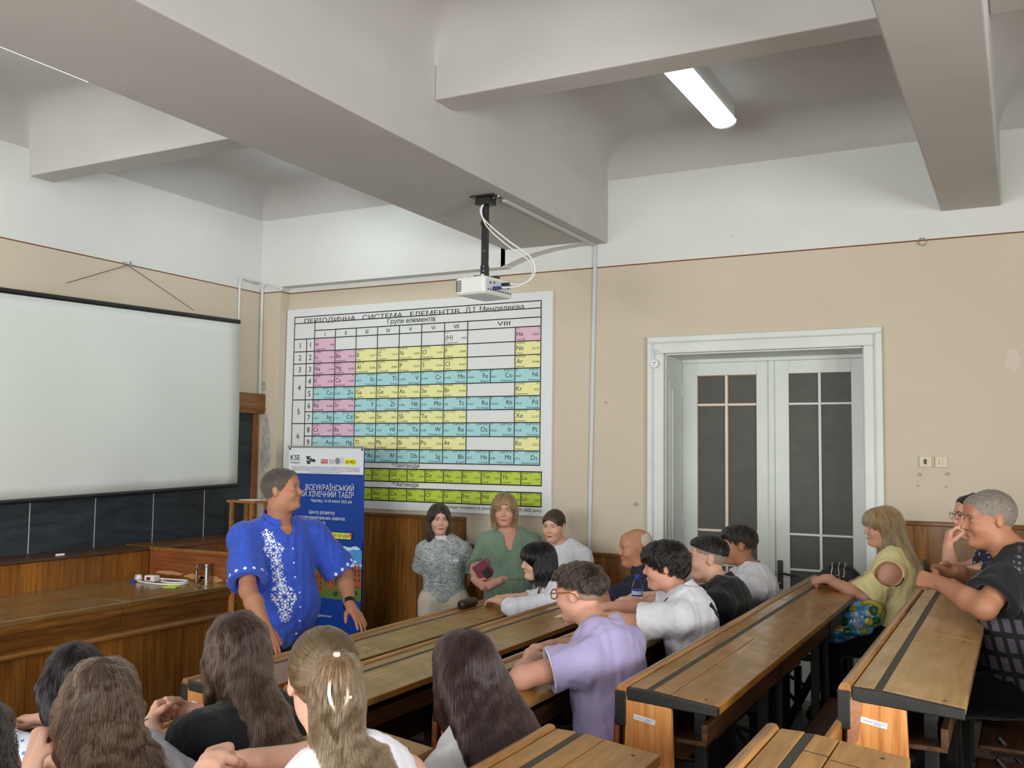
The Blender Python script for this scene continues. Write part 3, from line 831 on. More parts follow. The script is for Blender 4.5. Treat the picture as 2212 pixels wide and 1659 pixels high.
MB().tube([(bx0 + bw * .5, YBn + .035, .05), (bx0 + bw * .5, YBn + .03, bt)], .010, 8).build('support_pole', M_STEEL, t)
for u in (.02, .98):
    MB().lathe([(.008, 0), (.008, .006)], (bx0 + bw * u, YBn - .01, bt - .022), 8, axis=(0, -1, 0)).build('rivet', M_INK, t)

# ------------------------------------------------------------------ blackboard, hood, screen
m, nt, p = new_mat('slate')
gg = N(nt, 'ShaderNodeNewGeometry'); mp = N(nt, 'ShaderNodeMapping'); mp.inputs['Scale'].default_value = (1, .8, 3.2)
nt.links.new(gg.outputs['Position'], mp.inputs['Vector'])
no = N(nt, 'ShaderNodeTexNoise', Scale=1.6, Detail=8.0, Roughness=0.65, Distortion=1.2); nt.links.new(mp.outputs[0], no.inputs['Vector'])
cr = N(nt, 'ShaderNodeValToRGB'); cr.color_ramp.elements[0].position, cr.color_ramp.elements[0].color = .35, srgb(27, 33, 37); cr.color_ramp.elements[1].position, cr.color_ramp.elements[1].color = .85, srgb(66, 76, 84)
nt.links.new(no.outputs['Fac'], cr.inputs[0]); nt.links.new(cr.outputs[0], p.inputs['Base Color']); p.inputs['Roughness'].default_value = .55
M_SLATE = m
t = thing('blackboard', 'long black chalkboard with ruled vertical lines under the screen', 'blackboard', (-6.28, 4.2, 1.16))
MB().box(XW, -6.275, 1.4, 6.79, 1.17, 2.27).build('slate_panel', M_SLATE, t)
for y0, y1 in ((6.79, 6.862), (1.33, 1.4)): MB().box(XW, -6.262, y0, y1, 1.15, 2.27).build('side_frame', M_REDW, t, bevel=.004)
M_CHL = flat('chalk_line', (0.52, 0.53, 0.52, 1), .8)
for y in (3.46, 4.00, 4.559, 5.112, 5.672, 6.228): MB().box(-6.2755, -6.2745, y - .004, y + .004, 1.18, 2.26).build('ruled_line', M_CHL, t)
t = tag(MB().box(XW, -6.20, 2.30, 6.872, 2.27, 2.455).box(XW, -6.19, 2.30, 6.875, 2.312, 2.322).build('lamp_hood', M_APRON, bevel=.006), 'long brown wooden board above the chalkboard, seen right of the screen', 'hood')
M_SCR = flat('screen_fabric', (0.70, 0.73, 0.70, 1), 0.65, 0.06, 6, var=0.03, vscale=1.2)
t = thing('projection_screen', 'large white projection screen hanging in front of the chalkboard', 'screen', (-6.2, 5.324, 3.1))
al = math.radians(1.60)
T = Matrix.Translation((-6.19, 6.48, 3.08)) @ Matrix.Rotation(al, 4, 'X')
LEN = 3.1
s_ = MB()
ny, nzz = 24, 16
vs, fs = [], []
for j_ in range(nzz + 1):
    for i in range(ny + 1):
        y, z = -LEN * i / ny, -1.425 * j_ / nzz
        vs.append((.010 + .006 * math.sin(5 * y) * math.sin(math.pi * j_ / nzz) + .012 * math.sin(math.pi * j_ / nzz) ** 2, y, z - .02))
for j_ in range(nzz):
    for i in range(ny):
        a_ = j_ * (ny + 1) + i
        fs.append((a_, a_ + ny + 1, a_ + ny + 2, a_ + 1))
s_.add(vs, fs); s_.xf(T)
o = s_.build('fabric', M_SCR, t, smooth=True)
sd = o.modifiers.new('thickness', 'SOLIDIFY'); sd.thickness = .002
MB().tube([(0, .012, 0), (0, -LEN, 0)], .021, 12).xf(T).build('top_roller', M_BLACKM, t, smooth=False)
MB().tube([(.01, .02, -1.455), (.01, -LEN, -1.455)], .017, 12).xf(T).build('bottom_bar', M_BLACKM, t)
MB().tube([(-6.20, 4.722, 3.150), (-6.27, 5.32, 3.395), (-6.20, 5.961, 3.115)], .0028, 6).build('hanging_cord', M_EDGE, t)
t = thing('wall_hook', 'dark wire hook on the painted line above the projection screen', 'hook', (-6.298, 5.324, 3.40))
MB().tube([(-6.298, 5.30, 3.415), (-6.27, 5.315, 3.405), (-6.262, 5.33, 3.39), (-6.262, 5.345, 3.40), (-6.275, 5.35, 3.43)], .005, 6).lathe([(.014, 0), (.012, .008)], (-6.298, 5.31, 3.41), 10, axis=(1, 0, 0)).build('hook_wire', M_STEEL, t)

# ------------------------------------------------------------------ demonstration bench in front of the chalkboard
tr = MB().box(-6.29, -5.925, 1.3, 5.335, 0, 1.165).build('trim_4', M_CAB, kind=S)
MB().box(-6.29, -5.91, 1.3, 5.34, 1.165, 1.185).build('chalk_ledge', M_DARKW, tr, bevel=.004)
def bench(y0, y1, lab):
    t = thing('demonstration_bench', lab, 'bench', (-5.5, (y0 + y1) / 2, 0), 'demonstration benches')
    MB().box(-5.925, -5.05, y0, y1 - .002, .938, .972).build('bench_top', M_CABTOP, t, bevel=.005)
    a = MB(); a.box(-5.925, -5.075, y0, y1 - .002, .900, .938); a.box(-5.925, -5.085, y0, y1 - .002, .888, .900)
    a.build('edge_moulding', M_MOULD, t, bevel=.008)
    MB().box(-5.9, -5.10, y0, y1 - .002, .755, .888).build('apron', M_APRON, t, bevel=.003)
    MB().prism([(-5.12, .742), (-5.075, .742), (-5.062, .752), (-5.062, .762), (-5.075, .776), (-5.10, .782), (-5.12, .782)], 1, y0, y1 - .002).build('lower_moulding', M_MOULD, t)
    MB().box(-5.9, -5.115, y0, y1 - .002, .10, .742).build('front_panelling', M_CAB, t)
    MB().box(-5.9, -5.14, y0, y1 - .002, .0, .10).build('plinth', M_DARKW, t)
    return t
bench(1.9, 4.388, 'long wooden demonstration bench at the left edge, left of the top joint')
bench(4.39, 5.330, 'short end of the wooden demonstration bench, carrying cable and taps')
t = thing('end_panel', 'upright reddish wooden screen closing the right end of the bench', 'panel', (-5.5, 5.345, 0))
MB().box(-5.915, -5.10, 5.331, 5.356, 0, 1.170).build('board', M_REDW, t)
MB().box(-5.925, -5.085, 5.325, 5.366, 1.170, 1.195).build('cap', M_MOULD, t, bevel=.006)
MB().box(-5.12, -5.075, 5.3305, 5.362, 0, 1.170).build('corner_post', M_ENDP, t, bevel=.004)
wp = MB()
rn = random.Random(9)
for (cx, cz, rx, rz) in ((-5.70, 1.01, .16, .018), (-5.45, 1.00, .12, .022), (-5.28, .995, .12, .03)):
    wp.prism([(cx + rx * (.7 + .4 * rn.random()) * math.cos(2 * math.pi * k / 18), cz + rz * (.6 + .5 * rn.random()) * math.sin(2 * math.pi * k / 18)) for k in range(18)], 1, 5.3295, 5.332)
wp.build('scuffed_patch', flat('scuffed_wood', srgb(190, 140, 92), .6), t)
t = thing('low_cabinet', 'low wooden cabinet against the chalkboard wall behind the bench end', 'cabinet', (-6.08, 6.0, 0))
MB().box(-6.25, -5.92, 5.40, 6.70, 0, 1.165).build('carcass', M_CAB, t)
MB().box(-6.26, -5.90, 5.39, 6.71, 1.165, 1.192).build('cabinet_top', M_APRON, t, bevel=.004)
t = thing('side_stand', 'small pale wooden stand left of the speaker\'s neck', 'stand', (-6.02, 6.50, 1.192))
MB().box(-6.17, -5.86, 6.38, 6.62, 1.478, 1.502).build('stand_top', M_RAIL, t, bevel=.003)
for x in (-6.13, -5.90):
    for y in (6.41, 6.59): MB().box(x - .014, x + .014, y - .014, y + .014, 1.192, 1.478).build('leg', M_RAIL, t)
tag(MB().box(-6.06, -5.87, 6.42, 6.58, 1.502, 1.506).build('paper_sheet', M_PAPER), 'white paper sheets lying on the small stand', 'paper')
tag(MB().tube([(-5.975, 4.56, 1.194), (-5.97, 4.62, 1.194)], .008, 10).build('chalk_stick', M_PAPER), 'white chalk stub on the chalk ledge', 'chalk')

# things on the bench
ZB = .9735
t = thing('extension_lead', 'white coiled extension cable with a switched plug on the bench', 'cable', (-5.55, 5.12, ZB))
pa = [(-5.86, 5.16, ZB + .03), (-5.80, 5.10, ZB + .012), (-5.72, 5.05, ZB + .008), (-5.58, 5.02, ZB + .006), (-5.42, 5.03, ZB + .006), (-5.32, 5.10, ZB + .006), (-5.36, 5.19, ZB + .006), (-5.48, 5.23, ZB + .006), (-5.56, 5.19, ZB + .012), (-5.53, 5.10, ZB + .014), (-5.42, 5.07, ZB + .014), (-5.34, 5.13, ZB + .014), (-5.40, 5.22, ZB + .014), (-5.52, 5.20, ZB + .014), (-5.62, 5.15, ZB + .02)]
def smooth_path(p, k=4):
    p = [Vector(q) for q in p]
    out = []
    for i in range(len(p) - 1):
        a, b, c, d_ = p[max(i - 1, 0)], p[i], p[i + 1], p[min(i + 2, len(p) - 1)]
        for s in range(k):
            u = s / k
            out.append(.5 * ((2 * b) + (c - a) * u + (2 * a - 5 * b + 4 * c - d_) * u * u + (3 * b - a - 3 * c + d_) * u ** 3))
    return out + [p[-1]]
MB().tube(smooth_path(pa), .0065, 8).build('cable', M_WPLAST, t, smooth=True)
MB().box(-5.70, -5.60, 5.09, 5.15, ZB, ZB + .045).build('switch_block', M_WPLAST, t, bevel=.008)
MB().box(-5.672, -5.635, 5.088, 5.10, ZB + .012, ZB + .034).build('red_rocker', flat('red_switch', (0.25, 0.01, 0.015, 1), .3), t, label='dark red rocker switch')
MB().lathe([(.022, 0), (.024, .02), (.018, .04), (.008, .045)], (-5.76, 5.10, ZB), 14).build('plug', M_WPLAST, t)
MB().lathe([(.02, 0), (.021, .012), (.012, .02)], (-5.73, 5.02, ZB), 14).build('blue_cap', flat('blue_cap', (0.02, 0.04, 0.30, 1), .4), t, label='dark blue plug cap')
t = thing('bench_tap', 'dull metal swan-neck tap on the bench beside the cable', 'tap', (-5.36, 5.26, ZB))
MB().lathe([(.020, 0), (.020, .012), (.011, .02), (.011, .10), (.016, .105), (.016, .125), (.004, .132)], (-5.36, 5.27, ZB), 14).tube(smooth_path([(-5.36, 5.27, ZB + .11), (-5.33, 5.24, ZB + .128), (-5.30, 5.215, ZB + .125), (-5.285, 5.20, ZB + .10)]), .009, 10).build('spout', M_BRASS, t, smooth=False)
t = thing('gas_post', 'short metal cylinder post right of the swan-neck tap', 'post', (-5.26, 5.27, ZB))
MB().lathe([(.024, 0), (.024, .006), (.019, .010), (.019, .115), (.021, .12), (.021, .135), (.014, .138)], (-5.26, 5.27, ZB), 16).build('post_body', M_STEEL, t)
tag(MB().prism([(-5.345, 4.94), (-5.255, 4.97), (-5.285, 5.06), (-5.375, 5.03)], 2, ZB, ZB + .004).build('sticky_note', flat('note_yellow_green', srgb(206, 232, 60), .7)), 'yellow-green sticky notes on the front of the bench top', 'note')
t = thing('key_bunch', 'small bunch of keys at the right end of the bench', 'keys', (-5.17, 5.13, ZB))
MB().tube([(-5.19 + .014 * math.cos(k * .6), 5.12 + .014 * math.sin(k * .6), ZB + .003) for k in range(12)], .0015, 5).build('key_ring', M_STEEL, t)
for k_, (dx, dy) in enumerate(((.06, .02), (.055, -.03), (-.05, .03))):
    MB().prism([(-5.19 + dx * a + dy * b * .12, 5.12 + dy * a - dx * b * .12) for a, b in ((.2, 1), (1, 1), (1.0, -1), (.2, -1))], 2, ZB, ZB + .003).build('key', M_BRASS, t)

# ------------------------------------------------------------------ projector under the beam
PX, PY = -3.03, 5.36
t = thing('projector_mount', 'black telescopic ceiling pole mount under the wide beam', 'mount', (PX, PY, 3.59))
MB().box(PX - .085, PX + .085, PY - .06, PY + .06, 3.578, 3.590).build('ceiling_plate', M_BLACKM, t, bevel=.004)
MB().box(PX - .055, PX + .055, PY - .045, PY + .045, 3.53, 3.578).build('collar', M_BLACKM, t, bevel=.006)
MB().box(PX - .019, PX + .019, PY - .019, PY + .019, 3.12, 3.53).build('outer_tube', M_BLACKM, t, bevel=.004)
MB().box(PX - .022, PX + .022, PY - .022, PY + .022, 3.06, 3.14).box(PX - .024, PX + .024, PY - .024, PY + .024, 3.40, 3.425).build('clamp', M_BLACKM, t, bevel=.004)
MB().box(PX - .10, PX + .10, PY - .025, PY + .025, 3.050, 3.062).box(PX - .025, PX + .025, PY - .10, PY + .10, 3.052, 3.060).build('arm', M_BLACKM, t, bevel=.002)
for z in (3.075, 3.10, 3.13, 3.23):
    MB().lathe([(.005, 0), (.005, .004)], (PX + .006, PY - .022, z), 8, axis=(0, -1, 0)).build('bolt', M_STEEL, t)
t = thing('projector', 'white projector hanging from the black ceiling pole', 'projector', (PX, PY, 2.93))
q0 = MB()
Rz = Matrix.Translation((PX, PY, 0)) @ Matrix.Rotation(math.radians(-8), 4, 'Z')
def prof(hx, hy, r, n=5):
    out = []
    for cx, cy, a0 in ((hx - r, hy - r, 0), (-hx + r, hy - r, 90), (-hx + r, -hy + r, 180), (hx - r, -hy + r, 270)):
        out += [(cx + r * math.cos(math.radians(a0 + k * 90 / n)), cy + r * math.sin(math.radians(a0 + k * 90 / n))) for k in range(n + 1)]
    return out
P0 = prof(.115, .155, .02)
lay = [(.72, 2.928), (.93, 2.934), (1.0, 2.946), (1.0, 3.030), (.985, 3.040), (.95, 3.044)]
vs = [(p_[0] * k, p_[1] * k, z) for k, z in lay for p_ in P0]
n_ = len(P0)
fs = [(i * n_ + a, i * n_ + (a + 1) % n_, (i + 1) * n_ + (a + 1) % n_, (i + 1) * n_ + a) for i in range(len(lay) - 1) for a in range(n_)] + [tuple(range(n_ - 1, -1, -1)), tuple(range((len(lay) - 1) * n_, len(lay) * n_))]
q0.add(vs, fs); q0.xf(Rz).build('projector_case', M_WPLAST, t)
gr = MB()
for i in range(5):
    for k in range(7): gr.box(-.108 + i * .009, -.102 + i * .009, -.1565, -.153, 2.955 + k * .0105, 2.962 + k * .0105)
gr.xf(Rz).build('vent_grille', M_INK, t)
MB().lathe([(.035, 0), (.033, .02), (.028, .022)], (-.113, .06, 2.99), 18, axis=(-1, 0, 0)).xf(Rz).build('lens', M_EDGE, t)
ft = MB()
for x, y in ((-.08, -.1), (.06, -.1), (.06, .08)): ft.lathe([(.012, 0), (.010, .02)], (x, y, 3.042), 10)
ft.xf(Rz).build('mounting_boss', M_WPLAST, t)
pn = MB()
pn.box(.1145, .117, -.13, .13, 2.953, 3.025)
pn.xf(Rz).build('connector_panel', flat('panel_grey', (0.62, 0.63, 0.64, 1), .5), t)
cn = MB()
for k in range(10): cn.box(.116, .119, -.12 + k * .026, -.108 + k * .026, 2.958, 2.966)
for y, z in ((-.10, 3.0), (-.06, 3.005), (.02, 3.0), (.09, 2.99)): cn.box(.116, .119, y, y + .014, z, z + .01)
cn.xf(Rz).build('port', M_INK, t)
MB().box(.117, .160, -.07, -.035, 2.965, 2.982).box(.155, .175, -.064, -.041, 2.968, 2.979).xf(Rz).build('blue_video_plug', flat('vga_blue', (0.02, 0.04, 0.30, 1), .4), t, label='blue video plug')
MB().box(.117, .175, .02, .044, 3.0, 3.018).xf(Rz).build('black_plug', M_BLACKM, t, label='black cable plug', bevel=.003)
w1 = [Rz @ Vector((.175, -.052, 2.974)), Vector((PX + .24, PY + .0, 2.99)), Vector((PX + .34, PY + .02, 3.05)), Vector((PX + .33, PY + .01, 3.16)), Vector((PX + .18, PY - .02, 3.28)), Vector((PX + .05, PY - .03, 3.39)), Vector((PX - .012, PY - .028, 3.46)), Vector((PX - .015, PY - .026, 3.52)), Vector((PX + .04, PY, 3.575)), Vector((PX + .09, PY + .01, 3.585))]
MB().tube(smooth_path(w1, 5), .0055, 8).build('signal_cable', M_WPLAST, t, smooth=True)
w2 = [Rz @ Vector((.175, .032, 3.009)), Vector((PX + .26, PY + .03, 3.01)), Vector((PX + .325, PY + .03, 3.06)), Vector((PX + .305, PY + .03, 3.15)), Vector((PX + .17, PY, 3.25)), Vector((PX + .04, PY - .026, 3.37)), Vector((PX - .008, PY - .03, 3.46)), Vector((PX + .0, PY - .028, 3.53)), Vector((PX + .05, PY + .02, 3.58)), Vector((PX + .09, PY + .02, 3.586))]
MB().tube(smooth_path(w2, 5), .0045, 8).build('power_cable', M_WPLAST, t, smooth=True)
# ------------------------------------------------------------------ lecture desks on the steps
M_SLOT = flat('dark_gap', (0.012, 0.010, 0.008, 1), .7)
M_STICK = flat('sticker_white', (0.74, 0.75, 0.80, 1), .5)
NXT = {'A': None, 'B': 'A', 'C': 'B', 'D': 'C', 'E': 'D', 'F': 'E'}
DW = .325                                     # depth of the top
def drop(x): return -.012 - max(0, x - .10) * .115
def desk(row, y0, y1, lab, grp, top=None, near=False, panel=False, lid=None, sticker=False, X=None, cross=(), backext=0.0, far_wood=False):
    X = ROWX[row] if X is None else X
    zr, fl = ROWZ[row], TIER[row]
    ffl = TIER[NXT[row]] if NXT[row] else 0.0
    top = top or (M_DESKL if row == 'E' else M_DESK)
    ya, yb = y0 + .003, y1 - .003
    t = thing('lecture_desk', lab, 'desk', (X, (y0 + y1) / 2, fl), grp)
    e = .022 if near else 0
    # rounded front rail
    r = [(X - .014, zr - .05), (X - .016, zr - .016), (X - .010, zr - .004), (X + .002, zr), (X + .014, zr - .002), (X + .020, zr - .010), (X + .022, zr - .05)]
    MB().prism([(a, b) for a, b in r], 1, ya, yb).build('front_rail', M_RAIL, t, bevel=.002)
    MB().box(X + .024, X + .082, ya + e, yb, zr - .05, zr - .011).build('pen_strip', top, t, bevel=.002)
    MB().box(X + .080, X + .106, ya + e, yb, zr - .05, zr - .014).build('pen_groove', M_GROOVE, t)
    d = MB()
    xs = [.105, .165, DW] if lid else [.105, DW]
    for a, b in zip(xs[:-1], xs[1:]):
        g_ = .0014 if lid else 0
        d.prism([(X + a + g_, zr + drop(a) - .028), (X + b - (g_ if b < DW else 0), zr + drop(b) - .028), (X + b - (g_ if b < DW else 0), zr + drop(b)), (X + a + g_, zr + drop(a))], 1, ya + e, yb)
    d.build('desktop', top, t, bevel=.003)
    if lid: MB().prism([(X + .160, zr + drop(.16) - .027), (X + .170, zr + drop(.17) - .027), (X + .170, zr + drop(.17) - .006), (X + .160, zr + drop(.16) - .006)], 1, ya + e, yb).build('lid_gap', M_SLOT, t)
    if cross:
        c_ = MB()
        for (yy, a, b) in cross:
            c_.prism([(X + a, zr + drop(a) - .004), (X + b, zr + drop(b) - .004), (X + b, zr + drop(b) + .0006), (X + a, zr + drop(a) + .0006)], 1, yy - .0015, yy + .0015)
        c_.build('saw_line', M_SLOT, t)
    sc_ = MB()
    for (yy, a) in ((ya + .05, .05), (yb - .05, .05), (ya + .06, .27), (yb - .06, .27)):
        sc_.lathe([(.006, -.002), (.006, .0008)], (X + a, yy, zr + drop(a)), 8)
    sc_.build('screw', M_EDGE, t)
    if near:
        k = MB()
        k.prism([(X + .022, zr - .052), (X + DW + .001, zr + drop(DW) - .030), (X + DW + .001, zr + drop(DW) - .001), (X + .10, zr - .013), (X + .022, zr - .011)], 1, ya, ya + .024)
        k.box(X - .019, X + .020, ya - .004, ya + .020, zr - .135, zr - .022)
        k.build('black_end_edge', M_EDGE, t, bevel=.004)
    # front board and book shelf
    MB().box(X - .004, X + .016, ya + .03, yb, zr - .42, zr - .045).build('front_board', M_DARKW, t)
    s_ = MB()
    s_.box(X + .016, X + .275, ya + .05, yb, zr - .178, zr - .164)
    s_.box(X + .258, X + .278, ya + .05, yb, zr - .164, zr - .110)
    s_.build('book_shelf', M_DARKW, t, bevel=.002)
    # backrest and seat for the row in front
    if NXT[row]:
        b_ = MB()
        b_.prism([(X - .030, zr - .265), (X - .012, zr - .268), (X - .006, zr - .115), (X - .024, zr - .108)], 1, ya + (.0 if not near else .0) - backext, yb)
        b_.build('backrest', M_RAIL if backext else M_REDW, t, bevel=.006)
        MB().box(X - .028, X - .006, ya, yb, zr - .42, zr - .33).build('lower_backrest', M_REDW, t, bevel=.006)
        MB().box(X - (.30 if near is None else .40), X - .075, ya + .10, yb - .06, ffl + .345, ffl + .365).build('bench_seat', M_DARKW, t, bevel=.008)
        for yy in (ya + .16, yb - .14):
            q_ = MB()
            q_.box(X - .10, X - .06, yy - .02, yy + .02, ffl, ffl + .345)
            q_.box(X - .36, X - .06, yy - .015, yy + .015, ffl + .320, ffl + .345)
            q_.tube([(X - .33, yy, ffl + .39), (X - .09, yy, ffl + .12)], .012, 8)
            q_.box(X - .13, X - .03, yy - .03, yy + .03, ffl, ffl + .012)
            q_.build('seat_bracket', M_BLACKM, t)
    # iron frames
    for yy in (ya + .16, yb - .10):
        f_ = MB()
        f_.box(X + .205, X + .245, yy - .016, yy + .016, fl, zr + drop(.22) - .028)
        f_.box(X + .02, X + .205, yy - .010, yy + .010, zr - .30, zr - .265)
        f_.tube([(X + .225, yy, zr - .33), (X + .03, yy, fl + .10)], .012, 8)
        f_.box(X + .0, X + .04, yy - .014, yy + .014, fl, zr - .05)
        f_.box(X - .02, X + .27, yy - .025, yy + .025, fl, fl + .018)
        f_.build('iron_frame', M_BLACKM, t, bevel=.002)
    f_ = MB()
    f_.tube([(X + .030, ya + .16, zr - .44), (X + .030, yb - .10, fl + .10)], .010, 8)
    f_.build('cross_brace', M_BLACKM, t)
    if panel:
        pz = zr - .040
        MB().prism([(X + .000, fl + .001), (X + .195, fl + .001), (X + .172, pz - .020), (X + .018, pz)], 1, ya + .001, ya + .024).build('end_panel', M_ENDP, t, bevel=.002)
        bo = MB()
        bo.lathe([(.009, 0), (.008, .004)], (X + .024, ya + .001, zr - .262), 12, axis=(0, -1, 0)); bo.lathe([(.009, 0), (.008, .004)], (X + .158, ya + .001, zr - .272), 12, axis=(0, -1, 0))
        bo.build('bolt', M_STEEL, t)
        if sticker:
            st = thing('desk_sticker', sticker, 'sticker', (X + .08, ya, zr - .10), 'paper stickers on the orange desk ends')
            u = Vector((1, 0, -.16)).normalized(); v = Vector((.16, 0, 1)).normalized()
            o_ = Vector((X + .045, ya - .0002, zr - .108))
            MB().quad(o_, o_ + u * .075, o_ + u * .075 + v * .017, o_ + v * .017).build('sticker_paper', M_STICK, st)
            lt = MB()
            for kx, kz, wl, s in ((.006, .007, .027, 'Інвентарний №'), (.037, .0095, .033, 'Університет'), (.037, .004, .022, 'кафедра')):
                text(lt, s, .005, o_ + u * kx + v * kz + Vector((0, -.0004, 0)), u, v, 'LEFT', 0, wl)
            lt.build('lettering', flat('sticker_ink', srgb(110, 106, 170), .6), st)
    return t

GF, GN = 'lecture desks of the far block', 'lecture desks of the near block'
nm = {'A': 'front row', 'B': 'second row', 'C': 'third row', 'D': 'fourth row', 'E': 'fifth row'}
def far(row, ys, labs, **kw):
    for i in range(len(ys) - 1):
        desk(row, ys[i], ys[i + 1], labs[i], GF, near=(i == 0), panel=(i == 0), lid=kw.get('lid') if i == 0 else None, sticker=kw.get('sticker') if i == 0 else None, cross=kw.get('cross', {}).get(i, ()), backext=kw.get('backext', 0) if i == 0 else 0)
far('A', (3.20, 4.25, 5.30, 6.30), ('foremost varnished desk with orange end, under the speaker\'s lowered hand', 'front row desk under the watch-wearing hand of the man in blue', 'front row desk with the dark case on its rail, before the standing women'), sticker='torn white sticker on the orange desk end beside the black-shirted girl')
far('B', (3.05, 4.18, 5.31, 6.43), ('second row desk between the ponytail girl and the long-haired girl', 'second row desk with yellowish worn top, before the lavender-shirted man\'s face', 'second row desk where the bald man in navy leans'))
far('C', (3.05, 4.18, 5.31, 6.43), ('third row desk under the bare elbow of the man in lavender', 'third row desk carrying the water bottle', 'third row desk at the door end, before the black-shirted young man'))
far('D', (3.05, 4.18, 5.31, 6.43), ('fourth row desk with orange end panel and a seam along its glossy top', 'middle fourth row desk with a broad glossy reflection', 'fourth row desk at the door end, under the blonde woman\'s forearm'), lid=True, sticker='white paper sticker on the orange end of the fourth row desk')
far('E', (3.05, 4.18, 5.20, 6.30), ('fifth row desk with orange end panel and copper-coloured corner', 'fifth row desk with a dark stain, under the grey-haired man\'s elbow', 'fifth row desk at the wall end, under the grey-haired man\'s hands'), sticker='white paper sticker on the orange end of the fifth row desk', cross={0: ((4.0, .19, .19),)}, backext=.55)
desk('F', 3.05, 4.18, 'desk behind the grey-haired man with his bench seat, mostly out of the picture', GF)
desk('F', 4.18, 5.31, 'second desk behind the grey-haired man, out of the picture on the right', GF)
near = [('A', None, ('near block desk before the black-haired girl in blue and white',)),
        ('B', None, ('near block desk under the clasped hands of the girl in black', 'near block desk before the curly-haired girl')),
        ('C', None, ('near block desk before the ponytail girl, right of the girl in black', 'near block desk at the lower edge under the ponytail girl\'s arm')),
        ('D', None, ('worn near block desk with a seam along its top, behind the long-haired girl',)),
        ('E', -.575, ('battered near block desk at the bottom right with a patched top',))]
for row, X, labs in near:
    for i, lab in enumerate(labs):
        y1 = 2.515 - 1.13 * i
        cr_ = ((2.34, .17, .31), (2.36, .105, .165), (2.05, .17, .31)) if row == 'E' else ()
        desk(row, y1 - 1.13, y1, lab, GN, top=M_NEAR if row in 'CDE' else M_DESK, lid=row in 'DE' and i == 0, X=X, cross=cr_)
# copper coloured tape on the corner of the fifth row desk
X, zr = ROWX['E'], ROWZ['E']
dk = [o for o in bpy.data.objects if o.get('label', '').startswith('fifth row desk with orange end panel')][0]
MB().prism([(X + .012, zr - .045), (X + .052, zr - .052), (X + .040, zr - .16), (X + .008, zr - .20)], 1, 3.050, 3.0535).build('copper_tape', flat('copper_tape', srgb(176, 122, 92), .35, 0.6, 60, var=.2, vscale=60), dk)
# things on the desks
def dtop(row, x): return ROWZ[row] + drop(x)
t = thing('spectacle_case', 'dark brown rounded case lying on the rail of the front row desk', 'case', (-3.26, 5.6, dtop('A', .05)))
MB().tube([(-3.262, 5.51, dtop('A', .05) + .030), (-3.262, 5.525, dtop('A', .05) + .030), (-3.262, 5.685, dtop('A', .05) + .030), (-3.262, 5.70, dtop('A', .05) + .030)], [.024, .031, .031, .024], 14).build('case_body', flat('dark_brown_leather', srgb(52, 30, 30), .45, .2, 120), t, smooth=True)
tag(MB().prism([(-2.42, 5.16), (-2.31, 5.20), (-2.34, 5.34), (-2.44, 5.30)], 2, dtop('B', .2) + .001, dtop('B', .2) + .003).build('paper_slip', M_PAPER), 'small white paper slip on the desk before the bald man', 'paper')
# bottle
bz = dtop('C', .05)
t = thing('water_bottle', 'clear plastic water bottle with blue cap and label on the third row desk', 'bottle', (-1.855, 5.0, bz))
m, nt, p = new_mat('clear_plastic')
p.inputs['Base Color'].default_value = (.97, .99, 1, 1); p.inputs['Roughness'].default_value = .05; p.inputs['Transmission Weight'].default_value = 1.0; p.inputs['IOR'].default_value = 1.12
pb = [(.020, .0), (.027, .004), (.030, .016), (.029, .03), (.0305, .04), (.0285, .05), (.0305, .06), (.0285, .07), (.0305, .08), (.030, .088), (.030, .125), (.0305, .13), (.026, .150), (.018, .168), (.0125, .180), (.0125, .188)]
MB().lathe(pb, (-1.855, 5.0, bz), 24).build('bottle_body', m, t, smooth=True)
MB().lathe([(.0306, .090), (.0306, .122)], (-1.855, 5.0, bz), 24).build('bottle_label', flat('blue_label', srgb(30, 70, 190), .4), t, smooth=True)
wl = MB()
for k in range(3): wl.lathe([(.0309, .098 + k * .007), (.0309, .102 + k * .007)], (-1.855, 5.0, bz), 24)
lm = wl.build('white_print', M_PAPER, t)
MB().lathe([(.0145, .180), (.0148, .182), (.0148, .200), (.0135, .203)], (-1.855, 5.0, bz), 18).build('bottle_cap', flat('cap_blue', srgb(24, 50, 170), .35), t)
# ------------------------------------------------------------------ distance fields turned into smooth continuous meshes
def V(*a): return np.array(a[0] if len(a) == 1 else a, float)
def nrm(v): v = np.asarray(v, float); return v / max(1e-9, np.linalg.norm(v))
UP = V(0, 0, 1)

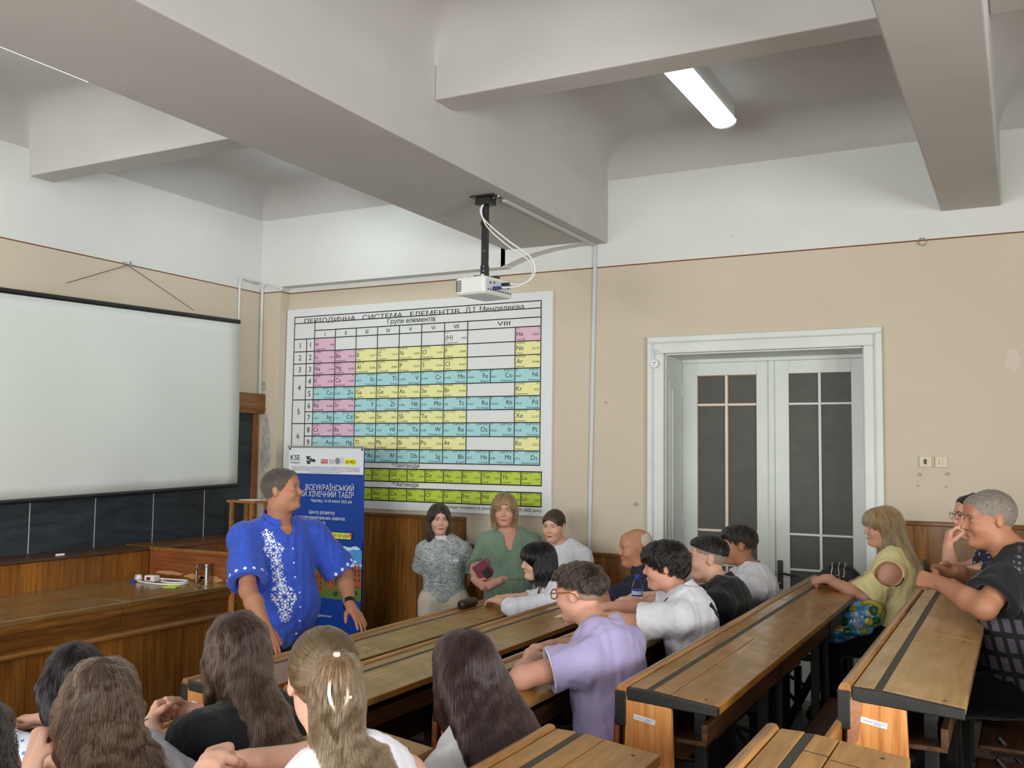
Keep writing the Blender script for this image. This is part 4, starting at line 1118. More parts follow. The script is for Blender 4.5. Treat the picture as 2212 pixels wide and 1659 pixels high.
class Field:
    def __init__(s, lo, hi, h):
        s.h = h
        s.lo = np.asarray(lo, float)
        s.n = np.ceil((np.asarray(hi, float) - s.lo) / h).astype(int) + 1
        s.a = np.full(s.n, .4, np.float32)

    def box(s, lo, hi):
        i0 = np.clip(np.floor((lo - s.lo) / s.h).astype(int), 0, s.n)
        i1 = np.clip(np.ceil((hi - s.lo) / s.h).astype(int) + 1, 0, s.n)
        if (i1 <= i0).any(): return None
        ax = [(s.lo[k] + np.arange(i0[k], i1[k]) * s.h).astype(np.float32) for k in range(3)]
        return tuple(slice(i0[k], i1[k]) for k in range(3)), np.stack(np.meshgrid(*ax, indexing='ij'), -1)

    def dist(s, p, pad, t=0.0):
        if p[0] == 'c':
            a, b, ra, rb, fl = p[1], p[2], p[3] + t, p[4] + t, p[5]
            r = max(ra, rb) + pad
            q = s.box(np.minimum(a, b) - r, np.maximum(a, b) + r)
            if q is None: return None
            sl, P = q
            w = P - a.astype(np.float32)
            ab = (b - a).astype(np.float32)
            if fl is not None:
                n, f = fl[0].astype(np.float32), fl[1]
                w = w + np.multiply.outer((w @ n) * (1 / f - 1), n)
                ab = ab + n * float(ab @ n) * (1 / f - 1)
            u = np.clip((w @ ab) / max(1e-9, float(ab @ ab)), 0, 1)
            d = np.linalg.norm(w - u[..., None] * ab, axis=-1) - (ra + (rb - ra) * u)
            return sl, d
        c, r, R = p[1], np.asarray(p[2], float) + t, p[3]
        m = r.max() + pad
        q = s.box(c - m, c + m)
        if q is None: return None
        sl, P = q
        w = (P - c.astype(np.float32)) @ R.astype(np.float32)
        k0 = np.linalg.norm(w / r.astype(np.float32), axis=-1)
        k1 = np.linalg.norm(w / (r * r).astype(np.float32), axis=-1)
        return sl, np.where(k1 < 1e-6, -r.min(), k0 * (k0 - 1) / np.maximum(k1, 1e-6)).astype(np.float32)

    def add(s, p, k=.02, t=0.0):
        q = s.dist(p, k + .03, t)
        if q is None: return
        sl, d = q
        a = s.a[sl]
        h = np.maximum(k - np.abs(a - d), 0) / k
        s.a[sl] = np.minimum(a, d) - h * h * k * .25

    def sub(s, p, k=.01, t=0.0):
        q = s.dist(p, k + .03, t)
        if q is None: return
        sl, d = q
        a, d = s.a[sl], -d
        h = np.maximum(k - np.abs(a - d), 0) / k
        s.a[sl] = np.maximum(a, d) + h * h * k * .25

    def grid(s):
        ax = [(s.lo[k] + np.arange(s.n[k]) * s.h).astype(np.float32) for k in range(3)]
        return np.meshgrid(*ax, indexing='ij', sparse=True)

    def cut(s, pt, n, k=.004):
        """keep only the side towards -n"""
        X, Y, Z = s.grid()
        d = (X - pt[0]) * n[0] + (Y - pt[1]) * n[1] + (Z - pt[2]) * n[2]
        s.a = np.maximum(s.a, d.astype(np.float32))

    def noise(s, amp, f, seed=0, st=(1, 1, 1)):
        r = np.random.RandomState(seed)
        X, Y, Z = s.grid()
        out = 0
        for i in range(5):
            w = r.normal(size=3) * f * (1.0 + .45 * i) * np.asarray(st)
            out = out + np.sin(X * w[0] + Y * w[1] + Z * w[2] + r.uniform(0, 6.28) + 1.3 * np.sin(X * w[1] * .7 - Y * w[2] * .7 + Z * w[0] * .6)) / (1 + .5 * i)
        s.a = s.a + (amp * .5 * out).astype(np.float32)

    def sample(s, P):
        q = np.clip((P - s.lo) / s.h, 0, s.n - 1.001)
        i = q.astype(int)
        f = q - i
        out = 0
        for dx in (0, 1):
            for dy in (0, 1):
                for dz in (0, 1):
                    out = out + s.a[i[:, 0] + dx, i[:, 1] + dy, i[:, 2] + dz] * (f[:, 0] if dx else 1 - f[:, 0]) * (f[:, 1] if dy else 1 - f[:, 1]) * (f[:, 2] if dz else 1 - f[:, 2])
        return out

    def grad(s, P):
        e = s.h
        g = np.stack([s.sample(P + V(e, 0, 0)) - s.sample(P - V(e, 0, 0)), s.sample(P + V(0, e, 0)) - s.sample(P - V(0, e, 0)), s.sample(P + V(0, 0, e)) - s.sample(P - V(0, 0, e))], -1)
        return g / np.maximum(1e-9, np.linalg.norm(g, axis=1))[:, None]

    def mesh(s):
        a = s.a.copy()
        a[0], a[-1] = .1, .1; a[:, 0], a[:, -1] = .1, .1; a[:, :, 0], a[:, :, -1] = .1, .1
        S_ = a < 0
        nx, ny, nz = s.n
        cs = [S_[i:nx - 1 + i, j:ny - 1 + j, k:nz - 1 + k] for i in (0, 1) for j in (0, 1) for k in (0, 1)]
        al = cs[0].copy(); an = cs[0].copy()
        for c in cs[1:]: al &= c; an |= c
        I = np.argwhere(an & ~al)
        if len(I) == 0: return np.zeros((0, 3)), np.zeros((0, 4), int)
        idx = np.full((nx - 1, ny - 1, nz - 1), -1, np.int32)
        idx[I[:, 0], I[:, 1], I[:, 2]] = np.arange(len(I))
        co = [(i, j, k) for i in (0, 1) for j in (0, 1) for k in (0, 1)]
        val = np.stack([a[I[:, 0] + i, I[:, 1] + j, I[:, 2] + k] for i, j, k in co], 1)
        P, W = np.zeros((len(I), 3)), np.zeros(len(I))
        for u in range(8):
            for v in range(u + 1, 8):
                if sum(abs(x - y) for x, y in zip(co[u], co[v])) != 1: continue
                A, B = val[:, u], val[:, v]
                mk = (A < 0) != (B < 0)
                tt = np.where(mk, A / np.where(A == B, 1, A - B), 0)
                pt = np.asarray(co[u]) + tt[:, None] * (np.asarray(co[v]) - np.asarray(co[u]))
                P += pt * mk[:, None]; W += mk
        P = s.lo + (I + P / W[:, None]) * s.h
        F = []
        for ax in range(3):
            b, c = [(1, 2), (2, 0), (0, 1)][ax]
            sl0, sl1 = [slice(1, -1)] * 3, [slice(1, -1)] * 3
            sl0[ax], sl1[ax] = slice(0, -1), slice(1, None)
            A, B = S_[tuple(sl0)], S_[tuple(sl1)]
            for fl, mk in ((False, A & ~B), (True, ~A & B)):
                E = np.argwhere(mk)
                if len(E) == 0: continue
                for k in range(3):
                    if k != ax: E[:, k] += 1
                q = []
                for db, dc in ((0, 0), (-1, 0), (-1, -1), (0, -1)):
                    e = E.copy(); e[:, b] += db; e[:, c] += dc
                    q.append(idx[e[:, 0], e[:, 1], e[:, 2]])
                q = np.stack(q, 1)
                F.append(q[:, ::-1] if fl else q)
        return P, np.concatenate(F)


def np_mesh(name, P, F, mats, parent=None, smooth=True, relax=1):
    F = np.asarray(F)
    for _ in range(relax):                                   # one light smoothing pass over the quads
        acc, cnt = np.zeros_like(P), np.zeros(len(P))
        for i in range(4):
            for j in ((i + 1) % 4, (i + 3) % 4):
                np.add.at(acc, F[:, i], P[F[:, j]]); np.add.at(cnt, F[:, i], 1)
        P = P * .5 + acc / np.maximum(cnt, 1)[:, None] * .5
    off = np.asarray(parent['_at']) if parent is not None else np.zeros(3)
    me = bpy.data.meshes.new(name)
    me.vertices.add(len(P)); me.loops.add(F.size); me.polygons.add(len(F))
    me.vertices.foreach_set('co', (P - off).astype(np.float32).ravel())
    me.loops.foreach_set('vertex_index', F.astype(np.int32).ravel())
    me.polygons.foreach_set('loop_start', np.arange(0, F.size, F.shape[1], dtype=np.int32))
    me.polygons.foreach_set('use_smooth', np.ones(len(F), bool))
    for m in (mats if isinstance(mats, (list, tuple)) else [mats]): me.materials.append(m)
    me.update(calc_edges=True)
    o = bpy.data.objects.new(name, me)
    COL.objects.link(o)
    if parent is not None:
        o.parent = parent
    return o, P, F


def cone(a, b, ra, rb, flat=None): return ('c', V(a), V(b), ra, rb, flat)
def ell(c, r, R=None): return ('e', V(c), V(r), np.eye(3) if R is None else R)


# ------------------------------------------------------------------ materials for people
def skin_mat(name, col, red=0.12):
    m, nt, p = new_mat(name)
    g = N(nt, 'ShaderNodeNewGeometry')
    no = N(nt, 'ShaderNodeTexNoise', Scale=14.0, Detail=5.0)
    nt.links.new(g.outputs['Position'], no.inputs['Vector'])
    cr = N(nt, 'ShaderNodeValToRGB')
    cr.color_ramp.elements[0].position, cr.color_ramp.elements[1].position = .35, .68
    cr.color_ramp.elements[0].color = col
    cr.color_ramp.elements[1].color = (min(1, col[0] * (1 + red * .2)), col[1] * (1 - red * .6), col[2] * (1 - red * .6), 1)
    nt.links.new(no.outputs['Fac'], cr.inputs[0])
    nt.links.new(cr.outputs[0], p.inputs['Base Color'])
    p.inputs['Roughness'].default_value = .52
    p.inputs['Specular IOR Level'].default_value = .35
    p.inputs['Subsurface Weight'].default_value = .08
    p.inputs['Subsurface Radius'].default_value = (.012, .005, .003)
    p.inputs['Subsurface Scale'].default_value = 1.0
    return m
SK_FAIR = skin_mat('skin_fair', srgb(216, 172, 150))
SK_PINK = skin_mat('skin_rosy', srgb(206, 158, 136), .16)
SK_TAN = skin_mat('skin_tanned', srgb(176, 126, 98), .16)
SK_MID = skin_mat('skin_medium', srgb(206, 156, 128))
M_LIP = flat('lips', srgb(168, 92, 84), .45)
M_EYE = flat('eye_white', srgb(214, 206, 200), .25)
M_IRIS = flat('iris_dark', srgb(46, 36, 32), .2)
M_LASH = flat('lash_line', srgb(46, 32, 28), .6)


def cloth(name, col, rough=.85, bump=.25, bscale=420, var=.06, vscale=9, sheen=.15, extra=None):
    return flat(name, col, rough, bump, bscale, var=var, vscale=vscale, sheen=sheen, spec=.25)


HK = .50
def hair_mat(name, root, tip, rough=.38, spread=.35):
    """strand colour: random between strands, from root to tip"""
    m, nt, p = new_mat(name)
    hi = N(nt, 'ShaderNodeHairInfo')
    mx = N(nt, 'ShaderNodeMix', data_type='RGBA')
    mx.inputs['A'].default_value, mx.inputs['B'].default_value = root, tip
    nt.links.new(hi.outputs['Intercept'], mx.inputs['Factor'])
    mr = N(nt, 'ShaderNodeMapRange')
    mr.inputs['To Min'].default_value, mr.inputs['To Max'].default_value = HK * (1 - spread), HK * (1 + spread)
    nt.links.new(hi.outputs['Random'], mr.inputs['Value'])
    vm = N(nt, 'ShaderNodeVectorMath', operation='SCALE')
    nt.links.new(mx.outputs['Result'], vm.inputs[0]); nt.links.new(mr.outputs[0], vm.inputs['Scale'])
    hb = N(nt, 'ShaderNodeBsdfHairPrincipled')
    hb.parametrization = 'COLOR'
    nt.links.new(vm.outputs[0], hb.inputs['Color'])
    hb.inputs['Roughness'].default_value = rough * .8
    hb.inputs['Radial Roughness'].default_value = .5
    nt.links.new(hb.outputs[0], nt.nodes['Material Output'].inputs['Surface'])
    return m


def hair_base(name, col):
    m, nt, p = new_mat(name)
    g = N(nt, 'ShaderNodeNewGeometry')
    mp = N(nt, 'ShaderNodeMapping'); mp.inputs['Scale'].default_value = (1, 1, .12)
    nt.links.new(g.outputs['Position'], mp.inputs['Vector'])
    no = N(nt, 'ShaderNodeTexNoise', Scale=160.0, Detail=4.0)
    nt.links.new(mp.outputs[0], no.inputs['Vector'])
    cr = N(nt, 'ShaderNodeValToRGB')
    cr.color_ramp.elements[0].position, cr.color_ramp.elements[1].position = .3, .7
    cr.color_ramp.elements[0].color = tuple(c * .45 for c in col[:3]) + (1,)
    cr.color_ramp.elements[1].color = col
    nt.links.new(no.outputs['Fac'], cr.inputs[0]); nt.links.new(cr.outputs[0], p.inputs['Base Color'])
    b = N(nt, 'ShaderNodeBump', Strength=.5, Distance=.003)
    nt.links.new(no.outputs['Fac'], b.inputs['Height']); nt.links.new(b.outputs[0], p.inputs['Normal'])
    p.inputs['Roughness'].default_value = .45
    return m


# ------------------------------------------------------------------ the figure builder
def hand(prims, wrist, f, pn, side, pose='relaxed', s=1.0):
    """five fingers on a palm; f towards the fingers, pn the way the palm faces, side +1 left hand, -1 right hand"""
    f = nrm(f); pn = nrm(pn - f * np.dot(pn, f)); th = nrm(np.cross(f, pn)) * (-side)
    w = V(wrist)
    curl = {'flat': (.10, .10, .08), 'relaxed': (.28, .38, .30), 'grip': (.75, .95, .6), 'fist': (1.25, 1.45, .9), 'spread': (.16, .16, .12)}[pose]
    sp = .16 if pose == 'spread' else .06
    offs, lens = (.026, .009, -.009, -.025), (.92, 1.0, .94, .74)
    kn = []
    for o, l in zip(offs, lens):
        b = w + f * (.088 - abs(o - .004) * .25) * s + th * o * s
        kn.append(b)
        prims.append((cone(w + th * o * .55 * s + f * .012 * s, b, .0155 * s, .0125 * s), .014))
    prims.append((cone(w - f * .03 * s, w + f * .02 * s, .024 * s, .022 * s, (pn, .72)), .02))
    for i, (b, l) in enumerate(zip(kn, lens)):
        a = 0.0
        d0 = nrm(f + th * offs[i] * sp / .026)
        p = b
        for k, (sl, rr) in enumerate(((.044, .0098), (.027, .0088), (.021, .0076))):
            a += curl[k] * (1 + .12 * i * (pose != 'flat'))
            d = d0 * math.cos(a) + pn * math.sin(a)
            q = p + d * sl * l * s
            prims.append((cone(p, q, rr * s, rr * .9 * s), .004 if k else .007))
            p = q
    a = .35 if pose in ('grip', 'fist') else .12
    t0 = w + f * .022 * s + th * .020 * s
    d1 = nrm(f * .62 + th * (.78 if pose != 'fist' else .45) + pn * (.25 + a))
    t1 = t0 + d1 * .040 * s
    d2 = nrm(d1 * .75 + f * .55 + pn * a)
    t2 = t1 + d2 * .030 * s
    t3 = t2 + nrm(d2 + f * .3 + pn * a * .5) * .024 * s
    for p, q, r in ((t0, t1, .0145), (t1, t2, .0112), (t2, t3, .0096)): prims.append((cone(p, q, r * s, r * .88 * s), .008))


class Person:
    def __init__(s, label, base, face, pelvis, neck, head, hface, skin, sw=.175, girth=1.0, depth=1.0, belly=0.0, bust=0.0, ls=1.0, hs=.955, roll=0.0, arms=None, legs=None, h=.0056, neckr=.052, jaw=1.0, nose=1.0, cat='person', group=None, asleeve=None):
        s.base, s.skin, s.hs, s.h = V(base), skin, hs, h
        s.F = nrm(V(face[0], face[1], 0)); s.L = V(-s.F[1], s.F[0], 0)
        s.pelvis, s.neck, s.head = V(pelvis), V(neck), V(head)
        s.neckr = neckr
        ax = nrm(s.neck - s.pelvis)
        Fx = nrm(s.F - ax * np.dot(s.F, ax))
        s.ax, s.Fx = ax, Fx
        R = np.stack([Fx, s.L, ax], 1)
        sl = np.linalg.norm(s.neck - s.pelvis)
        s.R, s.sl = R, sl
        g, dd = girth, depth
        at = lambda u, f=0.0, l=0.0: s.pelvis + ax * (u * sl) + Fx * f + s.L * l
        s.at = at
        T = [(ell(at(.0, -.005), (.112 * dd, .168 * g, .11), R), .04), (ell(at(.26, .0), (.108 * dd, .148 * g, .15), R), .05),
             (ell(at(.60, -.005), (.118 * dd, .165 * g, .19), R), .05), (ell(at(.80, -.012), (.098 * dd, .150 * g, .12), R), .05)]
        if belly: T.append((ell(at(.24, .055 + belly * .45), (.11 * dd, .155 * g, .17), R), .07))
        if bust:
            for q in (1, -1): T.append((ell(at(.60, .082 * dd, q * .068), (.05 * bust, .058, .062), R), .035))
        s.sh = {}
        for nm, q in (('L', 1), ('R', -1)):
            a = (arms or {}).get(nm, {})
            sh = a.get('sh')
            sh = at(1, -.005, q * sw) - ax * .082 if sh is None else V(sh)
            s.sh[nm] = sh
            T.append((cone(at(.985, -.012, q * .022), sh, .042, .046 * ls), .045))
            T.append((cone(at(1, -.02, q * .06) - ax * .13, sh - ax * .02, .065, .050 * ls), .05))
        for q in (1, -1): T.append((ell(at(-.02, -.05, q * .075), (.085 * dd, .088 * g, .095), R), .04))
        s.torso = T
        # limbs
        s.arm, s.hands = {}, {}
        for nm, q in (('L', 1), ('R', -1)):
            a = (arms or {}).get(nm)
            if a is None: continue
            sh, el, wr = s.sh[nm], V(a['el']), V(a['wr'])
            if legs != 'stand': el, wr = el + UP * .024, wr + UP * .022
            s.arm[nm] = (sh, el, wr)
            hd = []
            hand(hd, wr, V(a.get('f', wr - el)), V(a.get('pn', (0, 0, -1))), q, a.get('pose', 'relaxed'), a.get('s', .98 * ls if ls < 1.12 else 1.08))
            s.hands[nm] = hd
        s.legs = []
        if legs is None or isinstance(legs, dict):
            lg = legs or {}
            fl = lg.get('floor', s.base[2])
            bf = V(*lg.get('dir', (-1, 0, 0))); bl = V(-bf[1], bf[0], 0)
            for q in (1, -1):
                hip = s.pelvis - UP * .02 + bl * q * .085 + bf * .02
                kn = V(hip[0], hip[1], 0) + bf * lg.get('thigh', .36) + bl * q * .03; kn[2] = max(fl + .46, hip[2] - .06)
                an = V(kn[0], kn[1], fl + .09) + bf * lg.get('tuck', -.06)
                s.legs.append((hip, kn, an, bf))
        elif legs == 'stand':
            for q in (1, -1):
                hip = s.pelvis - UP * .04 + s.L * q * .085
                an = V(s.base[0], s.base[1], s.base[2] + .085) + s.L * q * .10 - s.F * .03
                kn = (hip * .48 + an * .52) + s.F * .015
                s.legs.append((hip, kn, an, s.F))
        s.ls = ls
        # head frame
        hf = nrm(hface)
        hl = nrm(np.cross(UP, hf)); hu = np.cross(hf, hl)
        if roll:
            c, n_ = math.cos(roll), math.sin(roll)
            hl, hu = hl * c + hu * n_, hu * c - hl * n_
        s.HR = np.stack([hf, hl, hu], 1)
        s.jaw, s.nose = jaw, nose
        s.root = None
        s.label, s.cat, s.group = label, cat, group

    def hp(s, x, y, z): return s.head + s.HR @ (V(x, y, z) * s.hs)
    def he(s, c, r, rot=None):
        R = s.HR if rot is None else s.HR @ rot
        return ell(s.hp(*c), V(r) * s.hs, R)
    def hc(s, a, b, ra, rb): return cone(s.hp(*a), s.hp(*b), ra * s.hs, rb * s.hs)

    def limb_prims(s, t=0.0, upto=2.0, only=None):
        out = []
        for nm, (sh, el, wr) in s.arm.items():
            if only and nm not in only: continue
            ls = s.ls
            a = [(sh, el, .050 * ls, .039 * ls, 1.0)]
            out.append((cone(sh, sh + (el - sh) * min(1, upto), .050 * ls, (.050 - .011 * min(1, upto)) * ls), .03))
            if upto > 1:
                v = min(1, upto - 1)
                out.append((cone(el, el + (wr - el) * min(v, .35) , .041 * ls, .042 * ls), .02))
                if v > .35: out.append((cone(el + (wr - el) * .35, el + (wr - el) * v, .042 * ls, (.042 - .016 * (v - .35) / .65) * ls), .02))
        return out

    def build_body(s, lean=0.0):
        B = []
        B += s.torso
        nk = s.neck
        B.append((cone(nk - s.ax * .03 - s.Fx * .01, s.hp(-.022, 0, -.075), s.neckr * 1.08, s.neckr), .035))
        B += s.limb_prims()
        for hip, kn, an, bf in s.legs:
            B.append((cone(hip, kn, .088, .058), .04)); B.append((cone(kn, kn + (an - kn) * .35, .056, .054), .03)); B.append((cone(kn + (an - kn) * .35, an, .054, .036), .03))
            B.append((cone(an - UP * .04, an + bf * .15 - UP * .06, .036, .026), .03))
        j = s.jaw
        H = [(s.he((-.012, 0, .036), (.099, .0765, .088)), .03), (s.he((.030, 0, -.025), (.064, .062, .082)), .04), (s.he((.012, 0, -.058), (.060, .060 * j, .05)), .03),
             (s.hc((.060, .012, -.095), (.060, -.012, -.095), .023, .023), .03), (s.he((.062, 0, .050), (.034, .058, .045)), .03)]
        F1 = [(s.he((.086, 0, .026), (.013, .050, .010)), .016), (s.he((.062, .040, -.028), (.03, .024, .022)), .03), (s.he((.062, -.040, -.028), (.03, .024, .022)), .03),
              (s.hc((.090, 0, .016), (.088 + .023 * s.nose, 0, -.024), .0072, .0102), .012), (s.he((.099, .0095, -.029), (.010, .0065, .0070)), .008), (s.he((.099, -.0095, -.029), (.010, .0065, .0070)), .008),
              (s.he((.094, 0, -.057), (.010, .022, .0055)), .009), (s.he((.091, 0, -.068), (.010, .019, .006)), .009), (s.he((.084, 0, -.095), (.014, .02, .014)), .016)]
        eq = [(s.he((.104, y, .008), (.017, .021, .012)), .014) for y in (.033, -.033)]
        eb = [(s.he((.0795, y, .007), (.0145, .0165, .0125)), .006) for y in (.0325, -.0325)]
        ear = []
        for q in (1, -1):
            c_, n_ = math.cos(.35), math.sin(.35)
            rot = np.array([[c_, -n_ * q, 0], [n_ * q, c_, 0], [0, 0, 1]])
            ear.append((s.he((-.012, q * .080, .0), (.020, .0075, .031), rot), .010))
        allp = [p for p, _ in B + H + ear] + [p for hd in s.hands.values() for p, _ in hd]
        lo = np.min([np.minimum(p[1], p[2]) - max(p[3], p[4]) if p[0] == 'c' else p[1] - p[2].max() for p in allp], 0) - .03
        hi = np.max([np.maximum(p[1], p[2]) + max(p[3], p[4]) if p[0] == 'c' else p[1] + p[2].max() for p in allp], 0) + .03
        lo[2] = max(lo[2], s.base[2] - .0)
        f = Field(lo, hi, s.h)
        for p, k in B: f.add(p, k)
        for hd in s.hands.values():
            for p, k in hd: f.add(p, k)
        for p, k in H: f.add(p, k * s.hs)
        for p, k in F1: f.add(p, k * s.hs)
        for p, k in eq: f.sub(p, k * s.hs)
        for p, k in eb: f.add(p, k * s.hs)
        for p, k in ear: f.add(p, k * s.hs)
        for q in (1, -1):
            f.sub(s.he((-.004, q * .0905, .004), (.009, .006, .014)), .006)
        f.sub(s.hc((.100, .017, -.0625), (.100, -.017, -.0625), .0022, .0022), .004)
        P, Fc = f.mesh()
        me_o, P, Fc = np_mesh('person', P, Fc, s.skin)
        me_o.data.vertices.foreach_set('co', (P - s.base).astype(np.float32).ravel()); me_o.data.update()
        me_o.location = s.base
        me_o['_at'] = tuple(map(float, s.base))
        tag(me_o, s.label, s.cat, s.group)
        s.root = me_o
        near = np.linalg.norm(P - s.head, axis=1) < .17
        fm = near[Fc].all(1)
        s.hbvh = BVHTree.FromPolygons([tuple(p) for p in P], [tuple(int(i) for i in q) for q in Fc[fm]])
        return s

    # ---- face details laid on the skin
    def decal(s, mb, rings, mi, off=.0007, frm=.25):
        """rings: list of lists of (y, z) head coordinates; skin-hugging patch"""
        n = len(rings[0])
        vs, d = [], Vector(-s.HR[:, 0])
        for r in rings:
            for (y, z) in r:
                o = Vector(s.hp(frm, y, z))
                hit = s.hbvh.ray_cast(o, d, .6)
                p = hit[0] if hit[0] is not None else Vector(s.hp(.08, y, z))
                vs.append(p - d * off)
        fs = [(i * n + k, i * n + (k + 1) % n, (i + 1) * n + (k + 1) % n, (i + 1) * n + k) for i in range(len(rings) - 1) for k in range(n)]
        mb.add(vs, fs, mi)

    def strip(s, mb, top, bot, mi, off=.0009):
        n = len(top)
        vs, d = [], Vector(-s.HR[:, 0])
        for r in (top, bot):
            for (y, z) in r:
                hit = s.hbvh.ray_cast(Vector(s.hp(.25, y, z)), d, .6)
                p = hit[0] if hit[0] is not None else Vector(s.hp(.08, y, z))
                vs.append(p - d * off)
        mb.add(vs, [(k, n + k, n + k + 1, k + 1) for k in range(n - 1)], mi)

    def face(s, brow, lip=None, browt=1.0, look=0.0, open_=1.0, fem=False):
        for q in (1, -1):
            m = MB()
            def al(k, n=18):
                out = []
                for i in range(n):
                    a = 2 * math.pi * i / n
                    c_ = math.cos(a)
                    out.append((q * .0325 + .0145 * k * c_, .0075 + (.0062 * open_ if math.sin(a) > 0 else .0042 * open_) * k * math.sin(a) * (1 - .25 * abs(c_))))
                return out
            s.decal(m, [al(1.0), al(.5), al(.02)], 0, .0006)
            ir = [[(q * .0325 + look + r * math.cos(2 * math.pi * i / 14), .0078 + min(.0055 * open_, max(-.0042 * open_, r * math.sin(2 * math.pi * i / 14)))) for i in range(14)] for r in (.0066, .0033, .0002)]
            s.decal(m, ir, 1, .0010)
            xs = [-.0155 + .031 * i / 8 for i in range(9)]
            up = [(q * .0325 + x, .0075 + .0066 * open_ * (1 - (x / .0165) ** 2) ** .6 + .0010) for x in xs]
            s.strip(m, [(y, z + (.0022 if fem else .0016)) for y, z in up], [(y, z - .0006) for y, z in up], 2, .0012)
            m.build('eye', [M_EYE, M_IRIS, M_LASH], s.root, smooth=True)
            b = MB()
            xs = [i / 8 for i in range(9)]
            cy = [(q * (.014 + .036 * x), .026 + .007 * math.sin(x * 2.3) - .006 * x * x) for x in xs]
            th = [.0035 * browt * (1 - .55 * x) + .0006 for x in xs]
            s.strip(b, [(y, z + t_) for (y, z), t_ in zip(cy, th)], [(y, z - t_) for (y, z), t_ in zip(cy, th)], 0, .0012)
            b.build('eyebrow', brow, s.root, smooth=True)
        l = MB()
        xs = [-.021 + .042 * i / 10 for i in range(11)]
        mid = [(x, -.0625 - .0008 * abs(x) / .02) for x in xs]
        e = lambda x: max(.05, 1 - (x / .0215) ** 2) ** .7
        s.strip(l, [(x, -.0625 + .0058 * e(x) * (1 - .12 * math.cos(x * 300))) for x in xs], mid, 0, .0007)
        s.strip(l, mid, [(x, -.0625 - .0078 * e(x)) for x in xs], 0, .0007)
        s.strip(l, [(x, -.0620) for x in xs[1:-1]], [(x, -.0632) for x in xs[1:-1]], 1, .0010)
        l.build('lips', [lip or M_LIP, M_LASH], s.root, smooth=True)
        return s

    # ---- clothes
    def garment(s, name, mat, t=.013, sleeve=None, hem=None, neckcut=.012, vneck=None, legs=None, skirt=None, fold=.0035, ff=38, h=.0068, arms=None, extra=(), subs=(), cuts=(), torso=True, seed=1, label=None, taper=0.012, sleeve_flare=.012, kk=.02):
        pr = []
        if torso: pr += [(p, k, t) for p, k in s.torso]
        if sleeve:
            for nm, (sh, el, wr) in s.arm.items():
                if arms and nm not in arms: continue
                ls = s.ls
                if sleeve <= 1:
                    e = sh + (el - sh) * sleeve
                    pr.append((cone(sh, e, .052 * ls, .046 * ls + sleeve_flare), .035, t))
                else:
                    e = el + (wr - el) * (sleeve - 1)
                    pr.append((cone(sh, el, .052 * ls, .044 * ls), .035, t)); pr.append((cone(el, e, .044 * ls, .040 * ls - .008 * (sleeve - 1) + sleeve_flare * .5), .025, t))
        if legs:
            for hip, kn, an, bf in s.legs:
                if legs <= 1:
                    pr.append((cone(hip, hip + (kn - hip) * legs, .098, .074), .04, t))
                else:
                    e = kn + (an - kn) * (legs - 1)
                    pr.append((cone(hip, kn, .096, .068), .04, t)); pr.append((cone(kn, e, .066, .056), .03, t))
            pr += [(p, k, min(t * .8, .008)) for p, k in s.torso[:1]] if not torso else []
            pr += [(p, k, min(t * .8, .006)) for p, k in s.torso[-2:]] if not torso else []
        pr += [(p, k, 0.0) for p, k in extra]
        lo = np.min([np.minimum(p[1], p[2]) - max(p[3], p[4]) if p[0] == 'c' else p[1] - p[2].max() for p, _, _ in pr], 0) - .05
        hi = np.max([np.maximum(p[1], p[2]) + max(p[3], p[4]) if p[0] == 'c' else p[1] + p[2].max() for p, _, _ in pr], 0) + .05
        lo[2] = max(lo[2], s.base[2])
        f = Field(lo, hi, h)
        for p, k, tt in pr: f.add(p, k, tt)
        if fold: f.noise(fold, ff, seed, (1, 1, .55))
        if sleeve:                                           # open sleeve ends
            for nm, (sh, el, wr) in s.arm.items():
                if arms and nm not in arms: continue
                ls = s.ls
                a, b, v = (sh, el, sleeve) if sleeve <= 1 else (el, wr, sleeve - 1)
                e = a + (b - a) * v
                d = nrm(b - a)
                sd = s.box_cut(f, e, d, .085 * ls + t + max(0, sleeve_flare - .02) * 1.6)
                f.sub(cone(e - d * .05, e + d * .04, (.0445 if sleeve <= 1 else .038) * ls + .002, (.0445 if sleeve <= 1 else .036) * ls + sleeve_flare * .8 + .003), .004)
        if legs:
            for hip, kn, an, bf in s.legs:
                a, b, v = (hip, kn, legs) if legs <= 1 else (kn, an, legs - 1)
                s.box_cut(f, a + (b - a) * v, nrm(b - a), .16)
        if hem is not None: f.cut(V(0, 0, hem), V(0, 0, -1))
        if torso and neckcut is not None:
            c0 = s.neck - s.ax * .035 - s.Fx * .008
            f.sub(cone(c0, s.hp(-.03, 0, -.06), s.neckr + neckcut, s.neckr + neckcut + .015), .006)
            f.sub(s.he((0, 0, 0), (.13, .11, .13)), .004)
            f.cut(s.neck + s.ax * .055, nrm(s.ax - s.Fx * .30))
            if vneck: f.sub(cone(s.at(.98, .05), s.at(vneck, .15), .055, .012), .006)
        for p in subs: f.sub(p, .005)
        for pt, n in cuts: f.cut(V(pt), nrm(n))
        P, F = f.mesh()
        o, P, F = np_mesh(name, P, F, mat, s.root)
        o['_at'] = tuple(map(float, s.base))
        if label: o['label'] = label
        o_ = o
        s.last = (P, F)
        s.lastfield = f
        return o

    def box_cut(s, f, e, d, r):
        """removes what lies beyond a sleeve or leg end, near that end only"""
        q = f.box(e - r - .05, e + r + .05)
        if q is None: return
        sl, P = q
        w = P - e.astype(np.float32)
        u = w @ d.astype(np.float32)
        rad = np.linalg.norm(w - u[..., None] * d.astype(np.float32), axis=-1)
        f.a[sl] = np.where((rad < r) & (u < .08), np.maximum(f.a[sl], u), f.a[sl])

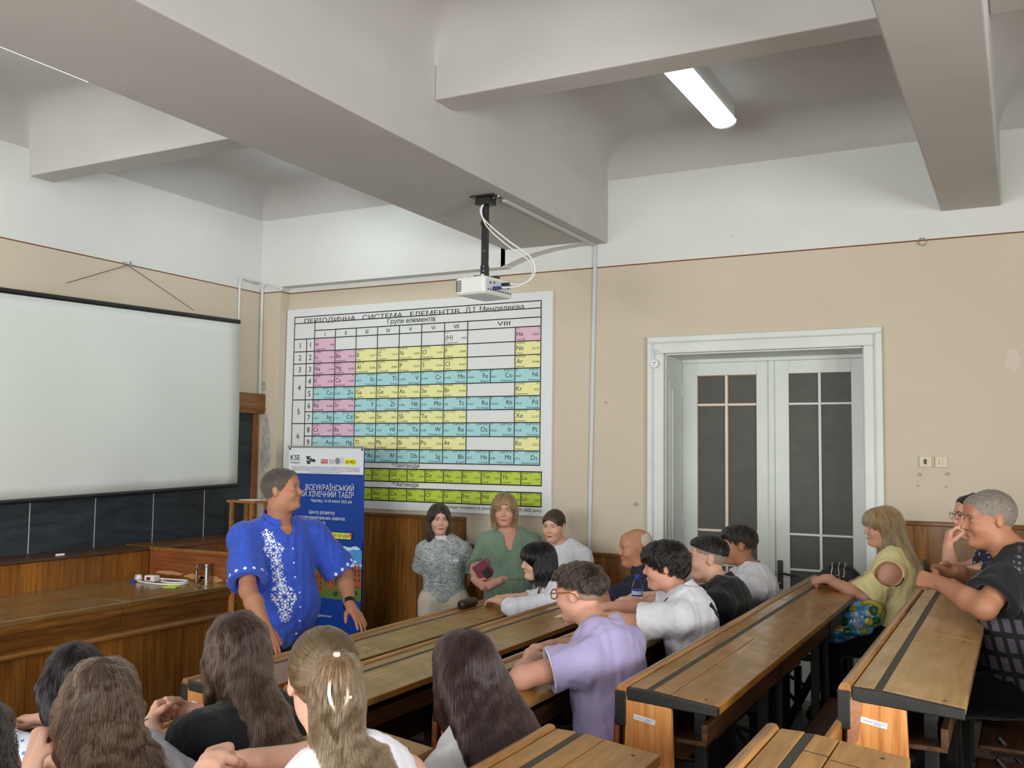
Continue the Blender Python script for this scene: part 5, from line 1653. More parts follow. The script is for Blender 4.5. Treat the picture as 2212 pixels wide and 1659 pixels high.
    def project(s, mb, pts, faces, mi, frm, d, off=.0015, near=None):
        """lay a flat pattern onto the last garment along direction d"""
        if not hasattr(s, '_gb') or s._gb[0] is not s.last:
            P, F = s.last
            s._gb = (s.last, BVHTree.FromPolygons([tuple(p) for p in P], [tuple(int(i) for i in q) for q in F]))
        b = s._gb[1]
        D = Vector(nrm(d))
        vs, ok = [], []
        for p in pts:
            hit = b.ray_cast(Vector(p) - D * .5, D, 1.2)
            ok.append(hit[0] is not None)
            vs.append((hit[0] - D * off) if hit[0] is not None else Vector(p))
        fs = [f for f in faces if all(ok[i] for i in f) and max((vs[i] - vs[f[0]]).length for i in f) < .06 and (near is None or (vs[f[0]] - Vector(near)).length < .13)]
        mb.add(vs, fs, mi)

    # ---- hair
    def hair(s, mat, prims, subs=(), cuts=(), h=.006, noise=.003, nf=70, name='hair', seed=3, st=(1, 1, .35), label=None, world=(), relax=1, k=.02):
        """prims/subs in head coordinates, world: extra world-space prims"""
        pr = [(p, kk) for p, kk in prims] + [(p, kk) for p, kk in world]
        lo = np.min([np.minimum(p[1], p[2]) - max(p[3], p[4]) if p[0] == 'c' else p[1] - p[2].max() for p, _ in pr], 0) - .04
        hi = np.max([np.maximum(p[1], p[2]) + max(p[3], p[4]) if p[0] == 'c' else p[1] + p[2].max() for p, _ in pr], 0) + .04
        f = Field(lo, hi, h)
        for p, kk in pr: f.add(p, kk)
        for p in subs: f.sub(p, .008)
        for pt, n in cuts: f.cut(s.hp(*pt), s.HR @ nrm(n))
        if noise: f.noise(noise, nf, seed, st)
        P, F = f.mesh()
        o, P, F = np_mesh(name, P, F, mat, s.root, relax=relax)
        o['_at'] = tuple(map(float, s.base))
        if label: o['label'] = label
        s.hf, s.hm, s.hobj = f, (P, F), o
        return s

    def strands(s, mat, n=4000, steps=18, length=.25, crown=(-.03, 0, .12), fwd=0.0, lift=.002, wave=0.0, wf=40.0, rad=.00055, down=1.0, seed=5, topbias=0.0, stray=.002, radial=.6, follow=True, part=None, clump=0.0, nclump=160, bangs=True, ends=.03, lowlen=None, bangz=.030):
        r = np.random.RandomState(seed)
        P, F = s.hm
        A, B, C, D = P[F[:, 0]], P[F[:, 1]], P[F[:, 2]], P[F[:, 3]]
        ar = np.linalg.norm(np.cross(C - A, D - B), axis=1)
        zc = (A[:, 2] + C[:, 2]) / 2
        if topbias: ar = ar * np.exp(topbias * (zc - s.head[2]))
        ct = (A + C) / 2
        pick = r.choice(len(F), n, p=ar / ar.sum())
        u, v = r.rand(n, 1), r.rand(n, 1)
        Q = (A[pick] * (1 - u) + B[pick] * u) * (1 - v) + (D[pick] * (1 - u) + C[pick] * u) * v
        if not bangs:
            lc = (Q - s.head) @ s.HR / s.hs
            kp = ~((lc[:, 0] > .060) & (np.abs(lc[:, 1]) < .055))
            Q = Q[kp]; n = len(Q)
        cw = s.hp(*crown)
        hfwd = s.HR[:, 0]
        L = length * (.7 + .6 * r.rand(n))
        if lowlen:
            lz = ((Q - s.head) @ s.HR)[:, 2] / s.hs
            L = L * np.clip((lz - lowlen[0]) / (lowlen[1] - lowlen[0]), .22, 1)
        stp = L / (steps - 1)
        out = np.zeros((n, steps, 3))
        off = lift * (.3 + 1.4 * r.rand(n))
        ph = r.rand(n) * 6.28
        dirp = None
        zmin = P[:, 2].min()
        alive = np.ones(n)
        gi = np.arange(min(nclump, n))
        cl = np.zeros(n, int)
        for i0 in range(0, n, 2000):
            cl[i0:i0 + 2000] = np.argmin(((Q[i0:i0 + 2000, None] - Q[None, gi]) ** 2).sum(-1), 1)
        cl[gi] = gi
        cph = (r.rand(len(gi)) * 6.28)[cl]
        camp = (.5 + r.rand(len(gi)))[cl][:, None]
        zend = zmin + ends * r.rand(n) - .012 + ends * .6 * (r.rand(len(gi))[cl] - .5)
        sidev = nrm(np.cross(s.HR[:, 0], UP))
        for i in range(steps):
            out[:, i] = Q
            rel = Q - cw
            if part is not None:                                     # strands fall to both sides of a parting line
                ly = (Q - s.hp(0, part, 0)) @ s.HR[:, 1]
                rad_ = np.sign(ly)[:, None] * s.HR[:, 1] * 1.0 + 0.15 * rel / np.maximum(1e-3, np.linalg.norm(rel, axis=1))[:, None]
            else:
                rad_ = rel / np.maximum(1e-3, np.linalg.norm(rel, axis=1))[:, None]
            wgt = np.clip(1 - np.linalg.norm(rel, axis=1) / (.17 if part is None else .10), .15 if radial < 0 else 0, 1)[:, None] * radial
            d = rad_ * wgt + V(0, 0, -1) * down * (1 - wgt * .8) + hfwd * fwd
            g = s.hf.grad(Q)
            if follow:
                tail = np.clip((Q[:, 2] - zmin - .02) / .05, 0, 1)[:, None]
                d = d - g * np.sum(d * g, 1)[:, None] * tail
            d = d / np.maximum(1e-6, np.linalg.norm(d, axis=1))[:, None]
            if wave:
                t_ = i * stp
                sd = np.cross(d, g)
                d = d + sd * (wave * np.sin(wf * t_ + cph + ph * .10) * min(1, i / (steps * .3)))[:, None] * camp + g * (wave * .5 * np.cos(wf * t_ + cph) * min(1, i / (steps * .3)))[:, None]
            d = d + r.normal(size=(n, 3)) * stray * 20
            if dirp is not None: d = d * .55 + dirp * .45
            d = d / np.maximum(1e-6, np.linalg.norm(d, axis=1))[:, None]
            dirp = d
            if follow:
                alive = np.where((g[:, 2] < -.72) & (i > 0) & (Q[:, 2] > zmin + .06), alive * .25, alive)
                alive = np.where(Q[:, 2] < zend, alive * .35, alive)
                lq = (Q - s.head) @ s.HR / s.hs
                alive = np.where((lq[:, 0] > .045) & (np.abs(lq[:, 1]) < .066) & (lq[:, 2] < bangz) & (lq[:, 2] > -.13), alive * .05, alive)
            Q = Q + d * (stp * alive)[:, None]
            if follow:
                sd_ = s.hf.sample(Q)
                inside = (Q > s.hf.lo + .01).all(1) & (Q < s.hf.lo + (s.hf.n - 2) * s.hf.h - .01).all(1)
                wv = (wave * .006 * np.sin(wf * (i * stp) + cph)) if wave else 0
                corr = np.clip(sd_ - off - wv, -.02, .02) * tail[:, 0] * inside * (alive > .5)
                Q = Q - g * corr[:, None]
        if clump:
            k_ = np.linspace(0, 1, steps)[None, :, None] ** 1.2
            k_ = k_ * (clump * (.6 + .6 * r.rand(n)))[:, None, None]
            gd = out[cl]
            dl = np.linalg.norm(gd[:, -1] - out[:, -1], axis=1)
            k_ = np.clip(k_, 0, .92) * (dl < .09)[:, None, None]
            out = out * (1 - k_) + gd * k_
        hc = bpy.data.hair_curves.new('hair_strands')
        hc.add_curves([steps] * n)
        hc.attributes['position'].data.foreach_set('vector', (out - s.base).astype(np.float32).ravel())
        ra = hc.attributes.get('radius') or hc.attributes.new('radius', 'FLOAT', 'POINT')
        tp = np.concatenate([np.linspace(1, 1, steps - steps // 3), np.linspace(1, .25, steps // 3)])
        ra.data.foreach_set('value', (np.tile(tp, n) * rad * np.repeat(.7 + .6 * r.rand(n), steps)).astype(np.float32))
        hc.materials.append(mat)
        o = bpy.data.objects.new('hair_strands', hc)
        COL.objects.link(o)
        o.parent = s.hobj
        return s

    def ribbon(s, name, mat, pts, width, off=.003):
        """a flat strap lying on the last garment"""
        P, F = s.last
        b = BVHTree.FromPolygons([tuple(p) for p in P], [tuple(int(i) for i in q) for q in F])
        hit = [b.find_nearest(Vector(p)) for p in pts]
        m = MB()
        vs = []
        for i, h in enumerate(hit):
            t_ = (hit[min(i + 1, len(hit) - 1)][0] - hit[max(i - 1, 0)][0]).normalized()
            n_ = h[1] if (h[1].dot(Vector(pts[i] - s.at(.5))) > 0) else -h[1]
            w_ = t_.cross(n_).normalized() * width
            c_ = h[0] + n_ * off
            vs += [c_ - w_, c_ + w_, c_ + w_ - n_ * .004, c_ - w_ - n_ * .004]
        fs = [(i * 4 + k, i * 4 + (k + 1) % 4, i * 4 + 4 + (k + 1) % 4, i * 4 + 4 + k) for i in range(len(hit) - 1) for k in range(4)]
        m.add(vs, fs)
        return m.build(name, mat, s.root)

    def collar(s, mat, r=None, z0=-.012, z1=.028, thick=.006, gap=.35, name='collar', tilt=.30, flare=.012):
        """shirt collar standing round the neck, open at the front"""
        r = r or s.neckr * 1.08 + .013
        m = MB()
        n = 26
        vs = []
        ntop = s.hp(-.022, 0, -.075)
        nax = nrm(ntop - (s.neck - s.ax * .03 - s.Fx * .01))
        up = nrm(nax - s.Fx * tilt)
        fx = nrm(s.Fx - up * np.dot(s.Fx, up))
        for i in range(n + 1):
            a = gap + (2 * math.pi - 2 * gap) * i / n
            dd = fx * math.cos(a) + s.L * math.sin(a)
            c = s.neck - s.Fx * .004 + nax * .024
            e = 1.0
            for rr, zz in ((r + flare, z0 - .012), (r + .002, z1), (r - thick + .002, z1 - .002), (r - thick + flare, z0 - .012)):
                vs.append(c + dd * rr + up * zz)
        fs = []
        for i in range(n):
            for k in range(4): fs.append((i * 4 + k, i * 4 + (k + 1) % 4, (i + 1) * 4 + (k + 1) % 4, (i + 1) * 4 + k))
        fs += [(0, 1, 2, 3), (n * 4 + 3, n * 4 + 2, n * 4 + 1, n * 4)]
        m.add(vs, fs)
        return m.build(name, mat, s.root, smooth=False, bevel=.002)

    def shoes(s, mat, name='shoe'):
        for hip, kn, an, bf in s.legs:
            b = V(an[0], an[1], s.base[2] if len(s.legs) else 0)
            f = Field(b - V(.34, .34, .0) , b + V(.34, .34, .16), .008)
            fl = an[2] - .09
            for p, k in ((cone(V(an[0], an[1], fl + .045) - bf * .06, V(an[0], an[1], fl + .04) + bf * .14, .045, .040), .03), (cone(V(an[0], an[1], fl + .09), V(an[0], an[1], fl + .05) + bf * .05, .046, .045), .03)): f.add(p, k)
            f.cut(V(0, 0, fl + .003), V(0, 0, -1))
            P, F = f.mesh()
            if len(P):
                o, _, _ = np_mesh(name, P, F, mat, s.root); o['_at'] = tuple(map(float, s.base))
        return s


def glasses(s, mat, rx=.024, rz=.019, y0=.034, z=.006, x=.112, temple=True, thick=.0022, name='glasses'):
    m = MB()
    for q in (1, -1):
        m.tube([s.hp(x - .004 * (k == 99), q * y0 + rx * math.cos(2 * math.pi * k / 16), z + rz * math.sin(2 * math.pi * k / 16)) for k in range(17)], thick, 6)
        if temple: m.tube([s.hp(x, q * (y0 + rx), z + .006), s.hp(x - .03, q * .078, z + .008), s.hp(.0, q * .086, z + .012), s.hp(-.028, q * .088, z + .004), s.hp(-.045, q * .086, z - .02)], thick, 6)
    m.tube([s.hp(x, y0 - rx, z + .006), s.hp(x + .004, 0, z + .009), s.hp(x, -(y0 - rx), z + .006)], thick, 6)
    return m.build(name, mat, s.root, smooth=True)
# ------------------------------------------------------------------ the people
FACECUT = lambda s, x=.118, z=-.03, ry=.066, rz=.105: s.he((x, 0, z), (.078, ry, rz))
def cap(s, t=.010, zt=.0): return [(s.he((-.013, 0, .037 + zt), (.099 + t, .0765 + t, .089 + t)), .02), (s.he((.062, 0, .050 + zt), (.034 + t, .058 + t, .045 + t)), .03)]
def brows(name, c): return flat(name, c, .7)

# garments' colours
C_BLUE = cloth('blue_linen', srgb(52, 82, 188), .8, .35, 300, var=.12, vscale=30)
C_CREAM = cloth('cream_trousers', srgb(206, 196, 182))
C_GREEN = cloth('sage_linen', srgb(118, 140, 122), .85, .3)
C_WHITE = cloth('white_cotton', srgb(226, 226, 236), .8, .15)
C_NAVY = cloth('navy_cotton', srgb(22, 26, 52))
C_LAV = cloth('lavender_pique', srgb(176, 164, 208), .85, .3)
C_BLACK = cloth('black_cotton', srgb(16, 16, 19))
C_DARK = cloth('dark_trousers', srgb(24, 25, 30))
C_JEANS = cloth('dark_denim', srgb(34, 40, 62))
C_YEL = cloth('pale_yellow_jersey', srgb(232, 220, 160), .8, .15)
C_GREYB = cloth('pale_grey_shirt', srgb(186, 190, 204), .8, .15)
C_SHOE = flat('black_shoe', srgb(20, 20, 22), .4)
C_SHOEW = flat('grey_trainer', srgb(150, 150, 155), .6)
m, nt, p = new_mat('grey_tweed')
g_ = N(nt, 'ShaderNodeNewGeometry'); mp = N(nt, 'ShaderNodeMapping'); mp.inputs['Scale'].default_value = (1, 1, 2.6)
nt.links.new(g_.outputs['Position'], mp.inputs['Vector'])
vo = N(nt, 'ShaderNodeTexVoronoi', Scale=62.0); nt.links.new(mp.outputs[0], vo.inputs['Vector'])
cr = N(nt, 'ShaderNodeValToRGB'); cr.color_ramp.elements[0].color = srgb(96, 112, 122); cr.color_ramp.elements[1].color = srgb(196, 200, 198); cr.color_ramp.elements[1].position = .8
nt.links.new(vo.outputs['Color'], cr.inputs[0]); nt.links.new(cr.outputs[0], p.inputs['Base Color']); p.inputs['Roughness'].default_value = .9
C_TWEED = m
# patterned dark shirt of the grey-haired man: black with grey panels and rings
m, nt, p = new_mat('black_grey_print')
g_ = N(nt, 'ShaderNodeNewGeometry'); sx = N(nt, 'ShaderNodeSeparateXYZ'); nt.links.new(g_.outputs['Position'], sx.inputs[0])
def mth(op, a, b=None, c=None):
    n = N(nt, 'ShaderNodeMath', operation=op)
    for i, v in enumerate((a, b, c)):
        if v is None: continue
        if isinstance(v, (int, float)): n.inputs[i].default_value = v
        else: nt.links.new(v, n.inputs[i])
    return n.outputs[0]
vo = N(nt, 'ShaderNodeTexVoronoi', Scale=44.0); vo.inputs['Randomness'].default_value = .25
nt.links.new(g_.outputs['Position'], vo.inputs['Vector'])
ring = mth('LESS_THAN', vo.outputs['Distance'], .40)
low = mth('LESS_THAN', sx.outputs[2], 1.335)
back = mth('GREATER_THAN', mth('SUBTRACT', sx.outputs[0], mth('MULTIPLY', mth('SUBTRACT', sx.outputs[2], 1.40), .25)), -.075)
stripe = mth('LESS_THAN', mth('FRACT', mth('MULTIPLY', mth('ADD', sx.outputs[0], mth('MULTIPLY', sx.outputs[2], .25)), 22.0)), .62)
band = mth('LESS_THAN', mth('FRACT', mth('MULTIPLY', sx.outputs[2], 13.0)), .72)
greyf = mth('MAXIMUM', mth('MULTIPLY', back, mth('MAXIMUM', mth('MULTIPLY', ring, mth('GREATER_THAN', sx.outputs[2], 1.38)), mth('MULTIPLY', mth('LESS_THAN', sx.outputs[2], 1.38), mth('MULTIPLY', stripe, band)))), mth('MULTIPLY', low, mth('MULTIPLY', stripe, band)))
mx = N(nt, 'ShaderNodeMix', data_type='RGBA'); nt.links.new(greyf, mx.inputs['Factor']); mx.inputs['A'].default_value, mx.inputs['B'].default_value = srgb(30, 30, 33), srgb(98, 92, 108)
nt.links.new(mx.outputs['Result'], p.inputs['Base Color']); p.inputs['Roughness'].default_value = .8
C_PRINT = m
def dotcloth(name, base, dot, scale, thr):
    m, nt, p = new_mat(name)
    g = N(nt, 'ShaderNodeNewGeometry'); vo = N(nt, 'ShaderNodeTexVoronoi', Scale=scale); nt.links.new(g.outputs['Position'], vo.inputs['Vector'])
    lt = N(nt, 'ShaderNodeMath', operation='LESS_THAN'); lt.inputs[1].default_value = thr; nt.links.new(vo.outputs['Distance'], lt.inputs[0])
    mx = N(nt, 'ShaderNodeMix', data_type='RGBA'); nt.links.new(lt.outputs[0], mx.inputs['Factor']); mx.inputs['A'].default_value, mx.inputs['B'].default_value = base, dot
    nt.links.new(mx.outputs['Result'], p.inputs['Base Color']); p.inputs['Roughness'].default_value = .85
    return m
C_NAVYDOT = dotcloth('navy_dotted_polo', srgb(20, 25, 46), srgb(150, 160, 180), 36.0, .085)
C_NAVYWHITE = dotcloth('navy_white_print', srgb(22, 26, 60), srgb(220, 224, 235), 30.0, .27)
C_BLUEFLOWER = dotcloth('white_blue_print', srgb(218, 222, 236), srgb(96, 140, 200), 28.0, .20)

H_GREYBR = hair_base('grey_brown_hair', srgb(98, 90, 82)); H_BROWN = hair_base('brown_hair', srgb(74, 56, 46)); H_BLOND = hair_base('blond_hair', srgb(176, 146, 104))
H_DKBROWN = hair_base('dark_brown_hair', srgb(52, 42, 36)); H_BLACK = hair_base('black_hair', srgb(26, 23, 24)); H_GREY = hair_base('grey_hair', srgb(150, 146, 140))
H_PALE = hair_base('pale_blond_hair', srgb(196, 168, 124)); H_CHEST = hair_base('chestnut_hair', srgb(64, 46, 44)); H_ASH = hair_base('ash_blond_hair', srgb(140, 112, 82))
M_FADE = flat('shaved_side_hair', srgb(150, 128, 116), .7, .3, 500, var=.08, vscale=60)
M_FADEG = flat('cropped_grey_side', srgb(132, 122, 112), .7, .4, 500, var=.2, vscale=80)
B_DK = brows('brow_dark', srgb(48, 38, 34)); B_BR = brows('brow_brown', srgb(92, 70, 56)); B_GY = brows('brow_grey', srgb(120, 108, 98))

def ST(name, a, b, **k): return hair_mat(name, srgb(*a), srgb(*b), **k)

# 1 ---- the man in the blue embroidered shirt
s = Person('standing man in blue embroidered shirt, leaning both hands on the front desk', (-3.78, 4.36, 0), (.925, -.38), (-3.80, 4.38, .93), (-3.79, 4.35, 1.535), (-3.735, 4.30, 1.712), (.90, .33, .13), SK_TAN, sw=.215, girth=1.16, depth=1.25, belly=.075, ls=1.16, hs=.985, neckr=.068, jaw=1.18, h=.0050, nose=1.1,
    arms={'R': dict(el=(-3.69, 4.00, 1.19), wr=(-3.45, 3.87, 1.045), f=(.70, -.32, -.62), pn=(-.5, .1, -.9), pose='flat', s=1.04), 'L': dict(el=(-3.60, 4.71, 1.20), wr=(-3.445, 4.575, 1.055), f=(.80, -.22, -.58), pn=(-.55, .1, -.8), pose='spread', s=1.04)}, legs='stand')
s.build_body().face(B_GY, browt=1.1, open_=.85)
s.garment('trousers', C_DARK, t=.012, legs=1.95, torso=False)
s.shoes(C_SHOE)
s.garment('shirt', C_BLUE, t=.020, sleeve=.86, hem=.80, fold=.006, ff=24, h=.0062, sleeve_flare=.034, neckcut=.010, vneck=.90)
man = s
# embroidery: rosettes and lozenges running down beside the button line
em = MB()
def rosette(cu, cl, r, k=8):
    pts, fs = [], []
    def petal(a, r0, r1, w):
        b = len(pts)
        for (rr, ww) in ((r0, 0), ((r0 + r1) * .5, w), (r1, 0), ((r0 + r1) * .5, -w)):
            pts.append((cl + rr * math.cos(a) - ww * math.sin(a), cu + rr * math.sin(a) + ww * math.cos(a)))
        fs.append((b, b + 1, b + 2, b + 3))
    for i in range(k):
        a = 2 * math.pi * i / k
        petal(a, r * .16, r * .58, r * .13); petal(a + math.pi / k, r * .42, r * .78, r * .09); petal(a, r * .66, r, r * .14)
        petal(a + .22, r * .78, r * .98, r * .05); petal(a - .22, r * .78, r * .98, r * .05)
    return pts, fs
def lozenge(cu, cl, r):
    pts, fs = [], []
    for (dx, dy, q) in ((0, 0, .42), (.62, 0, .26), (-.62, 0, .26), (0, .66, .26), (0, -.66, .26), (.4, .4, .14), (-.4, .4, .14), (.4, -.4, .14), (-.4, -.4, .14), (.85, .3, .12), (-.85, .3, .12), (.85, -.3, .12), (-.85, -.3, .12)):
        b = len(pts); x, y, w = cl + dx * r, cu + dy * r, q * r
        pts += [(x + w, y), (x, y + w), (x - w, y), (x, y - w)]; fs.append((b, b + 1, b + 2, b + 3))
    return pts, fs
emd = nrm(-s.Fx)
for fn, cu, cl, r in ((lozenge, .545, -.118, .034), (lozenge, .512, -.112, .030), (rosette, .462, -.100, .052), (lozenge, .405, -.090, .030), (lozenge, .372, -.086, .034), (lozenge, .335, -.084, .030), (lozenge, .302, -.082, .036), (lozenge, .270, -.080, .026),
                      (rosette, .215, -.078, .066), (lozenge, .145, -.078, .040), (rosette, .105, -.078, .032), (lozenge, .20, -.128, .018), (lozenge, .20, -.028, .018), (lozenge, .47, -.145, .014), (lozenge, .47, -.055, .014)):
    P2, F2 = fn(cu, cl, r)
    s.project(em, [s.pelvis + s.ax * u + s.L * l + s.Fx * .3 for l, u in P2], F2, 0, s.pelvis, emd, .0018)
em.build('embroidery', flat('white_thread', srgb(222, 226, 240), .8), s.root, label='white embroidered rosettes on the shirt front')
bt_ = MB()
for i in range(8):
    u = .545 - i * .078
    q = MB(); s.project(q, [s.pelvis + s.ax * u + s.L * (.006) + s.Fx * .3], [(0,)], 0, s.pelvis, emd, .002)
    bt_.lathe([(.0055, 0), (.005, .002)], q.v[0] if q.v else s.at(.5), 10, axis=tuple(s.Fx))
bt_.build('button', M_PAPER, s.root)
pk_ = MB()
for i in range(30):
    for k_ in (-1, 1): pass
s.project(pk_, [s.pelvis + s.ax * (.56 - .02 * i) + s.L * (.026 + .0012 * k) + s.Fx * .3 for i in range(32) for k in (0, 1)], [(2 * i, 2 * i + 1, 2 * i + 3, 2 * i + 2) for i in range(31)], 0, s.pelvis, emd, .0012)
pk_.build('placket_seam', flat('dark_blue_seam', srgb(34, 54, 136), .9), s.root)  # thin darker blue line down the placket edge
s.collar(C_BLUE, gap=.42, z1=.030, tilt=.22)
def cuffpat(nm, mat):
    sh, el, wr = s.arm[nm]
    e = sh + (el - sh) * .80; d = nrm(el - sh); u = nrm(np.cross(d, UP)); w_ = np.cross(d, u)
    q = MB()
    for i in range(14):
        a = 2 * math.pi * i / 14
        c = e + (u * math.cos(a) + w_ * math.sin(a)) * .3
        tt = -u * math.sin(a) + w_ * math.cos(a)
        s.project(q, [c + tt * .012, c + d * .012, c - tt * .012, c - d * .012], [(0, 1, 2, 3)], 0, e, -(u * math.cos(a) + w_ * math.sin(a)), .0015, e)
    q.build('cuff_embroidery', mat, s.root)
for nm in ('L', 'R'): cuffpat(nm, flat('white_thread', srgb(222, 226, 240), .8))
s.hair(H_GREYBR, cap(s, .0065) , subs=[s.he((.125, 0, -.04), (.085, .09, .105)), s.he((.04, .09, -.075), (.07, .05, .075)), s.he((.04, -.09, -.075), (.07, .05, .075)), s.he((-.012, .085, -.01), (.028, .02, .036)), s.he((-.012, -.085, -.01), (.028, .02, .036))], cuts=[((-.05, 0, -.062), (.25, 0, -1)), ((.070, 0, .06), (1, 0, -.75))], h=.005, noise=.002, nf=140)
s.strands(ST('hair_greybrown', (78, 70, 62), (122, 114, 104), spread=.5), n=5200, steps=6, length=.022, crown=(-.05, 0, .11), fwd=.5, lift=.0022, rad=.0005, stray=.012)
t = MB(); sh, el, wr = s.arm['L']; d = nrm(el - wr)
t.tube([wr + d * .012, wr + d * .038], [.037, .038], 18); t.lathe([(.018, 0), (.018, .008)], wr + d * .025 + nrm(np.cross(d, (0, 1, 0))) * .034, 14, axis=tuple(nrm(np.cross(d, (0, 1, 0)))))
t.build('wristwatch', M_BLACKM, s.root)

# 2 ---- woman in grey tweed
s = Person('standing woman in grey tweed top and cream trousers, arms behind her back', (-4.06, 6.58, 0), (.466, -.885), (-4.06, 6.60, .80), (-4.07, 6.60, 1.245), (-4.088, 6.555, 1.404), (.66, -.75, -.02), SK_FAIR, sw=.148, girth=.94, depth=.92, bust=.9, ls=.88, hs=.955, neckr=.046, jaw=.92, nose=.9, h=.0058,
    arms={'R': dict(el=(-4.275, 6.61, 1.00), wr=(-4.13, 6.76, .86), f=(.8, .1, -.3), pn=(.3, .9, 0)), 'L': dict(el=(-3.875, 6.76, 1.02), wr=(-4.0, 6.81, .87), f=(-.8, .0, -.3), pn=(.3, .9, 0))}, legs='stand')
s.build_body().face(B_DK, flat('lip_rose', srgb(172, 84, 84), .4), browt=.9, fem=True)
s.garment('trousers', C_CREAM, t=.026, legs=1.98, torso=False, fold=.004, ff=20)
s.shoes(C_SHOE)
s.garment('tweed_top', C_TWEED, t=.020, sleeve=.95, hem=.775, fold=.003, sleeve_flare=.022, neckcut=.018)
s.collar(C_WHITE, gap=.0, z0=-.016, z1=.008, flare=.018, tilt=.35, name='white_neckband')
q = MB(); s.project(q, [s.at(.66, .3, l) + s.ax * u for u in (0, .012) for l in (.05, .09, .125)], [(0, 1, 4, 3), (1, 2, 5, 4)], 0, None, -s.Fx, .003); q.build('white_tab', M_PAPER, s.root)
s.hair(H_DKBROWN, cap(s, .012) + [(s.he((-.02, y, -.085), (.05, .028, .13)), .03) for y in (.072, -.072)] + [(s.he((-.065, 0, -.08), (.05, .075, .14)), .03)], subs=[s.he((.125, -.006, -.035), (.082, .062, .108)), s.hc((.06, 0, -.11), (.06, 0, -.3), .05, .05)], h=.0052, noise=.003, nf=110)
s.strands(ST('hair_darkbrown', (52, 40, 34), (84, 64, 52)), n=5000, steps=14, length=.20, crown=(.02, 0, .125), part=-.012, lift=.003, rad=.0004, bangs=False)

# 3 ---- woman in green dress
s = Person('standing blond woman in sage green dress holding a burgundy notebook', (-3.46, 6.56, 0), (.47, -.88), (-3.46, 6.58, .86), (-3.47, 6.57, 1.345), (-3.478, 6.505, 1.503), (.43, -.90, -.04), SK_PINK, sw=.172, girth=1.06, depth=1.06, bust=1.15, belly=.01, ls=.98, hs=.965, neckr=.052, jaw=1.04, nose=.95, h=.0056,
    arms={'R': dict(el=(-3.70, 6.46, 1.08), wr=(-3.625, 6.345, .985), f=(.80, -.02, -.42), pn=(.2, .9, -.2), pose='grip', s=.92), 'L': dict(el=(-3.29, 6.62, 1.085), wr=(-3.455, 6.36, .990), f=(-.85, -.1, -.38), pn=(.3, .9, -.1), pose='grip', s=.92)}, legs='stand')
s.build_body().face(B_BR, browt=.7, fem=True)
SKD = [cone(s.at(.18), s.at(-.3) * V(1, 1, 0) + V(0, 0, .45), .15, .24, (s.Fx, .8))]
s.garment('dress', C_GREEN, t=.016, sleeve=1.08, hem=.48, fold=.005, ff=26, vneck=.70, sleeve_flare=.016, extra=[(SKD[0], .05)], neckcut=.02)
w_ = MB()
s.project(w_, [s.at(.30, .3, l) + s.ax * u for u in (0, .006) for l in [-.16 + .32 * i / 16 for i in range(17)]], [(i, i + 1, 18 + i, 17 + i) for i in range(16)], 0, None, -s.Fx, .002)
w_.build('waist_seam', flat('seam_green', srgb(84, 106, 90), .9), s.root)
s.shoes(C_SHOE)
s.hair(H_BLOND, cap(s, .016) + [(s.he((-.012, y, -.03), (.055, .030, .085)), .03) for y in (.074, -.074)] + [(s.he((-.06, 0, -.02), (.06, .08, .10)), .03)], subs=[s.he((.128, .004, -.035), (.082, .060, .098)), s.hc((.07, 0, -.11), (.03, 0, -.3), .055, .06)], cuts=[((0, 0, -.112), (0, 0, -1))], h=.0052, noise=.004, nf=90)
s.strands(ST('hair_blond', (134, 104, 70), (190, 160, 116)), n=5000, steps=12, length=.13, crown=(-.02, .02, .125), lift=.004, rad=.0004, stray=.003, clump=.5, nclump=120, bangs=False)
q = MB()
for y in (.083, -.083): q.lathe([(.004, 0), (.004, .004)], s.hp(-.004, y, -.036), 8)
q.build('earring', M_STEEL, s.root)
nb = thing('notebook', 'burgundy notebook with a dark flap held by the woman in green', 'notebook', (-3.56, 6.36, 1.05))
Tm = Matrix.Translation((-3.565, 6.372, 1.052)) @ Matrix.Rotation(math.radians(28), 4, 'Z') @ Matrix.Rotation(math.radians(-38), 4, 'Y')
MB().box(-.06, .06, -.008, .008, -.055, .085).xf(Tm).build('cover', flat('burgundy_cover', srgb(124, 18, 62), .4), nb, bevel=.003)
MB().box(.0605, .0615, -.006, .006, -.050, .080).box(-.055, .058, -.006, .006, .0852, .0860).xf(Tm).build('page_edge', M_PAPER, nb)
MB().box(-.02, .045, -.0105, -.0082, -.05, .02).xf(Tm).build('dark_flap', M_INK, nb)

# 4 ---- young woman in white tee
s = Person('standing young woman in white t-shirt with pink script, hair tied back', (-3.03, 6.60, 0), (.10, -.99), (-3.03, 6.62, .80), (-3.045, 6.61, 1.262), (-3.087, 6.555, 1.400), (.06, -.98, -.08), SK_FAIR, sw=.150, girth=.98, depth=.95, bust=.9, ls=.9, hs=.955, neckr=.046, jaw=1.02, nose=.85, h=.0058,
    arms={'R': dict(el=(-3.235, 6.60, .98), wr=(-3.20, 6.50, .77)), 'L': dict(el=(-2.86, 6.66, .99), wr=(-2.88, 6.56, .78))}, legs='stand')
s.build_body().face(B_BR, browt=.7, fem=True)
s.garment('trousers', C_DARK, t=.02, legs=1.95, torso=False)
s.shoes(C_SHOEW)
s.garment('t_shirt', C_WHITE, t=.022, sleeve=.95, hem=.70, fold=.005, ff=26, sleeve_flare=.03, neckcut=.026)
q = MB()
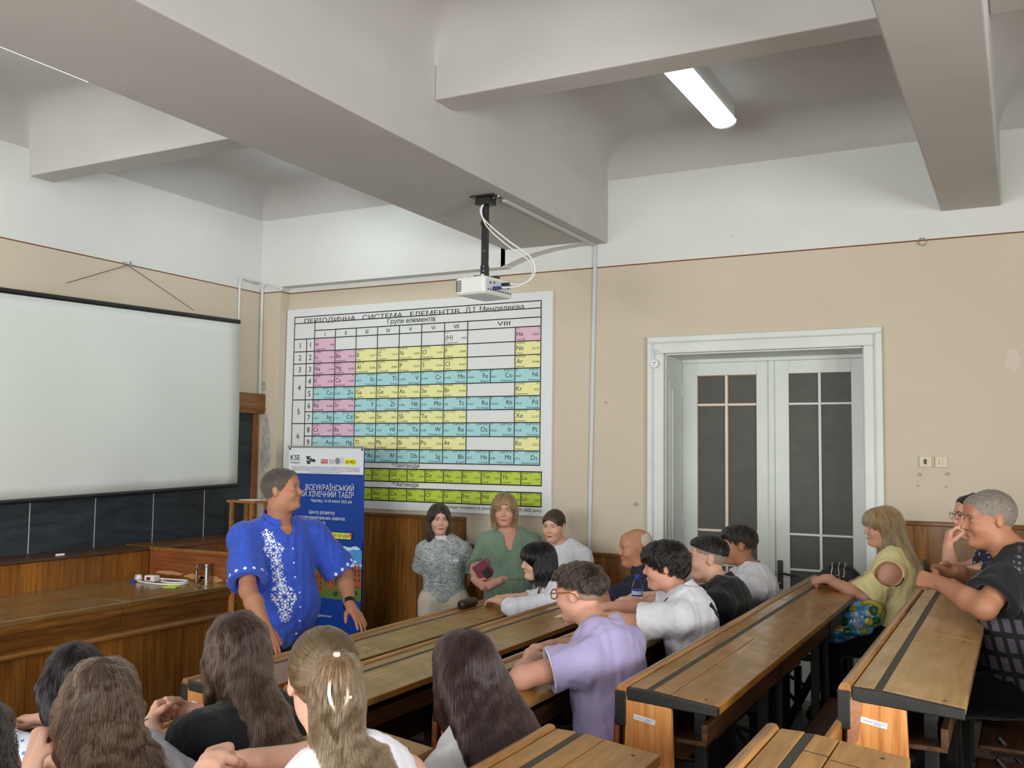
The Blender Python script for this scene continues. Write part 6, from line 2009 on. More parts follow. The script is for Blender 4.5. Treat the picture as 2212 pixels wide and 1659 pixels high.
def scrib(pts, w=.005, mi=0):
    L_ = []
    for i, (l, u) in enumerate(pts): L_ += [s.at(0, .35, l) + s.ax * (u + w * .5), s.at(0, .35, l + w * .3) + s.ax * (u - w * .5)]
    s.project(q, L_, [(2 * i, 2 * i + 1, 2 * i + 3, 2 * i + 2) for i in range(len(pts) - 1)], mi, None, -s.Fx, .002)
scrib([(.02 + .022 * i, .235 + .05 * math.sin(i * 1.2) * .4 + .007 * i) for i in range(7)], .008)
scrib([(.0 + .016 * i, .20 + .022 * math.sin(i * 1.7)) for i in range(8)], .007)
for k in range(4): scrib([(-.06 + .02 * i, .13 - k * .022 + .008 * math.sin(i * 2.1 + k)) for i in range(9)], .004, 1)
q.build('pink_script', [flat('script_pink', srgb(206, 150, 190), .8), flat('script_red', srgb(186, 90, 110), .8)], s.root)
s.hair(H_BROWN, cap(s, .006) + [(s.he((-.105, 0, -.005), (.035, .038, .035)), .02), (s.he((-.075, -.045, -.04), (.03, .028, .03)), .02)], subs=[s.he((.125, 0, -.045), (.080, .075, .112)), s.he((.03, .085, -.09), (.08, .04, .075)), s.he((.03, -.085, -.09), (.08, .04, .075)), s.he((-.012, .088, -.005), (.024, .018, .036)), s.he((-.012, -.088, -.005), (.024, .018, .036))], cuts=[((-.06, 0, -.07), (.2, 0, -1))], h=.0052, noise=.0015, nf=120)
s.strands(ST('hair_brown', (70, 52, 42), (100, 78, 62)), n=1800, steps=10, length=.12, crown=(-.11, 0, -.01), radial=-1, down=0.0, lift=.0016, rad=.0005)

# 5 ---- seated woman with black bob
SEAT = {k: TIER[k] + .445 for k in TIER}
s = Person('seated woman with black bob, white cardigan over navy top, at the front row desk', (-2.76, 5.86, TIER['A']), (-.74, -.67), (-2.70, 5.90, .66), (-2.765, 5.845, 1.080), (-2.845, 5.80, 1.222), (-.74, -.66, -.02), SK_FAIR, sw=.150, girth=.95, depth=.95, bust=.9, ls=.9, hs=.95, neckr=.045, jaw=.9, nose=1.1, h=.0056,
    arms={'L': dict(el=(-2.92, 5.60, .925), wr=(-3.08, 5.70, .945), f=(-.9, .3, -.05)), 'R': dict(el=(-2.95, 6.0, .93), wr=(-3.10, 5.86, .945), f=(-.9, -.3, 0))})
s.build_body().face(B_DK, browt=.8, fem=True)
s.garment('navy_top', C_NAVY, t=.008, sleeve=None, hem=.60, fold=0, neckcut=.016, vneck=.86, h=.007)
s.garment('trousers', C_DARK, t=.014, legs=1.9, torso=False, h=.009)
s.garment('cardigan', C_WHITE, t=.018, sleeve=1.35, hem=.60, fold=.004, sleeve_flare=.012, neckcut=.008, subs=[cone(s.at(.98, .10, .0), s.at(.15, .16, .0), .055, .075)], h=.0062)
s.shoes(C_SHOE)
s.hair(H_BLACK, cap(s, .020) + [(s.he((-.018, y, -.055), (.066, .034, .088)), .03) for y in (.076, -.076)] + [(s.he((-.07, 0, -.045), (.066, .088, .098)), .03)], subs=[s.he((.135, 0, -.052), (.088, .068, .100)), s.hc((.06, 0, -.13), (.02, 0, -.3), .058, .06)], cuts=[((0, 0, -.136), (0, 0, -1))], h=.0052, noise=.002, nf=100)
s.strands(ST('hair_black', (24, 20, 21), (38, 32, 32), rough=.3), n=6000, steps=14, length=.18, crown=(.0, 0, .13), lift=.003, rad=.0004)
def backhair(s, length, w=.085, off=.030, th=.030):
    """hair lying on the back: from the nape over the shoulders and down behind the torso"""
    out = []
    B = -s.Fx
    d0 = .118
    n0 = s.hp(-.075, 0, -.02)
    p1 = s.at(1.0, -d0 + .035) - s.ax * .03
    p2 = s.at(1.0, -d0 - off * .6) - s.ax * .15
    p3 = s.at(1.0, -d0 - off) - s.ax * max(.12, length)
    for a, b, ra, rb in ((n0, p1, w * .95, w), (p1, p2, w, w * 1.04), (p2, p3, w * 1.04, w * .95)):
        for q in (-.55, 0, .55): out.append((cone(a + s.L * q * w * .8, b + s.L * q * w * 1.05, ra * .62, rb * .62, (s.Fx, th / (w * .62))), .04))
    return out
HAIRNECK = 0
def crop_subs(s, ear=1.0, face=.124, lowz=-.04): return [s.he((face, 0, lowz), (.082, .088, .108)), s.he((.035, .092, -.085), (.075, .05, .078)), s.he((.035, -.092, -.085), (.075, .05, .078)), s.he((-.010, .088, -.008), (.026, .022, .038)), s.he((-.010, -.088, -.008), (.026, .022, .038))]

# 6 ---- seated man in lavender
s = Person('seated young man in lavender polo with amber glasses, elbow on the third row desk', (-1.46, 3.55, TIER['C']), (-1, .04), (-1.40, 3.50, .82), (-1.475, 3.60, 1.250), (-1.615, 3.685, 1.372), (-.97, .14, -.10), SK_PINK, sw=.195, girth=1.06, depth=1.05, ls=1.06, hs=.945, neckr=.056, jaw=.96, h=.0050,
    arms={'L': dict(el=(-1.655, 3.245, 1.095), wr=(-1.725, 3.49, 1.105), f=(-.30, .93, .05), pn=(0, 0, -1), pose='grip'), 'R': dict(el=(-1.60, 3.88, 1.105), wr=(-1.745, 3.70, 1.125), f=(-.35, -.9, .05), pn=(.1, 0, -1), pose='relaxed')}, legs=dict(floor=TIER['C']))
s.build_body().face(B_BR, browt=1.0)
s.garment('jeans', C_JEANS, t=.012, legs=1.95, torso=False, h=.009)
s.shoes(C_SHOEW)
s.garment('polo_shirt', C_LAV, t=.017, sleeve=.56, hem=.74, fold=.005, ff=26, sleeve_flare=.020, neckcut=.006, h=.0058)
s.collar(C_LAV, gap=.5, z0=-.014, z1=.030, flare=.014, tilt=.25)
sh, el, wr = s.arm['L']; d = nrm(el - sh); e = sh + (el - sh) * .555
u = nrm(np.cross(d, UP)); w_ = np.cross(d, u)
MB().tube([e + (u * math.cos(a) + w_ * math.sin(a)) * (.053 * 1.06 + .026) for a in [k * math.pi / 12 for k in range(25)]], .0025, 6).build('sleeve_piping', C_WHITE, s.root)
s.hair(M_FADE, cap(s, .0022), subs=crop_subs(s), cuts=[((-.05, 0, -.066), (.35, 0, -1)), ((.066, 0, .04), (1, 0, -.5))], h=.005, noise=0, name='shaved_sides')
s.hair(H_DKBROWN, [(s.he((-.016, 0, .050), (.107, .087, .083)), .02), (s.he((.048, 0, .072), (.060, .072, .045)), .03), (s.he((-.075, 0, .02), (.042, .075, .06)), .03)], subs=[s.he((.150, 0, -.045), (.105, .10, .100))], cuts=[((0, 0, .040), (.35, 0, -1))], h=.005, noise=.005, nf=70, st=(1, 1, 1))
s.strands(ST('hair_mop', (46, 38, 32), (84, 68, 56), spread=.4), n=9000, steps=9, length=.05, crown=(-.055, .01, .11), fwd=.25, lift=.005, rad=.00042, stray=.008, wave=.25, wf=60, down=.8, clump=.5, nclump=260, lowlen=(.0, .09))
glasses(s, flat('amber_frame', srgb(150, 84, 34), .25), rx=.026, rz=.021, z=.004, thick=.0028)

# 7 ---- seated boy in white shirt with strap
s = Person('seated dark-haired young man in white shirt with black strap, by the water bottle', (-1.47, 4.62, TIER['C']), (-1, -.10), (-1.39, 4.60, .82), (-1.475, 4.63, 1.262), (-1.585, 4.665, 1.386), (-.965, -.26, -.07), SK_PINK, sw=.185, girth=1.02, depth=1.0, ls=1.0, hs=.945, neckr=.052, h=.0054,
    arms={'L': dict(el=(-1.665, 4.42, 1.118), wr=(-1.905, 4.46, 1.120), f=(-.95, .3, 0)), 'R': dict(el=(-1.70, 4.82, 1.135), wr=(-1.93, 4.62, 1.140), f=(-.9, -.4, 0))}, legs=dict(floor=TIER['C']))
s.build_body().face(B_DK)
s.garment('jeans', C_JEANS, t=.012, legs=1.95, torso=False, h=.009)
s.shoes(C_SHOEW)
s.garment('shirt', C_WHITE, t=.018, sleeve=.80, hem=.74, fold=.005, ff=28, sleeve_flare=.030, neckcut=.006)
s.collar(C_WHITE, gap=.45, z1=.032, flare=.014, tilt=.2)
s.ribbon('bag_strap', C_BLACK, [s.at(1.0, .06 - .22 * min(1, i / 8), .13 - .0125 * i) - s.ax * (.03 + .0145 * max(0, i - 4)) for i in range(24)], .016)
s.hair(H_BLACK, [(s.he((-.014, 0, .045), (.114, .092, .092)), .02), (s.he((.055, 0, .066), (.062, .076, .050)), .03), (s.he((-.078, 0, -.005), (.042, .070, .06)), .03), (s.he((-.02, .078, .02), (.05, .02, .045)), .02), (s.he((-.02, -.078, .02), (.05, .02, .045)), .02)], subs=[s.he((.152, 0, -.058), (.098, .10, .098)), s.he((.03, .10, -.075), (.08, .055, .075)), s.he((.03, -.10, -.075), (.08, .055, .075)), s.he((-.010, .098, -.012), (.028, .03, .036)), s.he((-.010, -.098, -.012), (.028, .03, .036))], cuts=[((-.06, 0, -.058), (.35, 0, -1))], h=.005, noise=.005, nf=75, st=(1, 1, 1))
s.strands(ST('hair_black_boy', (30, 25, 23), (54, 46, 42)), n=8000, steps=10, length=.065, crown=(-.04, .01, .12), fwd=.2, lift=.005, rad=.00045, stray=.006, wave=.2, wf=60, clump=.6, nclump=220, lowlen=(-.06, .07))

# 8 ---- seated young man in black
s = Person('seated young man in black shirt with high skin fade haircut', (-1.46, 5.20, TIER['C']), (-1, -.1), (-1.37, 5.19, .82), (-1.445, 5.205, 1.250), (-1.535, 5.245, 1.376), (-.96, -.27, .02), SK_FAIR, sw=.19, girth=1.05, depth=1.0, ls=1.04, hs=.945, neckr=.054, h=.0056,
    arms={'L': dict(el=(-1.665, 5.0, 1.11), wr=(-1.90, 5.08, 1.12), f=(-.9, .4, 0)), 'R': dict(el=(-1.66, 5.42, 1.11), wr=(-1.90, 5.28, 1.12), f=(-.9, -.4, 0))}, legs=dict(floor=TIER['C']))
s.build_body().face(B_DK, browt=1.2)
s.garment('trousers', C_DARK, t=.012, legs=1.95, torso=False, h=.009)
s.shoes(C_SHOE)
s.garment('shirt', C_BLACK, t=.016, sleeve=.80, hem=.74, fold=.004, neckcut=.006)
s.collar(C_BLACK, gap=.45, z1=.028, flare=.012, tilt=.2)
s.hair(M_FADE, cap(s, .0022), subs=crop_subs(s), cuts=[((-.05, 0, -.062), (.3, 0, -1)), ((.064, 0, .04), (1, 0, -.45))], h=.0052, noise=0, name='shaved_sides')
s.hair(H_BLACK, [(s.he((-.014, 0, .048), (.105, .081, .086)), .02), (s.he((.055, 0, .085), (.045, .06, .030)), .03)], subs=[s.he((.140, 0, -.02), (.085, .10, .098))], cuts=[((0, 0, .050), (.32, 0, -1))], h=.005, noise=.002, nf=120)
s.strands(ST('hair_black_crop', (24, 20, 20), (44, 38, 36)), n=5000, steps=6, length=.028, crown=(-.05, 0, .11), fwd=.6, lift=.003, rad=.0004, lowlen=(.02, .10), stray=.006)

# 9 ---- seated young man in white tee behind
s = Person('seated dark-haired young man in white t-shirt, farthest of the row before the door', (-1.46, 5.85, TIER['C']), (-1, -.2), (-1.36, 5.84, .82), (-1.455, 5.845, 1.262), (-1.535, 5.885, 1.396), (-.95, -.31, .0), SK_TAN, sw=.19, girth=1.0, depth=.98, ls=1.02, hs=.955, neckr=.052, h=.0056,
    arms={'L': dict(el=(-1.62, 5.63, 1.12), wr=(-1.86, 5.72, 1.12), f=(-.9, .4, 0)), 'R': dict(el=(-1.63, 6.06, 1.12), wr=(-1.86, 5.93, 1.12), f=(-.9, -.4, 0))}, legs=dict(floor=TIER['C']))
s.build_body().face(B_DK, browt=1.2)
s.garment('trousers', C_DARK, t=.012, legs=1.95, torso=False, h=.009)
s.shoes(C_SHOEW)
s.garment('t_shirt', C_WHITE, t=.020, sleeve=.80, hem=.76, fold=.006, ff=24, sleeve_flare=.030, neckcut=.018)
s.ribbon('bag_strap', C_BLACK, [s.at(1.0, .04 - .20 * min(1, i / 7), -.10 - .004 * i) - s.ax * (.02 + .02 * max(0, i - 4)) for i in range(20)], .012)
MB().tube([s.neck + nrm(s.Fx * math.cos(a) + s.L * math.sin(a)) * (.066) + s.ax * (.012 - .03 * math.cos(a)) for a in [k * math.pi / 12 for k in range(25)]], .002, 5).build('neck_cord', flat('brown_cord', srgb(80, 40, 30), .7), s.root)
s.hair(H_DKBROWN, [(s.he((-.014, 0, .045), (.106, .083, .088)), .02), (s.he((.058, 0, .070), (.052, .066, .042)), .03)], subs=[s.he((.145, 0, -.045), (.092, .10, .098)), s.he((.03, .096, -.075), (.08, .05, .08)), s.he((.03, -.096, -.075), (.08, .05, .08)), s.he((-.010, .090, -.005), (.028, .022, .04)), s.he((-.010, -.090, -.005), (.028, .022, .04))], cuts=[((-.06, 0, -.052), (0, 0, -1))], h=.005, noise=.003, nf=90)
s.strands(ST('hair_dk_crop', (36, 30, 26), (60, 50, 44)), n=5000, steps=7, length=.035, crown=(-.05, 0, .11), fwd=.5, lift=.003, rad=.0004, lowlen=(-.05, .08), stray=.006)

# 10 ---- bald man
s = Person('seated bald older man in navy dotted polo, forearms on the second row desk', (-2.04, 5.60, TIER['B']), (-.92, -.38), (-1.96, 5.61, .73), (-2.045, 5.625, 1.232), (-2.112, 5.665, 1.366), (-.80, -.60, -.06), SK_TAN, sw=.195, girth=1.1, depth=1.1, belly=.03, ls=1.06, hs=.95, neckr=.057, jaw=1.05, h=.0056,
    arms={'L': dict(el=(-2.20, 5.34, 1.045), wr=(-2.36, 5.53, 1.035), f=(-.75, .6, .05), pose='grip'), 'R': dict(el=(-2.23, 5.83, 1.05), wr=(-2.39, 5.66, 1.04), f=(-.7, -.65, .1), pose='grip')}, legs=dict(floor=TIER['B']))
s.build_body().face(B_GY, browt=.8, open_=.8)
s.garment('trousers', C_DARK, t=.012, legs=1.95, torso=False, h=.009)
s.shoes(C_SHOE)
s.garment('polo_shirt', C_NAVYDOT, t=.016, sleeve=.80, hem=.70, fold=.004, sleeve_flare=.02, neckcut=.006, vneck=.92)
s.collar(C_NAVYDOT, gap=.5, z1=.026, flare=.014, tilt=.25)
s.hair(flat('white_stubble', srgb(190, 178, 166), .7, .3, 500, var=.12, vscale=80), cap(s, .0028), subs=[s.he((.13, 0, -.04), (.10, .10, .12)), s.he((.03, 0, .115), (.105, .075, .075)), s.he((.035, .092, -.085), (.075, .05, .08)), s.he((.035, -.092, -.085), (.075, .05, .08)), s.he((-.010, .088, -.008), (.028, .022, .040)), s.he((-.010, -.088, -.008), (.028, .022, .040))], cuts=[((-.05, 0, -.060), (.3, 0, -1)), ((-.02, 0, 0), (1, 0, 0))], h=.0052, noise=.0004, nf=160)

# 11 ---- blonde woman in yellow
s = Person('seated blonde woman in pale yellow cold-shoulder top at the fourth row desk', (-.70, 6.14, TIER['D']), (-1, -.06), (-.675, 6.14, .915), (-.690, 6.15, 1.372), (-.748, 6.185, 1.520), (-.92, -.39, -.03), SK_PINK, sw=.165, girth=1.02, depth=1.0, bust=1.1, ls=.95, hs=.93, neckr=.046, jaw=.95, h=.0052,
    arms={'L': dict(sh=(-.690, 5.99, 1.285), el=(-.815, 5.93, 1.115), wr=(-1.030, 5.90, 1.213), f=(-.85, .1, -.25), pn=(-.1, .5, -.8), pose='fist', s=.88), 'R': dict(el=(-.80, 6.34, 1.14), wr=(-.865, 6.10, 1.195), f=(-.45, -.85, -.12), pn=(.1, -.3, -.9), pose='relaxed', s=.88)}, legs=dict(floor=TIER['D']))
s.build_body().face(B_BR, flat('lip_pink', srgb(176, 84, 88), .4), browt=.7, fem=True)
s.garment('trousers', C_BLACK, t=.012, legs=1.95, torso=False, h=.009)
s.shoes(C_SHOE)
shl = s.sh['L']
s.garment('top', C_YEL, t=.015, sleeve=.98, hem=.83, fold=.0045, ff=26, sleeve_flare=.05, neckcut=.012, subs=[ell(shl + V(.0, -.05, -.005), (.080, .085, .072))], h=.0058)
fr_ = MB()
ring_ = [shl + V(.086 * math.cos(a), -.045 + .004 * math.sin(9 * a), .0 + .078 * math.sin(a)) for a in [k * math.pi / 24 for k in range(-2, 27)]]
bt_s = BVHTree.FromPolygons([tuple(p_) for p_ in s.last[0]], [tuple(int(i) for i in q_) for q_ in s.last[1]])
rr_ = [Vector(bt_s.find_nearest(Vector(p_))[0]) + Vector((0, -.003 + .004 * (i % 2), 0)) for i, p_ in enumerate(ring_)]
fr_.tube(rr_, [.005 + .003 * (i % 2) for i in range(len(rr_))], 6).build('ruffle_edge', flat('ruffle_cream', srgb(236, 214, 158), .8), s.root)
dl_ = [Vector(bt_s.find_nearest(Vector(shl + V(.086 * math.cos(a), -.050, -.006 + .072 * math.sin(a))))[0]) for a in [math.pi + k * math.pi / 14 for k in range(15)]]
MB().tube(dl_, .0035, 6).build('black_binding', C_BLACK, s.root)
nb_ = [s.neck + nrm(-s.Fx * math.cos(a) + s.L * math.sin(a)) * .070 + s.ax * (-.002 + .02 * math.cos(a)) for a in [k * math.pi / 14 for k in range(-9, 10)]]
MB().tube([Vector(bt_s.find_nearest(Vector(p_))[0]) for p_ in nb_], .003, 6).build('neck_binding', C_BLACK, s.root)
s.hair(H_PALE, cap(s, .016) + [(s.he((-.03, y, -.09), (.052, .032, .15)), .03) for y in (.068, -.068)] + [(s.he((-.075, 0, -.10), (.055, .085, .17)), .03), (s.he((.085, 0, .055), (.024, .052, .028)), .02)], subs=[s.he((.140, 0, -.055), (.088, .066, .098)), s.hc((.075, 0, -.12), (.05, 0, -.4), .06, .08)], h=.0056, noise=.004, nf=90, world=backhair(s, .30, .085))
s.strands(ST('hair_pale_blond', (164, 134, 96), (214, 190, 150), spread=.25), n=9000, steps=20, length=.36, crown=(.01, 0, .125), lift=.004, rad=.00042, stray=.002, clump=.45, nclump=200, ends=.08)
q = MB()
for k in range(4):
    o_ = .0
hb = s.hands['R']
tips = [p_[2] for p_, k_ in hb if p_[0] == 'c' and p_[3] < .0078 * .9]
for tp in tips: q.lathe([(.005, 0), (.004, .003)], tp + V(-.002, -.002, .004), 8)
q.build('fingernail', flat('nail_white', srgb(236, 222, 226), .2), s.root)

# 12 ---- big grey-haired man on the right
s = Person('seated heavy grey-haired man in black and grey print shirt holding a phone', (.0, 4.72, TIER['E']), (-1, .02), (.035, 4.70, 1.00), (-.035, 4.76, 1.535), (-.137, 4.80, 1.672), (-.91, -.42, -.06), SK_TAN, sw=.205, girth=1.18, depth=1.2, belly=.06, ls=1.18, hs=1.03, neckr=.068, jaw=1.16, nose=1.15, h=.0052,
    arms={'L': dict(sh=(-.045, 4.555, 1.478), el=(-.150, 4.405, 1.318), wr=(-.330, 4.590, 1.385), f=(-.85, .45, .10), pn=(.2, .8, -.4), pose='grip', s=1.05), 'R': dict(el=(-.13, 5.06, 1.325), wr=(-.285, 4.83, 1.415), f=(-.85, -.45, -.05), pn=(.1, -.8, -.3), pose='grip', s=1.05)}, legs=dict(floor=TIER['E'], tuck=-.02))
s.build_body().face(B_GY, browt=1.0, open_=.75)
s.garment('trousers', C_BLACK, t=.014, legs=1.95, torso=False, h=.009)
s.shoes(C_SHOE)
s.garment('shirt', C_PRINT, t=.018, sleeve=.74, hem=.97, fold=.005, ff=24, sleeve_flare=.032, neckcut=.010, h=.0060)
for nm in ('L', 'R'):
    sh, el, wr = s.arm[nm]
    s.garment('sleeve', C_DARK, t=.021, torso=False, sleeve=.76, fold=.004, ff=26, sleeve_flare=.034, arms=(nm,), cuts=[(sh + (el - sh) * .16, sh - el)], label='plain black sleeve of the print shirt')
s.hair(M_FADEG, cap(s, .0034), subs=crop_subs(s), cuts=[((-.05, 0, -.064), (.3, 0, -1)), ((.072, 0, .05), (1, 0, -.6))], h=.005, noise=.0008, nf=160)
s.strands(ST('hair_grey', (128, 124, 118), (176, 172, 166), spread=.5), n=6000, steps=5, length=.012, crown=(-.06, 0, .11), fwd=.5, lift=.0015, rad=.00035, stray=.02)
ph = thing('smartphone', 'black smartphone held upright in the grey-haired man\'s hands', 'phone', (-.39, 4.69, 1.39))
MB().box(-.035, .035, -.0042, .0042, -.06, .072).xf(Matrix.Translation((-.385, 4.700, 1.425)) @ Matrix.Rotation(math.radians(75), 4, 'Z') @ Matrix.Rotation(math.radians(-8), 4, 'X')).build('phone_case', M_BLACKM, ph, bevel=.003)
MB().box(-.031, .031, -.0048, -.0040, -.055, .067).xf(Matrix.Translation((-.385, 4.700, 1.425)) @ Matrix.Rotation(math.radians(75), 4, 'Z') @ Matrix.Rotation(math.radians(-8), 4, 'X')).build('screen_glass', flat('phone_glass', (.01, .01, .012, 1), .1), ph)

# 13 ---- woman behind him
s = Person('seated dark-haired woman in navy white print, mostly hidden behind the grey-haired man', (-.08, 5.52, TIER['E']), (-1, -.1), (-.06, 5.52, 1.00), (-.135, 5.53, 1.500), (-.222, 5.525, 1.640), (-.90, -.43, .02), SK_PINK, sw=.165, girth=1.05, depth=1.05, bust=1.1, ls=.98, hs=.95, neckr=.050, h=.0058,
    arms={'L': dict(el=(-.325, 5.30, 1.315), wr=(-.345, 5.42, 1.470), f=(.05, .3, .9), pn=(.8, .3, -.3), pose='grip', s=.92), 'R': dict(el=(-.30, 5.72, 1.32), wr=(-.38, 5.50, 1.33), f=(-.2, -.95, .05), pose='relaxed', s=.92)}, legs=dict(floor=TIER['E']))
s.build_body().face(B_DK, browt=.8, fem=True)
s.garment('trousers', C_DARK, t=.012, legs=1.95, torso=False, h=.009)
s.shoes(C_SHOE)
s.garment('blouse', C_NAVYWHITE, t=.016, sleeve=.35, hem=.92, fold=.004, neckcut=.014)
s.hair(H_BLACK, cap(s, .008) + [(s.he((-.075, 0, .115), (.042, .045, .035)), .02)], subs=crop_subs(s), cuts=[((-.05, 0, -.064), (.3, 0, -1)), ((.068, 0, .04), (1, 0, -.5))], h=.0052, noise=.002)
glasses(s, flat('thin_metal_frame', srgb(110, 80, 70), .3, metal=.5), thick=.0015)
# 14 ---- girls seen from behind
GA = dict(h=.0056)
def long_hair(s, base, length=.30, w=.095, t=.012, noise=.004, nf=60, subs=(), seed=3, th=.034, off=.030):
    pr = cap(s, t) + [(s.he((-.026, y, -.05), (.060, .032, .11)), .03) for y in (.064, -.064)]
    pr += [(s.he((-.070, 0, -.04), (.056, .086, .12)), .03)]
    sb = [s.he((.140, 0, -.04), (.096, .072, .110)), s.hc((.09, 0, -.13), (.06, 0, -.5), .085, .10)]
    s.hair(base, pr, subs=sb + list(subs), h=.0056, noise=noise, nf=nf, seed=seed, world=backhair(s, length, w, off, th))

# black-haired girl in blue and white
s = Person('girl with long straight black hair in white and blue print, seated front left', (-2.85, 2.33, TIER['A']), (-.94, .34), (-2.76, 2.32, .66), (-2.865, 2.325, .995), (-2.945, 2.345, 1.138), (-.60, .80, -.02), SK_FAIR, sw=.155, girth=.95, depth=.95, ls=.92, hs=.94, neckr=.045, **GA,
    arms={'L': dict(el=(-3.03, 2.13, .915), wr=(-3.20, 2.28, .93), f=(-.8, .5, 0)), 'R': dict(el=(-3.0, 2.56, .915), wr=(-3.2, 2.42, .93), f=(-.8, -.5, 0))}, legs=dict(floor=TIER['A']))
s.build_body()
s.garment('jeans', C_JEANS, t=.012, legs=1.95, torso=False, h=.010)
s.shoes(C_SHOEW)
s.garment('blouse', C_BLUEFLOWER, t=.016, sleeve=.9, hem=.60, fold=.004, sleeve_flare=.02)
long_hair(s, H_BLACK, .34, .098, .010)
s.strands(ST('hair_black_long', (34, 29, 32), (62, 55, 60), rough=.34), n=15000, steps=24, length=.52, crown=(.0, -.015, .125), lift=.005, rad=.00036, stray=.0015, part=-.015, clump=.4, nclump=200, ends=.10)

# curly-haired girl
s = Person('girl with long curly brown hair in pale shirt, hand raised by her shoulder', (-2.06, 1.83, TIER['B']), (-.90, .42), (-1.99, 1.80, .74), (-2.095, 1.795, 1.112), (-2.172, 1.815, 1.264), (-.62, .78, -.03), SK_FAIR, sw=.165, girth=.98, depth=.95, ls=.95, hs=.955, neckr=.047, h=.0050,
    arms={'L': dict(el=(-2.25, 1.60, 1.015), wr=(-2.225, 1.655, 1.125), f=(-.10, .30, .95), pn=(.3, .9, -.2), pose='fist', s=.95), 'R': dict(el=(-2.28, 2.04, 1.03), wr=(-2.46, 1.92, 1.03), f=(-.8, -.5, 0))}, legs=dict(floor=TIER['B']))
s.build_body()
s.garment('jeans', C_JEANS, t=.012, legs=1.95, torso=False, h=.010)
s.shoes(C_SHOEW)
s.garment('shirt', C_GREYB, t=.018, sleeve=.95, hem=.68, fold=.005, ff=28, sleeve_flare=.03)
long_hair(s, hair_base('curly_base', srgb(70, 54, 44)), .34, .088, .008, noise=.008, nf=42, th=.045)
s.strands(ST('hair_curly', (88, 68, 58), (146, 108, 80), rough=.42, spread=.4), n=15000, steps=40, length=.54, crown=(.01, -.0, .125), lift=.006, rad=.00036, stray=.002, wave=.65, wf=95, part=.0, clump=.62, nclump=150, ends=.12)

# dark-haired person at the left edge
s = Person('person with long dark wavy hair, cut off by the left edge of the picture', (-2.06, 1.42, TIER['B']), (-.92, .38), (-1.99, 1.40, .74), (-2.08, 1.41, 1.09), (-2.155, 1.425, 1.240), (-.62, .78, -.03), SK_FAIR, sw=.16, girth=.95, depth=.95, ls=.94, hs=.945, neckr=.047, h=.0065,
    arms={'L': dict(el=(-2.26, 1.24, 1.02), wr=(-2.44, 1.36, 1.03), f=(-.8, .5, 0)), 'R': dict(el=(-2.26, 1.56, 1.02), wr=(-2.44, 1.48, 1.03), f=(-.8, -.5, 0))}, legs=dict(floor=TIER['B']))
s.build_body()
s.garment('jeans', C_JEANS, t=.012, legs=1.95, torso=False, h=.010)
s.shoes(C_SHOEW)
s.garment('top', C_BLACK, t=.016, sleeve=.9, hem=.68, fold=.004)
long_hair(s, H_BLACK, .34, .11, .018, noise=.008, nf=42, th=.05)
s.strands(ST('hair_dark_wavy', (36, 30, 28), (62, 48, 42), rough=.4), n=10000, steps=30, length=.5, crown=(.01, 0, .125), lift=.008, rad=.00036, stray=.002, wave=.5, wf=85, clump=.6, nclump=120, ends=.1)

# girl in black
s = Person('girl with shoulder-length brown hair in black t-shirt, hands clasped on the desk', (-2.06, 2.28, TIER['B']), (-.92, .30), (-1.98, 2.26, .74), (-2.070, 2.270, 1.168), (-2.150, 2.295, 1.318), (-.68, .73, .06), SK_FAIR, sw=.165, girth=.98, depth=.95, ls=.95, hs=.955, neckr=.047, h=.0050,
    arms={'L': dict(sh=(-2.085, 2.105, 1.128), el=(-2.275, 2.085, 1.035), wr=(-2.440, 2.225, 1.060), f=(-.62, .72, .28), pn=(.4, .75, -.3), pose='grip', s=.92), 'R': dict(el=(-2.25, 2.50, 1.03), wr=(-2.435, 2.375, 1.070), f=(-.66, -.66, .25), pn=(.3, -.8, -.2), pose='grip', s=.92)}, legs=dict(floor=TIER['B']))
s.build_body()
s.garment('jeans', C_JEANS, t=.012, legs=1.95, torso=False, h=.010)
s.shoes(C_SHOEW)
s.garment('t_shirt', C_BLACK, t=.019, sleeve=.40, hem=.68, fold=.004, sleeve_flare=.016, neckcut=.02)
t = MB(); sh, el, wr = s.arm['L']; d = nrm(el - wr)
t.tube([wr + d * .006, wr + d * .022], [.027, .028], 16); t.build('wristwatch', M_BLACKM, s.root)
long_hair(s, H_BROWN, .13, .060, .009, noise=.006, nf=50)
s.strands(ST('hair_brown_long', (62, 46, 42), (128, 98, 76), rough=.36, spread=.3), n=15000, steps=24, length=.42, crown=(-.01, .02, .125), lift=.006, rad=.00036, stray=.002, wave=.2, wf=28, clump=.6, nclump=150, ends=.11)

# ponytail girl
s = Person('girl with light brown ponytail in a white claw clip and white sleeveless top', (-1.40, 1.87, TIER['C']), (-.92, .36), (-1.33, 1.85, .82), (-1.425, 1.860, 1.240), (-1.495, 1.885, 1.396), (-.70, .71, .02), SK_FAIR, sw=.165, girth=.98, depth=.95, ls=.95, hs=.955, neckr=.048, h=.0050,
    arms={'L': dict(el=(-1.615, 1.575, 1.125), wr=(-1.700, 1.735, 1.195), f=(-.5, .85, .05), pn=(.2, .2, -1), pose='fist', s=.95), 'R': dict(el=(-1.60, 2.10, 1.12), wr=(-1.78, 1.96, 1.13), f=(-.8, -.5, 0))}, legs=dict(floor=TIER['C']))
s.build_body()
s.garment('jeans', C_JEANS, t=.012, legs=1.95, torso=False, h=.010)
s.shoes(C_SHOEW)
armholes = [ell(s.sh[k] + s.L * q * .035 - s.ax * .01, (.075, .075, .085)) for k, q in (('L', 1), ('R', -1))]
s.garment('sleeveless_top', C_WHITE, t=.012, sleeve=None, hem=.76, fold=.003, neckcut=.02, subs=armholes)
